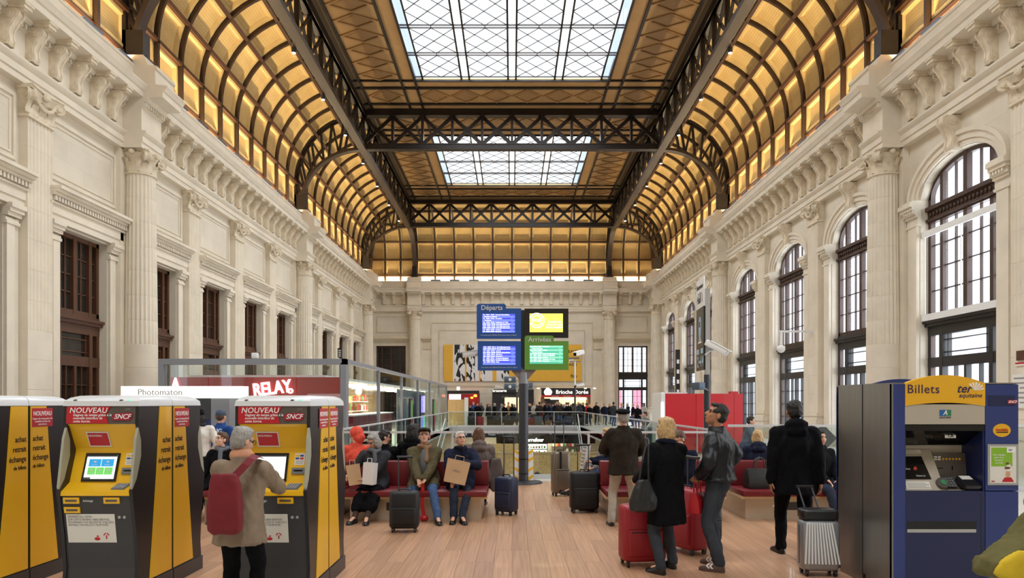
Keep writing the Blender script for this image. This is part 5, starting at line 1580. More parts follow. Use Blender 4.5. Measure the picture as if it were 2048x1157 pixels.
# front profile (y towards the traveller is negative), machine back plane at y=0
PROF = [(-.66, 0), (-.66, .14), (-.655, .5), (-.69, .86), (-.71, .955)]
def ticket_machine(label, loc, rotz, front=True, sticker=True, screen='menu', user=False):
    t = thing('ticket_machine', label, 'ticket machine', loc, rotz)
    h = KW / 2
    # side cheeks with the curved front, plus yellow wedge
    prof = [(0, .0), (-.62, 0), (-.62, .14), (-.60, .3), (-.63, .6), (-.68, .9), (-.70, 1.0), (-.62, 1.10), (-.545, 1.30), (-.545, 1.44), (-.595, 1.57), (-.59, 1.745), (0, 1.745)]
    for s in (-1, 1):
        b = MB(); b.prism(prof, lambda p, q: (q, p[0], p[1]), s * (h - .03), s * h); b.build('side_panel', 'k_black', t)
        yb = [(-.015, .155), (-.42, .155), (-.36, .62), (-.30, 1.1), (-.24, 1.74), (-.015, 1.74)]
        b = MB(); b.prism(yb, lambda p, q: (q, p[0], p[1]), s * h, s * (h + .006)); b.build('side_wedge', 'k_yellow', t)
        b = MB(); b.prism([(-.005, 0), (-.63, 0), (-.63, .14), (-.005, .14)], lambda p, q: (q, p[0], p[1]), s * h, s * (h + .012)); b.build('plinth', 'k_dark', t)
        rot = (pi / 2, 0, s * pi / 2)
        for i, (w_, sz) in enumerate((('achat', .078), ('retrait', .078), ('\u00e9change', .078), ('de billets', .052))):
            me = text_mesh(w_, sz, 'ink_black', .001, .004, sx=.9, align='RIGHT' if s > 0 else 'LEFT')
            inst('lettering', me, t, (s * (h + .0075), -.04, 1.42 - i * .095 + (.012 if i == 3 else 0)), rot)
        if sticker or s < 0:
            o = MB().box(s * (h + .006), s * (h + .008), -.33, -.03, 1.535, 1.72).build('sticker', 'k_red', t)
            al = 'CENTER'
            lettering('NOUVEAU', .062, 'ink_white', o, (s * (h + .009), -.18, 1.665), rot, bold=.012, extrude=.001, sx=.9)
            for i, l_ in enumerate(('Gagnez du temps gr\u00e2ce \u00e0 la', 'nouvelle interface de', 'cette borne.')):
                lettering(l_, .026, 'ink_white', o, (s * (h + .009), -.18, 1.615 - i * .028), rot, extrude=.001)
    # body between the cheeks
    b = MB(); body = [(-.005, .0), (-.60, 0), (-.60, .14), (-.585, .3), (-.615, .6), (-.665, .9), (-.67, .955), (-.02, .955)]
    b.prism(body, lambda p, q: (q, p[0], p[1]), -h + .03, h - .03); b.build('lower_body', 'k_dark', t)
    up = [(-.02, .955), (-.685, .955), (-.68, .99), (-.56, 1.06), (-.47, 1.33), (-.47, 1.36), (-.56, 1.56), (-.585, 1.585), (-.02, 1.585)]
    b = MB(); b.prism(up, lambda p, q: (q, p[0], p[1]), -h + .03, h - .03); b.build('fascia', 'k_yellow', t)
    b = MB(); b.prism([(-.02, 1.585), (-.60, 1.585), (-.59, 1.745), (-.02, 1.745)], lambda p, q: (q, p[0], p[1]), -h + .03, h - .03); hd = b.build('header', 'k_brown', t)
    # white domed cap
    rings = []
    for z, o_ in ((1.745, .0), (1.79, .012), (1.82, .07), (1.838, .16), (1.842, .26)):
        rings.append([(-h - .004 + o_ * .35, -.60 + o_, z), (h + .004 - o_ * .35, -.60 + o_, z), (h + .004 - o_ * .35, -.0, z), (-h - .004 + o_ * .35, -.0, z)])
    b = MB(); b.loft(rings); cap = b.build('cap', 'k_white', t, smooth=40)
    for s in (-1, 1):  # side wings of pale glass-like plastic
        wing = [(-.70, 1.0), (-.62, 1.06), (-.52, 1.4), (-.56, 1.52), (-.60, 1.50), (-.625, 1.4), (-.645, 1.2)]
        b = MB(); b.prism([(-.68, .985), (-.60, 1.06), (-.52, 1.30), (-.52, 1.45), (-.585, 1.56), (-.625, 1.46), (-.66, 1.25), (-.695, 1.03)], lambda p, q: (q, p[0], p[1]), s * (h - .026), s * (h - .004)); b.build('side_wing', 'k_sidewing', t)
    if not front: return t
    for xx, m_ in ((-.24, 'k_brown'), (.17, 'k_brown'), (.24, 'lcd_green_b')):
        b = MB(); b.ell((xx, -.575, 1.79), (.022, .014, .016), 10, 6); b.build('cap_light', m_, cap)
    # header print
    o = MB().prism([(-h + .03, 1.59), (.07, 1.59), (.045, 1.665), (.085, 1.74), (-h + .03, 1.74)], lambda p, q: (p[0], q - .062 * (p[1] - 1.59) * -1, p[1]), -.607, -.601).build('red_panel', 'k_red', hd)
    tilt = (pi / 2 - .06, 0, 0)
    lettering('NOUVEAU', .068, 'ink_white', o, (-.11, -.604, 1.705), tilt, bold=.012, shear=.15, extrude=.001, spacing=1.05)
    for i, l_ in enumerate(('Gagnez du temps gr\u00e2ce \u00e0 la', 'nouvelle interface de', 'cette borne.')):
        inst('lettering', text_mesh(l_, .031, 'ink_white', .001, .012, .2, align='LEFT'), o, (-.245, -.606, 1.665 - i * .028), tilt)
    o = MB().prism([(.11, 1.618), (.26, 1.618), (.285, 1.66), (.27, 1.685), (.13, 1.68), (.105, 1.655)], lambda p, q: (p[0], q, p[1]), -.608, -.60).build('logo', 'sncf_red', hd)
    lettering('SNCF', .06, 'ink_white', o, (.195, -.610, 1.65), tilt, bold=.015, shear=.3, extrude=.001)
    lettering('372', .03, 'ink_grey', hd, (.24, -.597, 1.715), tilt, extrude=.001)
    # alcove sticker
    P0, P1 = Vector((0, -.47, 1.36)), Vector((0, -.56, 1.56)); d = (P1 - P0).normalized()
    def on_up(b_, x0, x1, f0, f1, off=.004):
        n = Vector((0, -d.z, d.y)); n = -n if n.y > 0 else n
        A = P0.lerp(P1, f0) + n * off; Bq = P0.lerp(P1, f1) + n * off
        return b_.add([(x0, A.y, A.z), (x1, A.y, A.z), (x1, Bq.y, Bq.z), (x0, Bq.y, Bq.z)], [(0, 1, 2, 3)])
    o = on_up(MB(), -.17, .03, .08, .78, .004).build('notice', 'paper', t)
    on_up(MB(), -.16, .02, .14, .72, .006).build('notice_print', 'k_red', o)
    an = atan2(-(P1 - P0).y, (P1 - P0).z)
    lettering('NOUVEAU', .026, 'ink_white', o, (-.09, P0.lerp(P1, .58).y - .012, P0.lerp(P1, .58).z), (pi / 2 + an, 0, 0), bold=.01, extrude=.0005)
    # sloping console: screen, card slot, keypad
    Q0, Q1 = Vector((0, -.56, 1.06)), Vector((0, -.47, 1.33)); e = (Q1 - Q0).normalized(); nn = Vector((0, -e.z, e.y))
    tl = (pi / 2 - atan2(e.y, e.z), 0, 0)
    def con(x0, x1, f0, f1, o0, o1):
        b = MB(); r = []
        for o_ in (o0, o1):
            A = Q0.lerp(Q1, f0) + nn * o_; Bq = Q0.lerp(Q1, f1) + nn * o_
            r.append([(x0, A.y, A.z), (x1, A.y, A.z), (x1, Bq.y, Bq.z), (x0, Bq.y, Bq.z)])
        return b.loft(r)
    s_ = con(-.20, .11, .02, .94, -.002, .012).build('screen_bezel', 'black_gloss', t)
    sc2 = con(-.18, .09, .1, .88, .012, .014).build('screen', 'k_screen', s_)
    if screen == 'menu':
        for x0, x1, f0, f1, m_ in ((-.155, -.047, .5, .74, 'k_scr_blue'), (-.042, .068, .5, .74, 'k_scr_blue'), (-.155, -.085, .24, .47, 'k_scr_green'), (-.08, -.01, .24, .47, 'k_scr_green'), (-.005, .068, .24, .47, 'k_scr_green')):
            tl_ = con(x0, x1, f0, f1, .014, .015).build('menu_tile', m_, sc2)
            c = Q0.lerp(Q1, f0 + (f1 - f0) * .62) + nn * .0155
            b = MB(); b.ell(((x0 + x1) / 2, c.y, c.z), (.014, .002, .011), 8, 6); b.build('tile_icon', 'ink_white', tl_)
            c = Q0.lerp(Q1, f0 + (f1 - f0) * .25) + nn * .0158
            lettering('acheter' if m_ == 'k_scr_blue' else 'retirer', .017, 'ink_white', tl_, ((x0 + x1) / 2, c.y, c.z), tl, extrude=.0003)
        con(-.18, .09, .82, .88, .014, .0145).build('menu_bar', 'k_dark', sc2); con(-.18, -.12, .1, .15, .014, .0145).build('menu_bar', 'k_brown', sc2)
    else:
        con(-.18, .09, .82, .88, .014, .0145).build('menu_bar', 'k_dark', sc2)
    o = con(.165, .255, .56, .94, 0, .003).build('card_notice', 'paper', t)
    for i, m_ in enumerate(('dep_blue', 'k_red', 'k_yellow', 'dep_blue')): con(.172 + (i % 2) * .04, .205 + (i % 2) * .04, .74 + (i // 2) * .09, .80 + (i // 2) * .09, .003, .004).build('card_mark', m_, o)
    for i in range(3): con(.175, .245, .60 + i * .04, .615 + i * .04, .003, .004).build('text_line', 'ink_grey', o)
    o = con(.15, .27, .26, .46, -.002, .016).build('card_reader', 'grey_plastic', t); con(.17, .25, .34, .39, .016, .018).build('slot', 'black_gloss', o)
    # keypad on the shelf
    o = MB().prism([(.12, -.655), (.235, -.655), (.265, -.585), (.145, -.585)], lambda p, q: (p[0], p[1], q + (-.58 - p[1]) * -.55), 1.046, 1.058).build('keypad', 'grey_plastic', t)
    kb = MB().box(-.006, .006, -.0055, .0055, 0, .004).mesh('key', 'k_white')
    for i in range(4):
        for j in range(4):
            y = -.643 + j * .015; inst('key', kb, o, (.142 + i * .024 + j * .006, y, 1.058 + (-.58 - y) * -.55))
    # lower front: slots, notice
    def face(z):
        for (ya, za), (yb, zb) in zip(((-.60, .14), (-.585, .3), (-.615, .6), (-.665, .9)), ((-.585, .3), (-.615, .6), (-.665, .9), (-.67, .955))):
            if za <= z <= zb: return ya + (yb - ya) * (z - za) / (zb - za)
        return -.6
    def low_patch(x0, x1, z0, z1, o0, m_, nm, par):
        b = MB(); r = []
        for o_ in (.002, o0):
            r.append([(x0, face(z0) - o_, z0), (x1, face(z0) - o_, z0), (x1, face(z1) - o_, z1), (x0, face(z1) - o_, z1)])
        return b.loft(r).build(nm, m_, par)
    for x0, z0 in ((-.285, .885), (-.285, .80), (.07, .885)):
        if user and x0 < 0: pass
        o = low_patch(x0, x0 + .14, z0, z0 + .055, .014, 'k_yellow', 'slot_frame', t); low_patch(x0 + .02, x0 + .12, z0 + .018, z0 + .036, .016, 'k_brown', 'slot', o)
    lettering('\u00e9change', .028, 'ink_white', t, (-.07, face(.91) - .006, .91), (pi / 2 + .12, 0, 0), extrude=.0005)
    for x in (.19, .235):
        b = MB(); b.ell((x, face(.76) - .002, .76), (.014, .006, .014), 10, 6); b.build('lock', 'steel', t)
    o = low_patch(-.28, .15, .53, .79, .003, 'paper', 'notice', t)
    for i, l_ in enumerate(('GAGNEZ DU TEMPS,', 'SUR CETTE BORNE LIBRE SERVICE,', '\u00c9CHANGEZ VOS BILLETS ET E-BILLETS,', 'RETIREZ VOS BILLETS T\u00c9L\u00c9PAY\u00c9S.')):
        z = .765 - i * .025
        inst('lettering', text_mesh(l_, .024, 'ink_grey', .0005, align='LEFT'), o, (-.265, face(z) - .006, z), (pi / 2 + .165, 0, 0))
    q = low_patch(-.26, -.205, .635, .66, .005, 'sncf_red', 'logo', o)
    b = MB(); b.ell((-.02, face(.575) - .002, .575), (.035, .004, .026), 10, 6); b.ell((-.015, face(.6) - .003, .6), (.022, .003, .02), 8, 6)
    for k in range(3): b.ell((-.03 + k * .018, face(.6) - .003, .605 + k * .006), (.007, .003, .02), 6, 5)
    b.build('hand_mark', 'k_red', o)
    b = MB(); b.box(.058, .068, face(.58) - .008, face(.58) - .002, .565, .615); b.prism([(.036, .60), (.063, .63), (.09, .60), (.084, .594), (.063, .616), (.042, .594)], lambda p, q_: (p[0], q_, p[1]), face(.6) - .009, face(.6) - .003); b.build('arrow_mark', 'k_red', o)
    return t
emat('k_screen', (224, 238, 236), .9); emat('k_scr_blue', (40, 140, 196), .8); emat('k_scr_green', (96, 186, 84), .8)
KYS = 6.69
for i, xs_ in enumerate((-4.735, -3.33, -1.80)):
    xc = xs_ - KW / 2
    nm = ['at the frame edge', 'with the lit menu screen', 'used by the traveller with the red bag'][i]
    ticket_machine(['yellow ticket machine cut off by the picture edge, facing the viewer', 'yellow and grey ticket machine with blue and green menu on its screen', 'yellow ticket machine used by the traveller with the red shoulder bag'][i],
                   (xc, KYS - .005, 0), 0, i > 0, i == 2, 'menu' if i == 1 else 'blank', i == 2)
    ticket_machine(['yellow ticket machine facing away behind the one cut off by the picture edge', 'yellow ticket machine facing away, back to back with the menu screen one', 'yellow ticket machine facing away, beside the person with paper bags'][i],
                   (xc, KYS + .005, 0), pi, False, True)

# ================================================================ BLUE TICKET MACHINES
mat('ter_blue', (40, 58, 122), .38, coat=.1); mat('ter_navy', (26, 36, 80), .38); mat('ter_steel', (150, 148, 144), .34, metal=.85, var=.06, vscale=3, stretch=(3, 3, .4))
mat('ter_yellow', (240, 180, 36), .4); mat('ter_beige', (186, 176, 160), .45, var=.03); mat('ter_ink', (52, 40, 84), .5); mat('sticker_green', (140, 190, 50), .5); mat('aq_blue', (40, 100, 170), .5); mat('aq_green', (50, 130, 90), .5)
BX0, BX1, BYF, BYM = 3.45, 4.58, 6.17, 6.72
def blue_machine(label, rot, front):
    w = BX1 - BX0; hw = w / 2; d = BYM - BYF
    t = thing('ticket_machine', label, 'ticket machine', (BX0 + hw, BYM, 0), rot)
    H = 1.945
    yf = -d + .005
    s0 = MB().box(-hw, -hw + .03, yf + .02, -.012, .1, H).build('side_panel', 'ter_steel', t)
    MB().box(hw - .03, hw, yf + .02, -.012, .1, H).build('side_panel', 'ter_steel', t)
    MB().box(-hw + .015, hw - .015, yf + .06, -.03, 0, .12).build('plinth', 'ter_steel', t)
    MB().box(-hw + .03, hw - .03, -.06, -.015, .1, H).build('back_panel', 'ter_steel', t)
    MB().box(-hw, hw, yf + .02, -.012, H, H + .012).build('top_panel', 'ter_steel', t)
    bev = [(-hw, yf + .05), (-hw + .0, yf + .03), (-hw + .03, yf), (-hw + .105, yf), (-hw + .105, yf + .06), (-hw, yf + .06)]
    MB().prism(bev, lambda p, q: (p[0], p[1], q), 0.02, H).build('corner_post', 'ter_blue', t)
    xl, xr = -hw + .105, .262          # main bay
    # lower doors
    zl = 0.975
    o = MB().box(xl, xr, yf, yf + .04, .02, zl).build('lower_door', 'ter_navy', t)
    MB().box(xl + .02, xr - .08, yf - .003, yf + .001, .60, .63).build('tray_lip', 'steel', o); MB().box(xl + .02, xr - .08, yf - .0025, yf + .002, .63, .70).build('delivery_slot', 'black_gloss', o)
    MB().box(xr - .035, xr - .03, yf - .002, yf + .001, .04, zl - .02).build('door_seam', 'k_black', o)
    MB().box(xr + .006, hw, yf, yf + .04, .02, zl - .004).build('side_door', 'ter_blue', t)
    p_ = MB().box(xr + .006, hw, yf, yf + .05, zl + .004, H - .005).build('side_column', 'ter_blue', t)
    MB().box(xl, xr, yf + .02, yf + .5, zl - .04, zl).build('shelf', 'ter_beige', t)
    MB().box(xl, xr, yf + .30, yf + .34, zl, 1.55).build('recess_back', 'ter_beige', t); MB().box(xl, xl + .012, yf + .01, yf + .3, zl, 1.55).build('recess_side', 'ter_navy', t); MB().box(xr - .012, xr, yf + .01, yf + .3, zl, 1.55).build('recess_side', 'ter_navy', t)
    b = MB(); b.prism([(yf + .0, 1.52), (yf + .02, 1.52), (yf + .26, 1.375), (yf + .30, 1.375), (yf + .30, 1.58), (yf, 1.58)], lambda p, q: (q, p[0], p[1]), xl, xr); hd = b.build('canopy', 'black_gloss', t)
    hdr = MB().box(xl, xr, yf, yf + .06, 1.575, 1.76).build('header_band', 'ter_beige', t)
    # arched sign
    n = 20; mid = (xl + xr) / 2; rr = (xr - xl) / 2
    top = [(xl + (xr - xl) * i / n, 1.95 + .075 * (1 - ((xl + (xr - xl) * i / n - mid) / rr) ** 2)) for i in range(n + 1)]
    bot = [(x, 1.745 + .03 * (1 - ((x - mid) / rr) ** 2)) for x, z in top]
    b = MB(); b.prism(bot + top[::-1], lambda p, q: (p[0], q, p[1]), yf - .006, yf + .05); sg = b.build('arched_sign', 'ter_yellow' if front else 'ter_blue', t)
    if not front: return t
    F = FRONT
    lettering('Billets', .112, 'ter_ink', sg, (mid - .20, yf - .008, 1.895), F, bold=.004, extrude=.001, spacing=1.08)
    lettering('ter', .11, 'ter_ink', sg, (mid + .165, yf - .008, 1.90), F, bold=.012, shear=.35, extrude=.001)
    for k in range(6):
        a = radians(8 + k * 22); c = Vector((mid + .265, 1.885))
        b = MB(); b.prism([(c.x, c.y), (c.x + .085 * cos(a), c.y + .075 * sin(a)), (c.x + .085 * cos(a + .22), c.y + .075 * sin(a + .22))], lambda p, q: (p[0], q, p[1]), yf - .010, yf - .006); b.build('emblem_ray', 'ink_white', sg)
    lettering('aquitaine', .058, 'ter_ink', sg, (mid + .225, yf - .008, 1.84), F, bold=.002, shear=.25, extrude=.001)
    a_ = MB().box(mid - .05, mid, yf - .003, yf, 1.655, 1.71).build('emblem', 'aq_blue', hdr); MB().box(mid, mid + .055, yf - .003, yf, 1.655, 1.71).build('emblem', 'aq_green', hdr)
    lettering('A', .06, 'ink_white', hdr, (mid + .0, yf - .005, 1.682), F, bold=.01, shear=.2, extrude=.001); lettering('AQUITAINE', .02, 'ter_ink', hdr, (mid, yf - .003, 1.64), F, extrude=.001)
    # canopy CB mark
    cy = lambda z: yf + .02 + (1.52 - z) / .145 * .24 - .006
    cr_ = (pi / 2 - 1.03, 0, 0)
    # console
    Q = lambda z: yf + .06 + (z - zl) * .62
    def pt(x0, x1, z0, z1, o_, m_, nm, par, skew=0):
        b = MB(); r = []
        for oo in (0, o_): r.append([(x0, Q(z0) - oo, z0), (x1, Q(z0) - oo, z0), (x1 - skew, Q(z1) - oo, z1), (x0 - skew, Q(z1) - oo, z1)])
        return b.loft(r).build(nm, m_, par)
    b = MB(); b.prism([(Q(zl), zl), (Q(1.33), 1.33), (yf + .31, 1.33), (yf + .31, zl)], lambda p, q: (q, p[0], p[1]), xl + .005, xl + .40); co = b.build('screen_console', 'ter_beige', t)
    b = MB(); b.prism([(yf + .1, zl), (yf + .2, 1.09), (yf + .23, 1.09), (yf + .25, 1.30), (yf + .31, 1.30), (yf + .31, zl)], lambda p, q: (q, p[0], p[1]), xl + .40, xr - .012); c2 = b.build('payment_console', 'k_brown', t)
    s_ = pt(xl + .02, xl + .31, 1.07, 1.27, .006, 'black_gloss', 'screen', co, .02)
    lettering('Touchez', .025, 'ink_white', s_, (xl + .1, Q(1.16) - .009, 1.16), (pi / 2 - .55, 0, 0), extrude=.0005); lettering("l'\u00e9cran ici", .022, 'ink_white', s_, (xl + .22, Q(1.10) - .009, 1.10), (pi / 2 - .55, 0, 0), extrude=.0005)
    b = MB(); b.ell((xl + .19, Q(1.155) - .006, 1.155), (.018, .004, .028), 8, 6); b.build('hand_mark', 'tin_red', s_)
    for (x0, x1, z0, z1) in ((xl + .06, xl + .28, .985, 1.05), (xl + .09, xl + .30, 1.30, 1.33)):
        o = pt(x0, x1, z0, z1, .003, 'paper', 'notice', co)
        for i in range(4): pt(x0 + .01, x1 - .01 - .03 * (i % 2), z0 + (z1 - z0) * (.15 + i * .2), z0 + (z1 - z0) * (.22 + i * .2), .0035, 'ink_grey', 'text_line', o)
    # dial, buttons, keypad, reader
    b = MB(); b.lathe([(.055, 0), (.055, .02), (.045, .03)], 24); b.xf(Matrix.Translation((xl + .39, Q(1.03) - .002, 1.03)) @ Matrix.Rotation(pi / 2 - .55, 4, 'X')); dl = b.build('dial', 'k_brown', t, smooth=40)
    b = MB(); b.lathe([(.026, .02), (.026, .038), (.01, .042)], 18); b.xf(Matrix.Translation((xl + .39, Q(1.03) - .002, 1.03)) @ Matrix.Rotation(pi / 2 - .55, 4, 'X')); b.build('dial_button', 'aq_green', dl, smooth=40)
    b = MB(); b.ell((xl + .035, Q(1.03), 1.03), (.016, .008, .016), 10, 6); b.build('cancel_button', 'k_red', co)
    for k in range(6):
        b = MB(); b.ell((xl + .50 + k * .031, yf + .245, 1.245), (.011, .006, .011), 10, 6); b.build('coin_button', 'ter_yellow', c2)
    for i in range(2):
        for j in range(2): MB().box(xl + .41 + i * .035, xl + .435 + i * .035, yf + .235, yf + .245, 1.235 + j * .022, 1.25 + j * .022).build('card_mark', 'paper', c2)
    MB().box(xl + .42, xl + .49, yf + .23, yf + .24, 1.155, 1.165).build('slot', 'black_gloss', c2); MB().box(xl + .575, xl + .583, yf + .23, yf + .24, 1.14, 1.18).build('slot', 'black_gloss', c2)
    kb = MB().box(-.008, .008, -.008, .008, 0, .006).mesh('key', 'grey_plastic')
    kp = MB().prism([(yf + .105, .99), (yf + .185, 1.075), (yf + .19, 1.07), (yf + .115, .985)], lambda p, q: (q, p[0] - .012, p[1] + .012), xl + .43, xl + .54).build('keypad', 'k_dark', t)
    for i in range(4):
        for j in range(4): inst('key', kb, kp, (xl + .447 + i * .025, yf + .106 + j * .0195, 1.008 + j * .0205), (.8, 0, 0))
    b = MB(); b.rbox(-.075, .075, -.09, .09, 0, .05, .02); b.xf(Matrix.Translation((xl + .63, yf + .10, 1.015)) @ Matrix.Rotation(.45, 4, 'X')); rd = b.build('card_reader', 'k_black', t, smooth=40)
    b = MB(); b.box(-.05, .05, .02, .08, .05, .053); b.xf(Matrix.Translation((xl + .63, yf + .10, 1.015)) @ Matrix.Rotation(.45, 4, 'X')); b.build('reader_label', 'paper', rd)
    gr = MB().box(xl + .01, xl + .09, yf + .293, yf + .30, 1.33, 1.41).build('speaker_grille', 'ter_beige', t)
    for i in range(6):
        for j in range(6): MB().box(xl + .017 + i * .012, xl + .024 + i * .012, yf + .290, yf + .294, 1.338 + j * .012, 1.344 + j * .012).build('speaker_hole', 'k_black', gr)
    cbm = MB().box(xl + .42, xl + .52, cy(1.46) - .002, cy(1.46) + .001, 1.45, 1.495).build('card_logo', 'ink_white', hd)
    cbm.location = (0, -.02, 0)
    lettering('CB', .04, 'k_black', cbm, (xl + .47, cy(1.46) - .004, 1.472), F, bold=.02, extrude=.001)
    # side column: logo, sticker, framed notice
    cxs = (xr + hw) / 2
    MB().box(xr + .03, hw - .03, yf - .002, yf + .002, 1.745, 1.84).build('name_strip', 'ter_navy', p_)
    lo_ = MB().prism([(cxs + .055, 1.765), (cxs + .13, 1.765), (cxs + .14, 1.79), (cxs + .13, 1.80), (cxs + .05, 1.80)], lambda p, q: (p[0], q, p[1]), yf - .006, yf - .001).build('logo', 'sncf_red', p_)
    lettering('SNCF', .032, 'ink_white', lo_, (cxs + .093, yf - .008, 1.782), F, bold=.015, shear=.3, extrude=.001)
    st = MB().prism([(cxs - .0 + .08 * cos(2 * pi * k / 24), 1.525 + .06 * sin(2 * pi * k / 24)) for k in range(24)], lambda p, q: (p[0], q, p[1]), yf - .004, yf - .0005).build('round_sticker', 'ter_yellow', p_)
    lettering('modalis', .036, 'k_red', st, (cxs, yf - .006, 1.53), F, bold=.01, extrude=.001); MB().box(cxs - .05, cxs + .055, yf - .006, yf - .004, 1.503, 1.512).build('sticker_line', 'ink_black', st)
    fr = MB().box(hw - .285, hw - .01, yf - .012, yf - .001, 1.03, 1.40).build('notice_frame', 'steel', p_)
    pr = MB().box(hw - .265, hw - .03, yf - .014, yf - .011, 1.05, 1.38).build('notice', 'paper', fr)
    MB().box(hw - .255, hw - .065, yf - .0155, yf - .0135, 1.2, 1.37).build('green_field', 'sticker_green', pr)
    MB().box(hw - .115, hw - .04, yf - .0165, yf - .015, 1.325, 1.37).build('white_field', 'ink_white', pr); lettering('ter', .03, 'ter_ink', pr, (hw - .085, yf - .018, 1.35), F, shear=.3, extrude=.0005)
    for i in range(4): lettering(['Des voyages', 'pour tous', 'les jours', 'en train'][i], .022, 'ink_white', pr, (hw - .185, yf - .0165, 1.305 - i * .024), F, extrude=.0005)
    mat('poster_skin', (214, 160, 130), .6)
    b = MB(); b.prism([(hw - .16, 1.06), (hw - .05, 1.06), (hw - .075, 1.1), (hw - .135, 1.1)], lambda p, q: (p[0], q, p[1]), yf - .0165, yf - .0135); b.build('print_shirt', 'k_red', pr)
    b = MB(); b.ell((hw - .105, yf - .015, 1.13), (.022, .003, .032), 10, 6); b.build('print_face', 'poster_skin', pr)
    for k in range(4):
        b = MB(); b.ell((hw - .105 + .006 * (-1) ** k, yf - .0165, 1.165 + k * .02), (.032 - k * .005, .002, .012), 10, 6); b.build('print_stack', 'tin_brown' if k % 2 else 'tin_white', pr)
    MB().box(hw - .255, hw - .225, yf - .0165, yf - .015, 1.06, 1.07).build('logo', 'sncf_red', pr)
    return t
blue_machine('blue ticket machine with yellow arched sign and lit payment console', 0, True)
blue_machine('blue and steel ticket machine facing away behind the yellow arched one', pi, False)

# ================================================================ BENCHES
def bench(label, x0, x1, yc, both=True):
    t = thing('bench', label, 'bench', ((x0 + x1) / 2, yc, 0)); w = (x1 - x0) / 2
    MB().box(-w + .1, w - .1, -.62, .62, 0, .33).build('base', 'bench_steel', t)
    for s in (-1, 1):
        o = MB().box(-.14, .14, s * .62, s * .626, .14, .26).build('socket_plate', 'steel_dark', t, ((-.3), 0, 0))
        MB().cyl((0, 0), .018, 0, .008).xf(Matrix.Translation((-.3, s * .626, .2)) @ Matrix.Rotation(s * pi / 2, 4, 'X')).build('socket', 'ink_white', o)
    MB().box(-w, w, -.76, .76, .33, .365).build('seat_board', 'bench_wood', t)
    n = max(1, round(2 * w / 1.1))
    for s in ((-1, 1) if both else (-1,)):
        for i in range(n):
            xa, xb = -w + 2 * w * i / n, -w + 2 * w * (i + 1) / n
            b = MB(); b.rbox(xa + .004, xb - .004, min(s * .1, s * .80), max(s * .1, s * .80), .365, .455, .03); b.build('seat', 'bench_red', t, smooth=40)
            b = MB(); b.rbox(xa + .004, xb - .004, min(0, s * .11), max(0, s * .11), .455, .84, .025); b.build('backrest', 'bench_red', t, smooth=40)
    return t
bench('long dark red back-to-back bench where the person in the flat cap sits', -2.55, -.37, 10.95)
bench('dark red back-to-back bench partly hidden by the yellow ticket machines', -4.75, -2.58, 10.95)
bench('dark red bench behind the standing person in the black beret', 1.4, 3.2, 10.95)
bench('dark red bench behind the person in the black hooded coat', 3.45, 5.7, 11.0)
bench('far dark red bench beyond the flat cap person', -2.6, -1.5, 13.4)
# ================================================================ PEOPLE
mat('skin', (214, 164, 138), .55, var=.05, vscale=12); mat('skin_tan', (178, 124, 92), .55, var=.05, vscale=12); mat('skin_pale', (226, 182, 160), .55, var=.05, vscale=12)
for n_, c_ in (('cloth_black', (16, 16, 19)), ('cloth_navy', (24, 28, 44)), ('cloth_puffer', (34, 38, 56)), ('cloth_charcoal', (56, 58, 62)), ('cloth_olive', (92, 84, 62)), ('cloth_taupe', (140, 122, 104)), ('cloth_brown', (106, 94, 90)),
               ('cloth_browndark', (48, 42, 36)), ('cloth_jeans', (70, 92, 130)), ('cloth_jeans_dark', (48, 54, 70)), ('cloth_jeans_grey', (62, 66, 74)), ('cloth_beige', (176, 168, 156)), ('cloth_red', (176, 30, 40)), ('cloth_coral', (226, 88, 70)),
               ('cloth_white', (222, 216, 206)), ('cloth_grey', (128, 128, 130)), ('cloth_blue', (46, 78, 140)), ('cloth_pink', (224, 150, 150)), ('cloth_tan', (178, 136, 86)), ('cloth_leather', (18, 20, 27)), ('cloth_yellow', (206, 176, 52)),
               ('cloth_oliveyellow', (104, 98, 62)), ('cloth_stocking', (78, 62, 58)), ('cloth_plaid', (206, 150, 120)), ('cloth_greysweater', (110, 114, 122)), ('cloth_bluegrey', (76, 92, 112)), ('cloth_scarf', (150, 118, 92))):
    mat(n_, c_, .9 if 'leather' not in n_ else .42, var=.14, vscale=7, bump=.25, bscale=90, spec=.12 if 'leather' not in n_ else .4)
for n_, c_ in (('hair_grey', (150, 146, 140)), ('hair_white', (206, 202, 196)), ('hair_dark', (30, 25, 22)), ('hair_brown', (88, 60, 42)), ('hair_blonde', (190, 156, 108)), ('hair_chestnut', (92, 58, 38))):
    mat(n_, c_, .6, var=.3, vscale=30, stretch=(3, 3, .5), bump=.5, bscale=60)
mat('eye_dark', (36, 28, 24), .2); mat('lips', (170, 96, 88), .5); mat('shoe_black', (24, 22, 22), .35); mat('shoe_brown', (84, 60, 52), .5); mat('shoe_tan', (170, 120, 60), .5); mat('sole', (224, 218, 206), .6)
mat('bag_black', (28, 28, 30), .4, bump=.2, bscale=50); mat('bag_red', (116, 14, 28), .7, var=.06); mat('paper_kraft', (206, 172, 134), .75, var=.08, bump=.2, bscale=20); mat('bag_handred', (190, 30, 40), .4)
FOLD = bpy.data.textures.new('folds', 'CLOUDS'); FOLD.noise_scale = .085; FOLD.noise_depth = 2
HAIRT = bpy.data.textures.new('hair_strands', 'CLOUDS'); HAIRT.noise_scale = .035; HAIRT.noise_depth = 1
PENDING = []
DRAPE = empty('drape_axes', (0, 0, 0), 0, (.8, .8, 2.2)); DRAPE.rotation_euler = (.25, .2, 0)
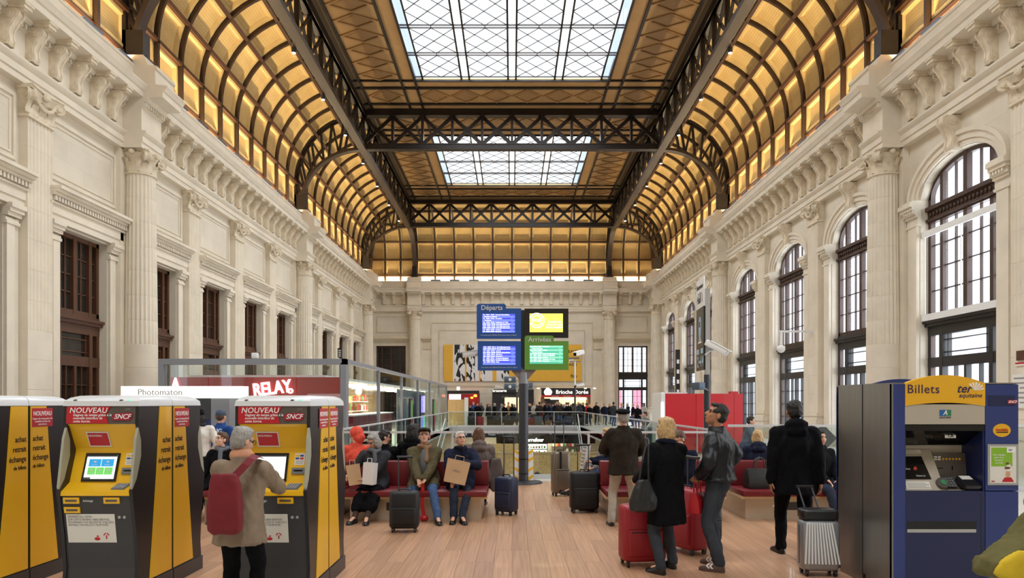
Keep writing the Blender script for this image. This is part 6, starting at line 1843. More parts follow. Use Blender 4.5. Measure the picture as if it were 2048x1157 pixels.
def soft(b, name, m, parent, vox, fold=0.0, tex=None, smooth=4):
    """one continuous surface grown over overlapping limbs"""
    o = b.build(name, m, parent)
    r = o.modifiers.new('grow', 'REMESH'); r.mode = 'VOXEL'; r.voxel_size = vox; r.use_smooth_shade = True
    if smooth:
        sm = o.modifiers.new('ease', 'SMOOTH'); sm.iterations = smooth; sm.factor = .5
    if fold:
        d = o.modifiers.new('folds', 'DISPLACE'); d.texture = tex or FOLD; d.strength = fold; d.mid_level = .5; d.texture_coords = 'LOCAL'
        if not tex: d.texture_coords = 'OBJECT'; d.texture_coords_object = DRAPE
    PENDING.append(o)
    return o
def finish_soft():
    bpy.context.view_layer.update()
    dg = bpy.context.evaluated_depsgraph_get()
    done = [(o, bpy.data.meshes.new_from_object(o.evaluated_get(dg))) for o in PENDING]
    for o, me in done:
        o.modifiers.clear(); me.name = o.name; o.data = me
    PENDING.clear(); bpy.data.objects.remove(DRAPE)
def caps(b, p, q, r0, r1, n=10, flat=None):
    """tapered limb with round ends; flat=(axis, factor) squashes it"""
    p = Vector(p); q = Vector(q); d = q - p; L_ = d.length
    if L_ < 1e-4: d = Vector((0, 0, 1)); L_ = 1e-4
    d.normalize()
    u = Vector((1, 0, 0)) if abs(d.x) < .8 else Vector((0, 1, 0))
    a = (u - d * u.dot(d)).normalized(); c = d.cross(a)
    rings = []
    for t, r, o_ in ((-pi / 2 * .92, r0, 0), (-pi / 4, r0, 0), (0, r0, 0), (0, r0 * .5 + r1 * .5, .5), (0, r1, 1), (pi / 4, r1, 1), (pi / 2 * .92, r1, 1)):
        cen = p + d * (L_ * o_) + d * (r * sin(t)); rr = r * cos(t)
        ring_ = []
        for k in range(n):
            v = (a * cos(2 * pi * k / n) + c * sin(2 * pi * k / n)) * rr
            if flat is not None:
                ax = Vector(flat[0]); v = v - ax * v.dot(ax) * (1 - flat[1])
            ring_.append(cen + v)
        rings.append(ring_)
    b.loft(rings)
def ik(a, t, l1, l2, pole):
    a = Vector(a); t = Vector(t); d = t - a; L_ = d.length
    if L_ > l1 + l2 - .005:
        t = a + d.normalized() * (l1 + l2 - .005); d = t - a; L_ = d.length
    dn = d.normalized(); x = (l1 * l1 - l2 * l2 + L_ * L_) / (2 * L_); h = sqrt(max(0, l1 * l1 - x * x))
    pole = Vector(pole); pl = pole - dn * pole.dot(dn)
    pl = pl.normalized() if pl.length > 1e-4 else Vector((0, 1, 0))
    return a + dn * x + pl * h, t
def eloft(b, rings, n=20):
    """rings: (centre, rx, ry, tilt-y) horizontal ellipses"""
    out = []
    for c, rx, ry in rings:
        c = Vector(c)
        out.append([c + Vector((rx * cos(2 * pi * k / n), ry * sin(2 * pi * k / n), 0)) for k in range(n)])
    b.loft(out)
def hand(b, w, d, side, curl=.6, r=.0088, s=1.0):
    """palm, four unequal fingers with a knuckle bend, thumb off the side of the palm"""
    d = Vector(d).normalized(); side = Vector(side); side = (side - d * side.dot(d)).normalized(); nrm = d.cross(side).normalized()
    R = Matrix((side, d, nrm)).transposed()
    b.ell(w + d * .048 * s, (.040 * s, .052 * s, .017 * s), 12, 8, R)
    caps(b, w - d * .02, w + d * .03, .026 * s, .030 * s)
    for k, (o_, l1, l2) in enumerate(((-.031, .036, .030), (-.010, .042, .036), (.011, .040, .033), (.031, .031, .026))):
        p = w + d * (.088 * s) + side * (o_ * s * 1.1)
        q = p + (d * cos(curl * .5) + nrm * sin(curl * .5) + side * o_ * 1.2) * l1 * s
        e = q + (d * cos(curl * 1.4) + nrm * sin(curl * 1.4)) * l2 * s
        caps(b, p - d * .02, q, r * s, r * .95 * s, 8); caps(b, q, e, r * .95 * s, r * .8 * s, 8)
    p = w + d * .03 * s - side * .036 * s
    q = p + (d * .6 - side * .75 + nrm * .25) * .04 * s; e = q + (d * .9 - side * .25 + nrm * .3) * .032 * s
    caps(b, p, q, .012 * s, .0105 * s, 8); caps(b, q, e, .0105 * s, .009 * s, 8)
def person(label, loc, rotz, h=1.7, pose='stand', seat=.455, yaw=0, pitch=0, lean=0, hl=None, hr=None, fl=None, fr=None, pl_=None, pr_=None,
           coat='cloth_black', hem=.8, bulk=1.0, legs='cloth_black', skirt=None, shoe='shoe_black', hair=('hair_dark', 'short'), hat=None, scarf=None, skin='skin', glasses=False, hood=None,
           vox=.009, cvox=.014, face=True, inner=None, group=None, curl=.6, collar=True, toes=None, fold=.036, leg_name='trousers', slim=1.0, hands=True):
    t = thing('person', label, 'person', loc, rotz, group)
    s = h / 1.75
    sit = pose == 'sit'
    hz = (seat + .10) if sit else .93 * s
    H = Vector((0, 0, hz)); u = Vector((0, -sin(lean), cos(lean)))
    C = H + u * .27 * s; Nk = H + u * .50 * s; Hd = Nk + u * .15 * s + Vector((0, -.02, .045)) * s
    S = {k: Nk - u * .05 * s + Vector((k * .186 * s, 0, 0)) for k in (1, -1)}
    J = {k: H + Vector((k * .092 * s, 0, -.02)) for k in (1, -1)}
    hands_t = {1: hl or (.25 * s, -.03, hz - .02), -1: hr or (-.25 * s, -.03, hz - .02)}
    if sit: feet = {1: fl or (.11, -.50, .085), -1: fr or (-.11, -.50, .085)}
    else: feet = {1: fl or (.11 * s, .0, .085), -1: fr or (-.11 * s, .0, .085)}
    poles = {1: pl_ or (.5, .8, -.5), -1: pr_ or (-.5, .8, -.5)}
    E, Wr, K, A = {}, {}, {}, {}
    for k in (1, -1):
        E[k], Wr[k] = ik(S[k], hands_t[k], .285 * s, .255 * s, poles[k])
        K[k], A[k] = ik(J[k], feet[k], .43 * s, .425 * s, (k * .12, -1, .2 if sit else 0))
    td = {k: (Vector(toes[k]) if toes else Vector((k * .22, -1, 0))).normalized() for k in (1, -1)}
    # --- body
    B = MB()
    caps(B, H, C, .125 * s, .13 * s, 14, ((0, 1, 0), .75)); caps(B, C, Nk - u * .06 * s, .135 * s, .10 * s, 14, ((0, 1, 0), .7))
    caps(B, Nk - u * .05 * s, Hd, .056 * s, .052 * s, 12)
    for k in (1, -1):
        caps(B, Nk - u * .06 * s, S[k], .06 * s, .055 * s)
        caps(B, S[k], E[k], .046 * s, .038 * s); caps(B, E[k], Wr[k], .038 * s, .026 * s)
        if hands: hand(B, Wr[k], (Wr[k] - E[k]) + Vector((0, 0, -.02)), Vector((k * .5, -1, 0)) if sit else Vector((0, -k, 0)), curl, s=s)
        caps(B, J[k], K[k], .078 * s, .055 * s); caps(B, K[k], A[k], .052 * s, .036 * s); caps(B, A[k], A[k] + td[k] * .12 * s + Vector((0, 0, -.04)), .036 * s, .03 * s)
    HR = Matrix.Rotation(yaw, 3, 'Z') @ Matrix.Rotation(-pitch, 3, 'X')
    def hp(r, f, up): return Hd + HR @ (Vector((r, -f, up)) * s)
    def he(b, c, rad, n=14, m=10): b.ell(hp(*c), Vector((rad[0], rad[1], rad[2])) * s, n, m, HR)
    he(B, (0, -.012, .035), (.077, .097, .089)); he(B, (0, .028, -.04), (.060, .066, .080)); he(B, (0, .062, -.092), (.028, .026, .024)); he(B, (0, .06, .03), (.058, .034, .02))
    caps(B, hp(0, .088, .012), hp(0, .112, -.026), .010 * s, .015 * s, 8); he(B, (0, .098, -.030), (.021, .014, .011)); he(B, (0, .082, -.062), (.028, .018, .016))
    for k in (1, -1):
        he(B, (k * .080, -.008, -.012), (.011, .022, .034)); he(B, (k * .042, .062, -.025), (.022, .02, .024))
    soft(B, 'body', skin, t, vox, smooth=2)
    if face:
        for k in (1, -1):
            b = MB(); b.ell(hp(k * .031, .084, .010), Vector((.014, .008, .007)) * s, 8, 6, HR); b.build('eye', 'eye_dark', t)
            b = MB(); caps(b, hp(k * .015, .096, .030), hp(k * .048, .082, .030), .0055 * s, .004 * s, 6); b.build('eyebrow', hair[0] if hair else 'hair_dark', t)
        b = MB(); b.ell(hp(0, .097, -.062), Vector((.025, .008, .007)) * s, 10, 6, HR); b.build('lips', 'lips', t)
    if glasses:
        b = MB()
        for k in (1, -1):
            b.tube([hp(k * .033 + .026 * cos(a), .104 - abs(.026 * cos(a)) * .25, .008 + .019 * sin(a)) for a in [2 * pi * q / 14 for q in range(15)]], .0028 * s, 5)
            b.tube([hp(k * .058, .096, .012), hp(k * .084, .0, .010)], .0028 * s, 5)
        b.tube([hp(-.01, .108, .012), hp(.01, .108, .012)], .0028 * s, 5)
        b.build('glasses', 'black_plastic', t)
    # --- trousers / skirt
    if legs:
        b = MB()
        caps(b, H + Vector((-.05, 0, -.03)), H + Vector((.05, 0, -.03)), .125 * s * slim, .125 * s * slim, 14)
        for k in (1, -1):
            caps(b, J[k], K[k], .100 * s * slim, .074 * s * slim, 12); caps(b, K[k], A[k] + Vector((0, 0, .0)), .072 * s * slim, .060 * s * slim, 12)
        soft(b, leg_name, legs, t, cvox, fold * .9 if leg_name == 'trousers' else 0)
    if skirt:
        b = MB(); m_, zend = skirt
        if sit:
            for k in (1, -1): caps(b, J[k], K[k] + Vector((0, -.0, 0)), .125 * s, .10 * s, 14); caps(b, K[k], K[k].lerp(A[k], zend), .10 * s, .11 * s, 12)
            caps(b, K[1], K[-1], .1 * s, .1 * s); caps(b, K[1].lerp(A[1], zend), K[-1].lerp(A[-1], zend), .09 * s, .09 * s); caps(b, J[1], J[-1], .13 * s, .13 * s)
        else:
            eloft(b, [((0, 0, zend), .22 * s, .17 * s), ((0, 0, hz), .18 * s, .14 * s)])
        soft(b, 'skirt', m_, t, cvox, fold)
    # --- coat
    if coat:
        b = MB(); k_ = bulk * s
        top = [(C - u * .08 * s, .185 * k_, .140 * k_), (C + u * .06 * s, .200 * k_, .148 * k_), (Nk - u * .10 * s, .195 * k_, .130 * k_), (Nk - u * .02 * s, .135 * k_, .095 * k_), (Nk + u * .02 * s, .085 * k_, .078 * k_)]
        if sit: k_ *= 1.1
        if sit:
            eloft(b, [((0, .02, hz - .09), .19 * k_, .15 * k_), ((0, .01, hz + .02), .205 * k_, .165 * k_), ((0, 0, hz + .1), .19 * k_, .15 * k_)] + top)
            if hem < 1:
                for k in (1, -1): caps(b, J[k] + Vector((0, 0, .02)), J[k].lerp(K[k], 1 - hem), .118 * k_, .108 * k_, 12)
        else:
            hc = H * (1 - 0)
            eloft(b, [((0, 0, hem), .215 * k_, .165 * k_), ((0, 0, hem + .02), .218 * k_, .168 * k_), ((0, 0, (hem + hz) / 2), .205 * k_, .158 * k_), ((0, 0, max(hz + .06, hem + .1)), .188 * k_, .145 * k_)] + top)
        for k in (1, -1):
            caps(b, Nk - u * .06 * s + Vector((k * .06, 0, 0)), S[k], .078 * k_, .078 * k_, 12)
            caps(b, S[k], E[k], .078 * k_, .066 * k_, 12); caps(b, E[k], E[k].lerp(Wr[k], .97), .064 * k_, .050 * k_, 12)
        if collar: eloft(b, [(Nk + u * .0 * s + Vector((0, -.01, 0)), .092 * k_, .088 * k_), (Nk + u * .075 * s + Vector((0, -.012, 0)), .082 * k_, .082 * k_)])
        if hood == 'down':
            b.ell(Nk + u * .05 * s + Vector((0, .09 * s, 0)), (.13 * s, .075 * s, .075 * s), 14, 8); b.ell(Nk + u * .06 * s + Vector((0, .03 * s, 0)), (.115 * s, .11 * s, .05 * s), 14, 8); caps(b, Nk + Vector((-.06, .12, -.02)), Nk + Vector((.06, .12, -.02)), .06 * s, .06 * s)
        if hood == 'up':
            b.ell(hp(0, -.045, .035), Vector((.108, .115, .118)) * s, 16, 10, HR); b.ell(hp(0, -.05, -.07), Vector((.105, .1, .1)) * s, 14, 8, HR)
        soft(b, 'coat', coat, t, cvox, fold)
    if inner:   # open front showing the pullover
        b = MB(); b.ell(C + Vector((0, -.115 * s * bulk, .02)), (.062 * s, .05 * s, .22 * s), 12, 10); b.build('pullover', inner, t, smooth=180)
    if scarf:
        b = MB(); b.tube([Nk + u * .045 * s + Vector((.085 * s * cos(a), -.012 + .085 * s * sin(a), .012 * sin(2 * a))) for a in [2 * pi * q / 16 for q in range(17)]], .036 * s, 8); caps(b, Nk + Vector((.03, -.11 * s, .03)), C + Vector((.04, -.15 * s, .06)), .035 * s, .04 * s, 8)
        soft(b, 'scarf', scarf, t, .012, .012)
    for k in (1, -1):
        b = MB(); g = A[k].z - .085; c = A[k] + td[k] * .065 * s; sd = Vector((-td[k].y, td[k].x, 0)); rings = []
        for f_, w_, ht in ((-.12, .012, .05), (-.112, .030, .075), (-.07, .040, .11), (-.02, .042, .105), (.04, .046, .07), (.09, .046, .055), (.13, .036, .045), (.148, .014, .03)):
            cc = c + td[k] * (f_ * s); rings.append([Vector((cc.x, cc.y, g)) + sd * (w_ * s * q) + Vector((0, 0, z_ * ht * s)) for q, z_ in ((-1, 0), (-1.05, .4), (-.7, .85), (0, 1), (.7, .85), (1.05, .4), (1, 0))])
        b.loft(rings); b.build('shoe', shoe, t, smooth=60)
    # --- hair and hats
    if hair:
        b = MB(); m_, st = hair
        if st != 'none':
            he(b, (0, -.020, .046), (.088, .098, .090)); he(b, (0, -.045, .0), (.084, .072, .085))
            he(b, (0, .03, .095), (.062, .06, .03))
            if st in ('bob', 'long'):
                for k in (1, -1): he(b, (k * .072, -.005, -.035), (.034, .066, .105))
                he(b, (0, -.065, -.055), (.090, .055, .11)); he(b, (0, .045, .085), (.070, .045, .035))
            if st == 'long': he(b, (0, -.075, -.16), (.092, .05, .15)); he(b, (.03, -.07, -.26), (.06, .04, .1))
            if st == 'balding': pass
            soft(b, 'hair', m_, t, .011, .022, HAIRT, 2)
    if hat:
        m_, st = hat; b = MB()
        if st == 'flatcap':
            he(b, (0, -.006, .094), (.104, .126, .044)); he(b, (0, .105, .070), (.075, .060, .016)); he(b, (0, -.06, .06), (.094, .07, .055))
        elif st == 'beret':
            he(b, (.01, -.015, .092), (.115, .125, .042)); he(b, (0, -.01, .062), (.092, .105, .035))
        else:
            he(b, (0, -.016, .052), (.092, .106, .088)); he(b, (0, -.012, .02), (.093, .106, .026))
        soft(b, 'hat', m_, t, .012, .006)
    return t
HLP = {}
# ---- standing near the machines
kp = person('person in a taupe jacket operating the yellow ticket machine', (-2.16, 5.42, 0), pi, 1.58, yaw=-.55, pitch=-.25, lean=.06, hr=(-.16, -.42, 1.05), hl=(.10, -.38, 1.0), coat='cloth_taupe', hem=.66, bulk=1.08,
       legs='cloth_black', hair=('hair_grey', 'short'), glasses=True, scarf=None, face=True, vox=.009, cvox=.012, pr_=(-.7, .5, -.5))
b = MB(); caps(b, (-.03, -.03, 1.355), (.03, -.03, 1.355), .068, .068); soft(b, 'shirt_collar', 'cloth_plaid', kp, .012, .006)
t = thing('shoulder_bag', 'dark red cloth shoulder bag worn by the taupe jacket person', 'bag', (-2.17, 5.16, .78))
b = MB(); b.loft([[(x, y, z) for x, y in ((-w, -d), (-w * .6, -d * 1.3), (w * .6, -d * 1.3), (w, -d), (w, d), (-w, d))] for z, w, d in ((0, .09, .02), (.03, .125, .04), (.2, .125, .05), (.40, .11, .035), (.46, .09, .02))])
soft(b, 'bag_body', 'bag_red', t, .012, .02)
b = MB()
pth = [Vector((.05, .02, .42)), Vector((.09, .05, .47)), Vector((.13, .075, .52)), Vector((.155, .11, .56)), Vector((.165, .19, .58)), Vector((.16, .28, .56))]
b.loft([[p + Vector((.028, 0, -.012)), p + Vector((.028, .006, -.006)), p + Vector((-.028, .006, .016)), p + Vector((-.028, 0, .01))] for p in pth]); b.build('strap', 'bag_red', t)
# ---- bench with its sitters
HY = 10.60
w2 = person('person in a charcoal coat holding paper bags on the bench', (-2.10, HY, 0), -.12, 1.62, 'sit', yaw=-.55, pitch=-.45, lean=.22, hl=(-.05, -.40, .66), hr=(-.32, -.36, .68), coat='cloth_charcoal', hem=.45, legs='cloth_stocking', slim=.80, leg_name='stockings', skirt=('cloth_black', .55),
       hair=('hair_grey', 'bob'), scarf='cloth_greysweater', glasses=True, fl=(.05, -.62, .085), fr=(-.14, -.60, .085))
b = MB()
w3 = person('person in a flat cap and olive jacket sitting on the bench looking up', (-1.36, HY, 0), .05, 1.74, 'sit', yaw=.05, pitch=.35, lean=-.02, hl=(.04, -.36, .62), hr=(-.06, -.37, .62), coat='cloth_olive', hem=.55, bulk=1.1, inner='cloth_greysweater', legs='cloth_jeans',
       shoe='shoe_black', hair=('hair_grey', 'none'), hat=('cloth_browndark', 'flatcap'), scarf='cloth_scarf', glasses=True, fl=(.24, -.62, .085), fr=(-.26, -.66, .085))
w4 = person('person in a navy puffer coat holding a kraft bag on the bench', (-.80, HY, 0), .15, 1.64, 'sit', yaw=.25, pitch=.3, lean=.02, hl=(.05, -.33, .86), hr=(-.16, -.36, .62), coat='cloth_puffer', hem=.6, bulk=1.12, legs='cloth_jeans_dark',
       hair=('hair_white', 'short'), scarf='cloth_navy', glasses=True, fl=(-.02, -.58, .085), fr=(-.14, -.52, .085), pl_=(.8, .4, -.3))
person('person in a black coat glancing up between the yellow ticket machines', (-4.50, HY, 0), -.1, 1.62, 'sit', yaw=-.45, pitch=.2, coat='cloth_black', hem=.5, legs='cloth_black', hair=('hair_brown', 'short'), scarf='cloth_greysweater', hl=(.1, -.3, .62), hr=(-.2, -.3, .6), skin='skin_pale')
HB = 11.30
person('person in a coral red hood bending forward behind the bench', (-2.58, HB, 0), pi + .3, 1.7, 'sit', yaw=.9, pitch=-.5, lean=.18, coat='cloth_coral', hem=1, legs='cloth_jeans_dark', hair=('hair_dark', 'none'), hood='up', hl=(.15, -.35, .65), hr=(-.15, -.35, .65), vox=.010)
person('person in a black coat turned to the next seat behind the bench', (-2.12, HB, 0), pi, 1.62, 'sit', yaw=-1.1, pitch=-.15, lean=.05, coat='cloth_black', hem=1, legs='cloth_black', hair=('hair_dark', 'short'), glasses=True, hl=(.15, -.35, .65), hr=(-.15, -.35, .65), vox=.011)
person('person in a dark hooded coat seated tallest behind the bench', (-1.64, HB + .06, 0), pi - .2, 1.82, 'sit', seat=.47, yaw=-.5, lean=0, coat='cloth_black', hem=1, bulk=1.1, legs='cloth_black', hair=('hair_dark', 'bob'), hood='down', hl=(.15, -.35, .65), hr=(-.15, -.35, .65), vox=.012, face=False)
w8 = person('person in a brown fur-collared coat seated behind the bench end', (-.55, HB + .02, 0), pi + .1, 1.70, 'sit', yaw=0, pitch=-.1, coat='cloth_brown', hem=.4, bulk=1.12, legs='cloth_black', hair=('hair_chestnut', 'long'), hood='down', hl=(.15, -.35, .65), hr=(-.15, -.35, .65), vox=.012, face=False)
b = MB(); b.loft([[Vector((x, y, z)) for x, y in ((-w - .28, -.1), (w - .28, -.16), (w - .28, .12), (-w - .28, .12))] for z, w in ((.30, .06), (.36, .10), (.62, .12), (.85, .08))]); soft(b, 'coat_tail', 'cloth_brown', w8, .016, .03)
# ---- at the photo booth
a = person('person in a grey beanie and blue jacket standing at the photo booth', (-5.25, 12.3, 0), pi - .3, 1.64, coat='cloth_blue', hem=.8, legs='cloth_jeans_dark', hair=('hair_brown', 'short'), hat=('cloth_bluegrey', 'beanie'), face=False, vox=.013, hr=(-.2, -.3, 1.0), hl=(.2, -.3, 1.0))
lettering('WING', .12, 'ink_white', a, (0, .165, 1.26), (pi / 2, 0, pi), bold=.02)
person('person in a black hat and pale jumper with long scarf near the photo booth', (-5.38, 11.75, 0), pi + .5, 1.66, coat='cloth_white', hem=.85, legs='cloth_black', hair=('hair_dark', 'bob'), hat=('cloth_black', 'beanie'), scarf='cloth_charcoal', face=False, vox=.013)
# ---- standing group before the red bench
person('person in a black beret and dark brown jacket standing with back turned', (1.60, 9.8, 0), pi - .1, 1.68, yaw=.15, pitch=.12, coat='cloth_browndark', hem=.74, bulk=1.14, legs='cloth_beige', shoe='shoe_black', hair=('hair_grey', 'short'), hat=('cloth_black', 'beret'),
       hl=(.14, -.25, 1.0), hr=(-.14, -.25, 1.0), pl_=(.9, .3, -.3), pr_=(-.9, .3, -.3), fl=(.17, 0, .085), fr=(-.17, .02, .085), face=False)
bw = person('person in a long black coat with a shoulder bag', (1.63, 7.2, 0), pi + .45, 1.62, yaw=.35, pitch=.05, coat='cloth_black', hem=.50, bulk=1.12, legs='cloth_jeans_grey', shoe='shoe_black', hair=('hair_blonde', 'bob'), hl=(.24, -.2, .95), hr=(-.10, -.32, 1.02), pr_=(-.9, .2, -.4),
       fl=(.15, .1, .085), fr=(-.12, -.05, .085), skin='skin_pale', scarf='cloth_navy')
lm = person('person in a black leather jacket looking up with hands at waist', (2.20, 7.28, 0), pi + 1.0, 1.77, yaw=.55, pitch=.38, coat='cloth_leather', hem=.95, bulk=1.1, legs='cloth_jeans_grey', shoe='shoe_brown', hair=('hair_dark', 'short'), skin='skin_tan', slim=.95,
       hl=(.20, -.16, 1.0), hr=(-.24, -.02, 1.02), pl_=(.7, .5, .1), pr_=(-.9, .6, .1), fl=(.13, .05, .085), fr=(-.16, -.04, .085), toes={1: (.05, -1, 0), -1: (-.15, -1, 0)})
for k, (x, y) in ((1, (.13, .05)), (-1, (-.16, -.04))):
    for q in range(2):
        b = MB(); yy = y - .05 - q * .035
        for sd in (-1, 1):
            b.prism([(yy, .035), (yy - .02, .035), (yy - .045, .06), (yy - .02, .09), (yy, .09), (yy - .024, .06)], lambda p, qq: (qq, p[0], p[1]), x + sd * .046, x + sd * .051)
        b.build('shoe_stripe', 'ink_white', lm)
bc = person('person in a black hooded coat walking away with a silver suitcase', (3.27, 7.9, 0), pi - .12, 1.80, yaw=0, pitch=0, coat='cloth_black', hem=.72, bulk=1.16, legs='cloth_black', shoe='shoe_black', hair=('hair_dark', 'short'), hood='down', face=False, skin='skin_tan',
       hr=(-.26, .10, .84), hl=(.27, .04, .86), fl=(.12, -.12, .085), fr=(-.12, .16, .085))
ym = person('person with glasses bent over a phone on the bench', (2.62, 10.35, 0), -.75, 1.74, 'sit', yaw=-.3, pitch=-.5, lean=.25, coat='cloth_navy', hem=.8, legs='cloth_jeans', shoe='shoe_black', hair=('hair_brown', 'short'), glasses=True, hl=(-.05, -.42, .78), hr=(-.16, -.42, .78), fl=(.1, -.75, .085), fr=(-.1, -.62, .085))
person('person in a navy quilted coat seated behind the black handbag', (4.12, 11.42, 0), pi - .25, 1.62, 'sit', yaw=-.3, lean=.12, coat='cloth_puffer', hem=.9, bulk=1.15, legs='cloth_jeans_dark', hair=('hair_blonde', 'bob'), hood='down', hl=(.2, -.3, .65), hr=(-.2, -.3, .65), face=False, vox=.012)
person('person seated behind the person in the black hooded coat with tan boots', (4.75, 10.55, 0), .2, 1.7, 'sit', coat='cloth_black', hem=.8, legs='cloth_jeans_dark', shoe='shoe_tan', hair=('hair_dark', 'short'), fl=(.14, -.6, .085), fr=(-.1, -.55, .085), hl=(.1, -.3, .62), hr=(-.1, -.3, .62), vox=.012)
nr = person('person reading a newspaper with crossed legs at the bench end', (1.80, 11.36, 0), -pi / 2, 1.74, 'sit', yaw=0, pitch=-.3, lean=.05, coat='cloth_navy', hem=.8, legs='cloth_black', shoe='shoe_black', hair=('hair_grey', 'short'), hl=(.18, -.46, .80), hr=(-.16, -.46, .80), fl=(.10, -.50, .085), fr=(.12, -.80, .34), vox=.011)
t = thing('newspaper', 'open newspaper held by the reader at the bench end', 'newspaper', (1.27, 11.36, .86), -pi / 2)
for sg in (-1, 1):
    b = MB(); b.loft([[Vector((0, -.02, -.20)), Vector((0, -.014, -.20)), Vector((0, .046, .20)), Vector((0, .04, .20))], [Vector((sg * .27, -.12, -.20)), Vector((sg * .27, -.114, -.20)), Vector((sg * .27, -.05, .20)), Vector((sg * .27, -.056, .20))]])
    o = b.build('page', 'paper', t)
    for i in range(6):
        b = MB(); z = -.16 + i * .06; f = (z + .2) / .4 * .06; b.add([(sg * .03, -.035 + f, z), (sg * .24, -.118 + f, z), (sg * .24, -.118 + f + .003, z + .03), (sg * .03, -.035 + f + .003, z + .03)], [(0, 1, 2, 3)]); b.build('text_block', 'ink_grey', o)
person('person with a pink scarf seated beyond the newspaper reader', (1.74, 12.35, 0), -pi / 2 + .3, 1.62, 'sit', yaw=.1, coat='cloth_grey', hem=.8, legs='cloth_jeans', hair=('hair_blonde', 'bob'), scarf='cloth_pink', vox=.012, hl=(.1, -.3, .62), hr=(-.1, -.3, .62))
tb = thing('bench', 'small dark red stool bench beyond the newspaper reader', 'bench', (1.87, 12.4, 0))
MB().box(-.5, .5, -.3, .3, 0, .33).build('base', 'bench_steel', tb); b = MB(); b.rbox(-.55, .55, -.35, .35, .335, .455, .03); b.build('seat', 'bench_red', tb, smooth=40)
# passer-by leaving the frame
ol = person('passer-by in a loose olive jacket with yellow lining cut off by the picture edge', (3.33, 4.05, 0), pi / 2 + .1, 1.76, yaw=0, coat='cloth_oliveyellow', hem=.70, bulk=1.2, legs='cloth_black', hair=('hair_dark', 'short'), hl=(.2, -.25, 1.0), hr=(-.14, .42, .78), pr_=(-.2, 1, .2), fl=(.1, -.25, .085), fr=(-.1, .3, .085), fold=.05, face=False)
b = MB(); b.loft([[Vector((-.22, y0, z)), Vector((-.18, y1, z)), Vector((.0, y1, z)), Vector((.04, y0, z))] for z, y0, y1 in ((.74, .10, .50), (.80, .14, .66), (.88, .14, .64), (1.0, .10, .44), (1.15, .06, .32))]); soft(b, 'flying_hem', 'cloth_oliveyellow', ol, .014, .05)
b = MB(); b.loft([[Vector((-.235, y0, z)), Vector((-.20, y1, z)), Vector((-.16, y1, z)), Vector((-.18, y0, z))] for z, y0, y1 in ((.76, .44, .58), (.82, .46, .67), (.90, .44, .62), (.95, .42, .52))]); soft(b, 'lining', 'cloth_yellow', ol, .012, .02)
# ---- people beyond the railing
person('person in a pale jacket seated beyond the railing before the red booth', (5.62, 26.9, 0), .4, 1.7, 'sit', coat='cloth_white', hem=.7, bulk=1.15, legs='cloth_jeans_dark', hair=('hair_brown', 'short'), lean=.3, pitch=-.4, vox=.016, cvox=.02)
person('person in a grey coat seated furthest along the bench beyond the railing', (5.9, 30.2, 0), -1.2, 1.7, 'sit', coat='cloth_grey', hem=.7, legs='cloth_black', hair=('hair_dark', 'short'), vox=.018, cvox=.02, face=False)
person('person in a black coat seated between pale and grey coats beyond the railing', (6.15, 28.2, 0), -.6, 1.72, 'sit', coat='cloth_black', hem=.7, legs='cloth_black', hair=('hair_grey', 'short'), vox=.018, cvox=.02, face=False)
tb = thing('bench', 'far red bench beyond the side railing of the stair well', 'bench', (6.1, 28.6, 0))
MB().box(-.55, .5, -2.6, 2.6, 0, .33).build('base', 'bench_steel', tb)
for i in range(3): 
    b = MB(); b.rbox(-.62, .35, -2.7 + i * 1.8, -.92 + i * 1.8, .335, .455, .03); b.build('seat', 'bench_red', tb, smooth=40)
    b = MB(); b.rbox(.35, .48, -2.7 + i * 1.8, -.92 + i * 1.8, .335, .84, .03); b.build('backrest', 'bench_red', tb, smooth=40)
person('person in a blue grey jacket leaning beside the red booth behind the glass', (6.25, 18.2, 0), 1.2, 1.72, 'sit', seat=.5, coat='cloth_bluegrey', hem=.8, legs='cloth_black', hair=('hair_dark', 'short'), lean=.15, hl=(.1, -.4, .9), hr=(-.1, -.4, .9), vox=.016, cvox=.02, face=False)
tb = thing('bench', 'low red seat behind the glass screen beside the red booth', 'bench', (6.3, 18.2, 0))
MB().box(-.4, .4, -.3, .3, 0, .36).build('base', 'bench_steel', tb); b = MB(); b.rbox(-.45, .45, -.34, .34, .365, .5, .03); b.build('seat', 'bench_red', tb, smooth=40)
person('person climbing the stairs of the well, only the head above the floor edge', (.71, 19.2, -1.92), 0, 1.74, coat='cloth_charcoal', hem=.8, legs='cloth_black', hair=('hair_dark', 'short'), vox=.014, cvox=.018)
person('person in dark clothes on the lower level before the lit shop', (-.95, 46.6, -3.4), pi, 1.74, coat='cloth_black', hem=.8, legs='cloth_black', hair=('hair_dark', 'short'), vox=.02, cvox=.024, face=False)

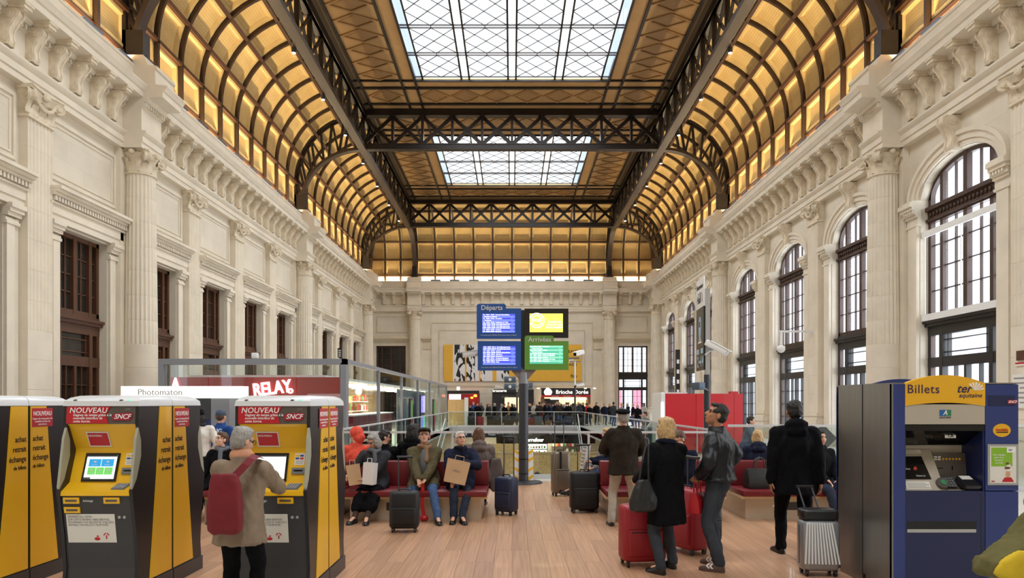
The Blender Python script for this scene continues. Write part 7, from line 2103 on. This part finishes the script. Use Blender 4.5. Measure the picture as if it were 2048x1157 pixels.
# ================================================================ LUGGAGE AND BAGS
mat('case_black', (18, 18, 22), .6, bump=.15, bscale=80); mat('case_navy', (34, 42, 70), .5, bump=.15, bscale=80); mat('case_red', (150, 22, 36), .5, bump=.15, bscale=80); mat('case_silver', (150, 152, 156), .32, metal=.5); mat('case_bronze', (118, 106, 92), .35, metal=.4); mat('case_grey', (86, 92, 98), .4); mat('case_maroon', (118, 24, 34), .5)
def suitcase(label, loc, rotz, w, d, h, m, hard=False, handle=.4, group=None, tilt=0, ribs=0, wheels=True, strap=None):
    t = thing('suitcase', label, 'suitcase', loc, rotz, group)
    if tilt: t.rotation_euler = (tilt, 0, rotz)
    g = .055
    b = MB(); b.rbox(-w / 2, w / 2, -d / 2, d / 2, g, h, min(.07, d * .28), 4); body = b.build('shell', m, t, smooth=50)
    if ribs:
        for i in range(ribs):
            a = -.42 + .84 * i / (ribs - 1)
            b = MB(); b.beam((a * w * .75 - .03, -d / 2 - .002, h * .97), (a * w * 1.05, -d / 2 - .002, g + .08), .016, .014, (0, 1, 0)); b.build('shell_rib', 'k_white', body)
    else:
        b = MB(); b.rbox(-w * .4, w * .4, -d / 2 - .025, -d / 2 + .02, g + .07, h * .62, .02, 3); b.build('front_pocket', m, body, smooth=50)
        b = MB(); b.box(-w * .36, w * .36, -d / 2 - .0275, -d / 2 - .02, h * .62 - .03, h * .62 - .02); b.build('zip', 'black_plastic', body)
    b = MB(); b.box(-w / 2 - .002, w / 2 + .002, -.008, .008, g + .06, h - .06) if hard else None
    if hard: b.build('seam', 'black_plastic', body)
    b = MB(); b.tube([(-.07, 0, h - .01), (-.06, 0, h + .03), (.06, 0, h + .03), (.07, 0, h - .01)], .011, 6); b.build('carry_handle', 'black_plastic', t)
    if handle:
        b = MB()
        for sx in (-.09, .09): b.tube([(sx, d * .3, h - .05), (sx, d * .3, h + handle)], .009, 6)
        b.build('handle_tube', 'steel_dark', t); b = MB(); b.tube([(-.11, d * .3, h + handle), (.11, d * .3, h + handle)], .017, 8); b.build('handle_grip', 'black_plastic', t)
    if wheels:
        for sx in (-1, 1):
            for sy in (-1, 1):
                b = MB(); b.loft([[(sx * (w / 2 - .05) + e, sy * (d / 2 - .04) + .03 * cos(2 * pi * k / 12), .03 + .03 * sin(2 * pi * k / 12)) for k in range(12)] for e in (-.012, .012)]); o = b.build('wheel', 'black_plastic', t, smooth=40)
                MB().box(sx * (w / 2 - .05) - .018, sx * (w / 2 - .05) + .018, sy * (d / 2 - .04) - .02, sy * (d / 2 - .04) + .02, .04, g + .03).build('caster_housing', 'black_plastic', t)
    if strap:
        b = MB(); b.box(-w * .12 - .02, -w * .12 + .02, -d / 2 - .006, d / 2 + .006, g - .002, h + .006); b.build('strap', strap, t)
    return t
def at(x, y):
    D = 2430 / (y - 805); return ((x - 1024) * D / 1365, D, 0)
suitcase('black soft suitcase standing before the person in the flat cap', at(809, 1064), .05, .40, .24, .56, 'case_black', handle=.46)
suitcase('navy soft suitcase with raised handle beside the display column', at(1013, 1030), -.5, .34, .26, .60, 'case_navy', handle=.62)
suitcase('bronze hard suitcase with black strap near the stair well', at(1121, 992), .25, .34, .26, .84, 'case_bronze', hard=True, handle=.55, strap='black_plastic')
suitcase('big black suitcase standing before the newspaper reader', at(1168, 1025), .08, .46, .28, .66, 'case_black', handle=.42)
suitcase('large red suitcase beside the person in the black coat', at(1284, 1130), .12, .48, .30, .66, 'case_red', handle=0)
suitcase('red suitcase with raised handle standing between the two standing travellers', at(1375, 1105), -1.1, .46, .26, .76, 'case_red', handle=.36)
suitcase('black suitcase behind the person in the leather jacket', at(1408, 1092), .3, .4, .26, .58, 'case_black', handle=.0)
ss = suitcase('silver ribbed hard suitcase pulled by the person in the black hooded coat', at(1636, 1150), -.08, .38, .24, .57, 'case_silver', hard=True, handle=0, ribs=11)
sl = (ss.location.x, ss.location.y)
b = MB(); b.rbox(-.18, .18, -.10, .12, .572, .68, .04); b.build('top_bag', 'black_plastic', ss, smooth=50)
b = MB()
for sx in (-.07, .07): b.tube([(sx, .08, .55), (sx + .0, .40, .86)], .009, 6)
b.build('pull_tube', 'steel_dark', ss); b = MB(); b.tube([(-.09, .40, .86), (.09, .40, .86)], .016, 8); b.build('pull_grip', 'black_plastic', ss)
suitcase('grey hard suitcase with steel trim behind the near glass railing', (5.34, 25.5, 0), .1, .5, .35, .86, 'case_grey', hard=True, handle=0)
# hand luggage
def tote(label, loc, rotz, w, d, h, m, handles=True, cat='bag', name='handbag', flare=1.0):
    t = thing(name, label, cat, loc, rotz)
    b = MB(); b.loft([[(x * k, y * k2, z) for x, y in ((-w / 2, -d / 2), (0, -d * .56), (w / 2, -d / 2), (w / 2, d / 2), (0, d * .56), (-w / 2, d / 2))] for z, k, k2 in ((0, .94, .9), (h * .1, 1, 1), (h * .6, flare, .85), (h, flare * .96, .35))])
    b.build('bag_body', m, t, smooth=35)
    if handles:
        for sy in (-1, 1):
            b = MB(); b.tube([(-w * .22, sy * d * .18, h * .95), (-w * .16, sy * d * .15, h + .13), (0, sy * d * .12, h + .17), (w * .16, sy * d * .15, h + .13), (w * .22, sy * d * .18, h * .95)], .009, 6); b.build('handle', m, t)
    return t
def paper_bag(label, loc, rotz, w, d, h, m, tilt=0, mark=None):
    t = thing('paper_bag', label, 'bag', loc, rotz); t.rotation_euler = (0, tilt, rotz)
    b = MB(); b.loft([[(x, y, z) for x, y in ((-w * k / 2, -d / 2), (w * k / 2, -d / 2), (w * k / 2, d / 2 * e), (-w * k / 2, d / 2 * e))] for z, k, e in ((0, .92, 1), (.01, .94, 1), (h, 1, .8))], cap=False)
    b.box(-w * .46, w * .46, -d / 2, d / 2, 0, .006); o = b.build('bag_body', m, t)
    b = MB(); b.tube([(-w * .2, -d * .4, h - .01), (-w * .18, -d * .35, h + .07), (w * .18, -d * .35, h + .07), (w * .2, -d * .4, h - .01)], .006, 6); b.build('handle', m, t)
    if mark: lettering(mark, .05, 'ink_grey', o, (0, -d / 2 - .004, h * .55), (pi / 2, 0, 0), extrude=.001)
    return t
paper_bag('brown and white paper bag on the lap of the person', (-2.33, 10.18, .55), .2, .20, .14, .30, 'paper_kraft', -.15)
paper_bag('white paper carrier bag on the lap of the person', (-2.12, 10.14, .56), -.2, .18, .14, .32, 'white_paint', .08)
paper_bag('kraft paper bag held by the person in the puffer coat', (-.86, 10.14, .58), .1, .34, .16, .34, 'paper_kraft', .22, 'PAUL')
t = thing('red_ribbon', 'long crimson strap hanging from the hands of the person in the flat cap', 'strap', (-1.33, 10.17, 0))
b = MB(); b.loft([[(x - .025, -.004, z), (x + .025, -.004, z), (x + .025, .004, z), (x - .025, .004, z)] for x, z in ((.0, .58), (.0, .40), (-.005, .22), (.02, .09))]); b.build('band', 'bag_handred', t)
b = MB(); b.ell((.02, .01, .05), (.07, .05, .05), 10, 6); b.build('red_pouch', 'bag_handred', t, smooth=180)
t = thing('shoulder_bag', 'black leather bucket bag on the shoulder of the person', 'bag', (1.345, 6.98, .66), .4)
b = MB(); b.loft([[(w * cos(2 * pi * k / 14), d * sin(2 * pi * k / 14), z) for k in range(14)] for z, w, d in ((0, .11, .06), (.02, .16, .085), (.12, .165, .085), (.24, .12, .06), (.33, .06, .04))]); soft(b, 'bag_body', 'bag_black', t, .012, .025)
b = MB(); b.tube([(-.05, 0, .31), (-.02, .0, .5), (.06, .04, .68), (.10, .10, .74)], .011, 6); b.tube([(.06, 0, .31), (.06, .0, .5), (.09, .04, .68), (.12, .10, .74)], .011, 6); b.build('strap', 'bag_black', t)
tote('red leather handbag hanging beside the person in the leather jacket', (1.98, 7.3, .60), 1.0, .24, .12, .22, 'bag_handred')
tote('large black leather handbag on the bench seat', (3.82, 10.52, .456), .15, .46, .22, .30, 'bag_black')
t = tote('white carrier bag with red print and red side on the bench seat', (4.2, 10.48, .456), -.1, .24, .16, .28, 'white_paint')
b = MB(); b.prism([(.07 * cos(2 * pi * k / 16) - .02, .14 + .03 * sin(2 * pi * k / 16)) for k in range(16)], lambda p, q: (p[0], q, p[1]), -.094, -.088); b.build('red_print', 'bag_handred', t); MB().box(.122, .13, -.07, .07, .01, .27).build('red_side', 'bag_handred', t)
t = thing('smartphone', 'dark smartphone in the hands of the person with glasses', 'phone', (2.22, 10.03, .79), -.75); b = MB(); b.rbox(-.035, .035, -.07, .07, 0, .009, .006, 2); b.build('phone_body', 'black_gloss', t)
t = thing('display_stand', 'dark slanted panel leaning behind the glass beside the blue machines', 'display', (7.6, 17.2, 0))
b = MB(); b.beam((-.5, 0, .15), (.4, 0, 1.05), .5, .06, (0, 1, 0)); b.build('panel', 'steel_dark', t); MB().box(-.55, .3, -.3, .3, 0, .12).build('foot', 'steel_dark', t)
MB().beam((.1, 0, .1), (.25, 0, .88), .05, .05).build('prop', 'steel', t)

# ================================================================ FAR CROWD
random.seed(21)
protos = []
for i, (yw, hh, st, hd_) in enumerate(((0, 1.76, 'short', None), (.5, 1.66, 'bob', None), (-.5, 1.72, 'short', 'down'), (.2, 1.64, 'long', None), (pi, 1.74, 'short', None))):
    p = person('proto', (0, 0, 0), 0, hh, yaw=.2 * (-1) ** i, coat='cloth_black', hem=[.75, .55, .85, .7, .8][i], bulk=1.1, legs='cloth_black', hair=('hair_dark', st), hood=hd_, face=False, vox=.026, cvox=.032, fold=.02,
               hl=(.2, -.2, .95) if i % 2 else None, hr=(-.18, -.25, 1.0) if i % 3 == 0 else None)
    protos.append(p)
finish_soft()
kids = {p.name: [o for o in bpy.data.objects if o.parent is p] for p in protos}
COATS = [('black', 'cloth_black'), ('navy', 'cloth_navy'), ('charcoal', 'cloth_charcoal'), ('brown', 'cloth_browndark'), ('grey', 'cloth_grey'), ('beige', 'cloth_beige'), ('red', 'cloth_red'), ('blue', 'cloth_blue'), ('tan', 'cloth_tan'), ('olive', 'cloth_olive'), ('white', 'cloth_white')]
CD = dict(COATS)
spots = [(940, 'black'), (947, 'blue'), (955, 'black'), (962, 'charcoal'), (975, 'navy'), (979, 'charcoal'), (989, 'black'), (1003, 'grey'), (1009, 'black'), (1017, 'tan'), (1024, 'black'), (1029, 'navy'), (1058, 'navy'), (1063, 'charcoal'), (1069, 'beige'), (1074, 'black'), (1079, 'brown'),
         (1085, 'red'), (1090, 'black'), (1095, 'grey'), (1099, 'navy'), (1105, 'blue'), (1110, 'black'), (1114, 'charcoal'), (1119, 'brown'), (1123, 'black'), (1128, 'navy'), (1133, 'grey'), (1137, 'black'), (1142, 'black'), (1146, 'olive'), (1152, 'black'), (1157, 'charcoal'), (1161, 'brown'),
         (1166, 'black'), (1173, 'red'), (1179, 'black'), (1193, 'black'), (1209, 'navy'), (1219, 'black'), (1227, 'charcoal'), (1243, 'grey'), (1255, 'navy'), (1266, 'black'), (1275, 'black'), (1288, 'beige'), (1313, 'navy')]
ORD = ['first', 'second', 'third', 'fourth', 'fifth', 'sixth', 'seventh', 'eighth', 'ninth']
cnt = {}
first = {p.name: True for p in protos}
def seg(x):
    return ('before the bistro' if x < 968 else 'before the brasserie' if x < 1040 else 'before the bakery by the column' if x < 1110 else 'before the bakery by the mast' if x < 1162 else 'by the lit end window' if x < 1235 else 'beyond the lit end window')
for i, (x, cn) in enumerate(spots):
    row = i % 4
    D = [51.3, 54.1, 52.7, 55.6][row] + random.uniform(-.25, .25) - (5 if x > 1235 else 0)
    p = protos[random.randrange(5)]
    if cn == 'red' and x < 1100: p = protos[1]
    key = (seg(x), cn); cnt[key] = cnt.get(key, 0) + 1
    lab = '%s far %s-coated traveller from the shop end, %s' % (ORD[cnt[key] - 1], cn, seg(x))
    if first[p.name]:
        r = p; first[p.name] = False; ch = kids[p.name]
    else:
        r = p.copy(); COL.objects.link(r); ch = []
        for k in kids[p.name]:
            c = k.copy(); COL.objects.link(c); c.parent = r; ch.append(c)
    r.location = ((x - 1024) * D / 1365, D, 0); r.rotation_euler = (0, 0, random.uniform(-1.6, 1.6) + (pi if random.random() < .35 else 0)); sc_ = random.uniform(.95, 1.04); r.scale = (sc_,) * 3
    tag(r, lab, 'person', 'crowd before the far shops')
    for c in ch:
        st = c.name.split('.')[0]
        m_ = {'coat': CD[cn], 'trousers': random.choice(['cloth_black', 'cloth_jeans_dark', 'cloth_jeans_grey', 'cloth_jeans']), 'hair': random.choice(['hair_dark', 'hair_brown', 'hair_grey', 'hair_dark', 'hair_blonde'])}.get(st)
        if m_ and c.material_slots:
            c.material_slots[0].link = 'OBJECT'; c.material_slots[0].material = MATS[m_]
for i, (x, m_, w, h, cn) in enumerate(((944, 'case_black', .6, .75, 'black'), (960, 'case_red', .5, .7, 'red'), (981, 'case_black', .5, .8, 'tall black'), (1000, 'case_black', .8, .7, 'wide black'), (1019, 'case_black', .5, .5, 'small black'), (1061, 'case_maroon', .55, .62, 'maroon'), (1076, 'case_grey', .6, .7, 'grey'),
                                      (1100, 'tin_brown', .5, .4, 'low brown'), (1112, 'case_black', .7, .45, 'low black'), (1137, 'case_navy', .6, .7, 'navy'), (1164, 'case_black', .5, .6, 'upright black'))):
    D = 50.4
    suitcase('%s suitcase on the far floor %s' % (cn, seg(x)), ((x - 1024) * D / 1365, D, 0), random.uniform(-.4, .4), w, .35, h, m_, handle=0, group='luggage of the far crowd')
bpy.data.scenes.remove(TSC)
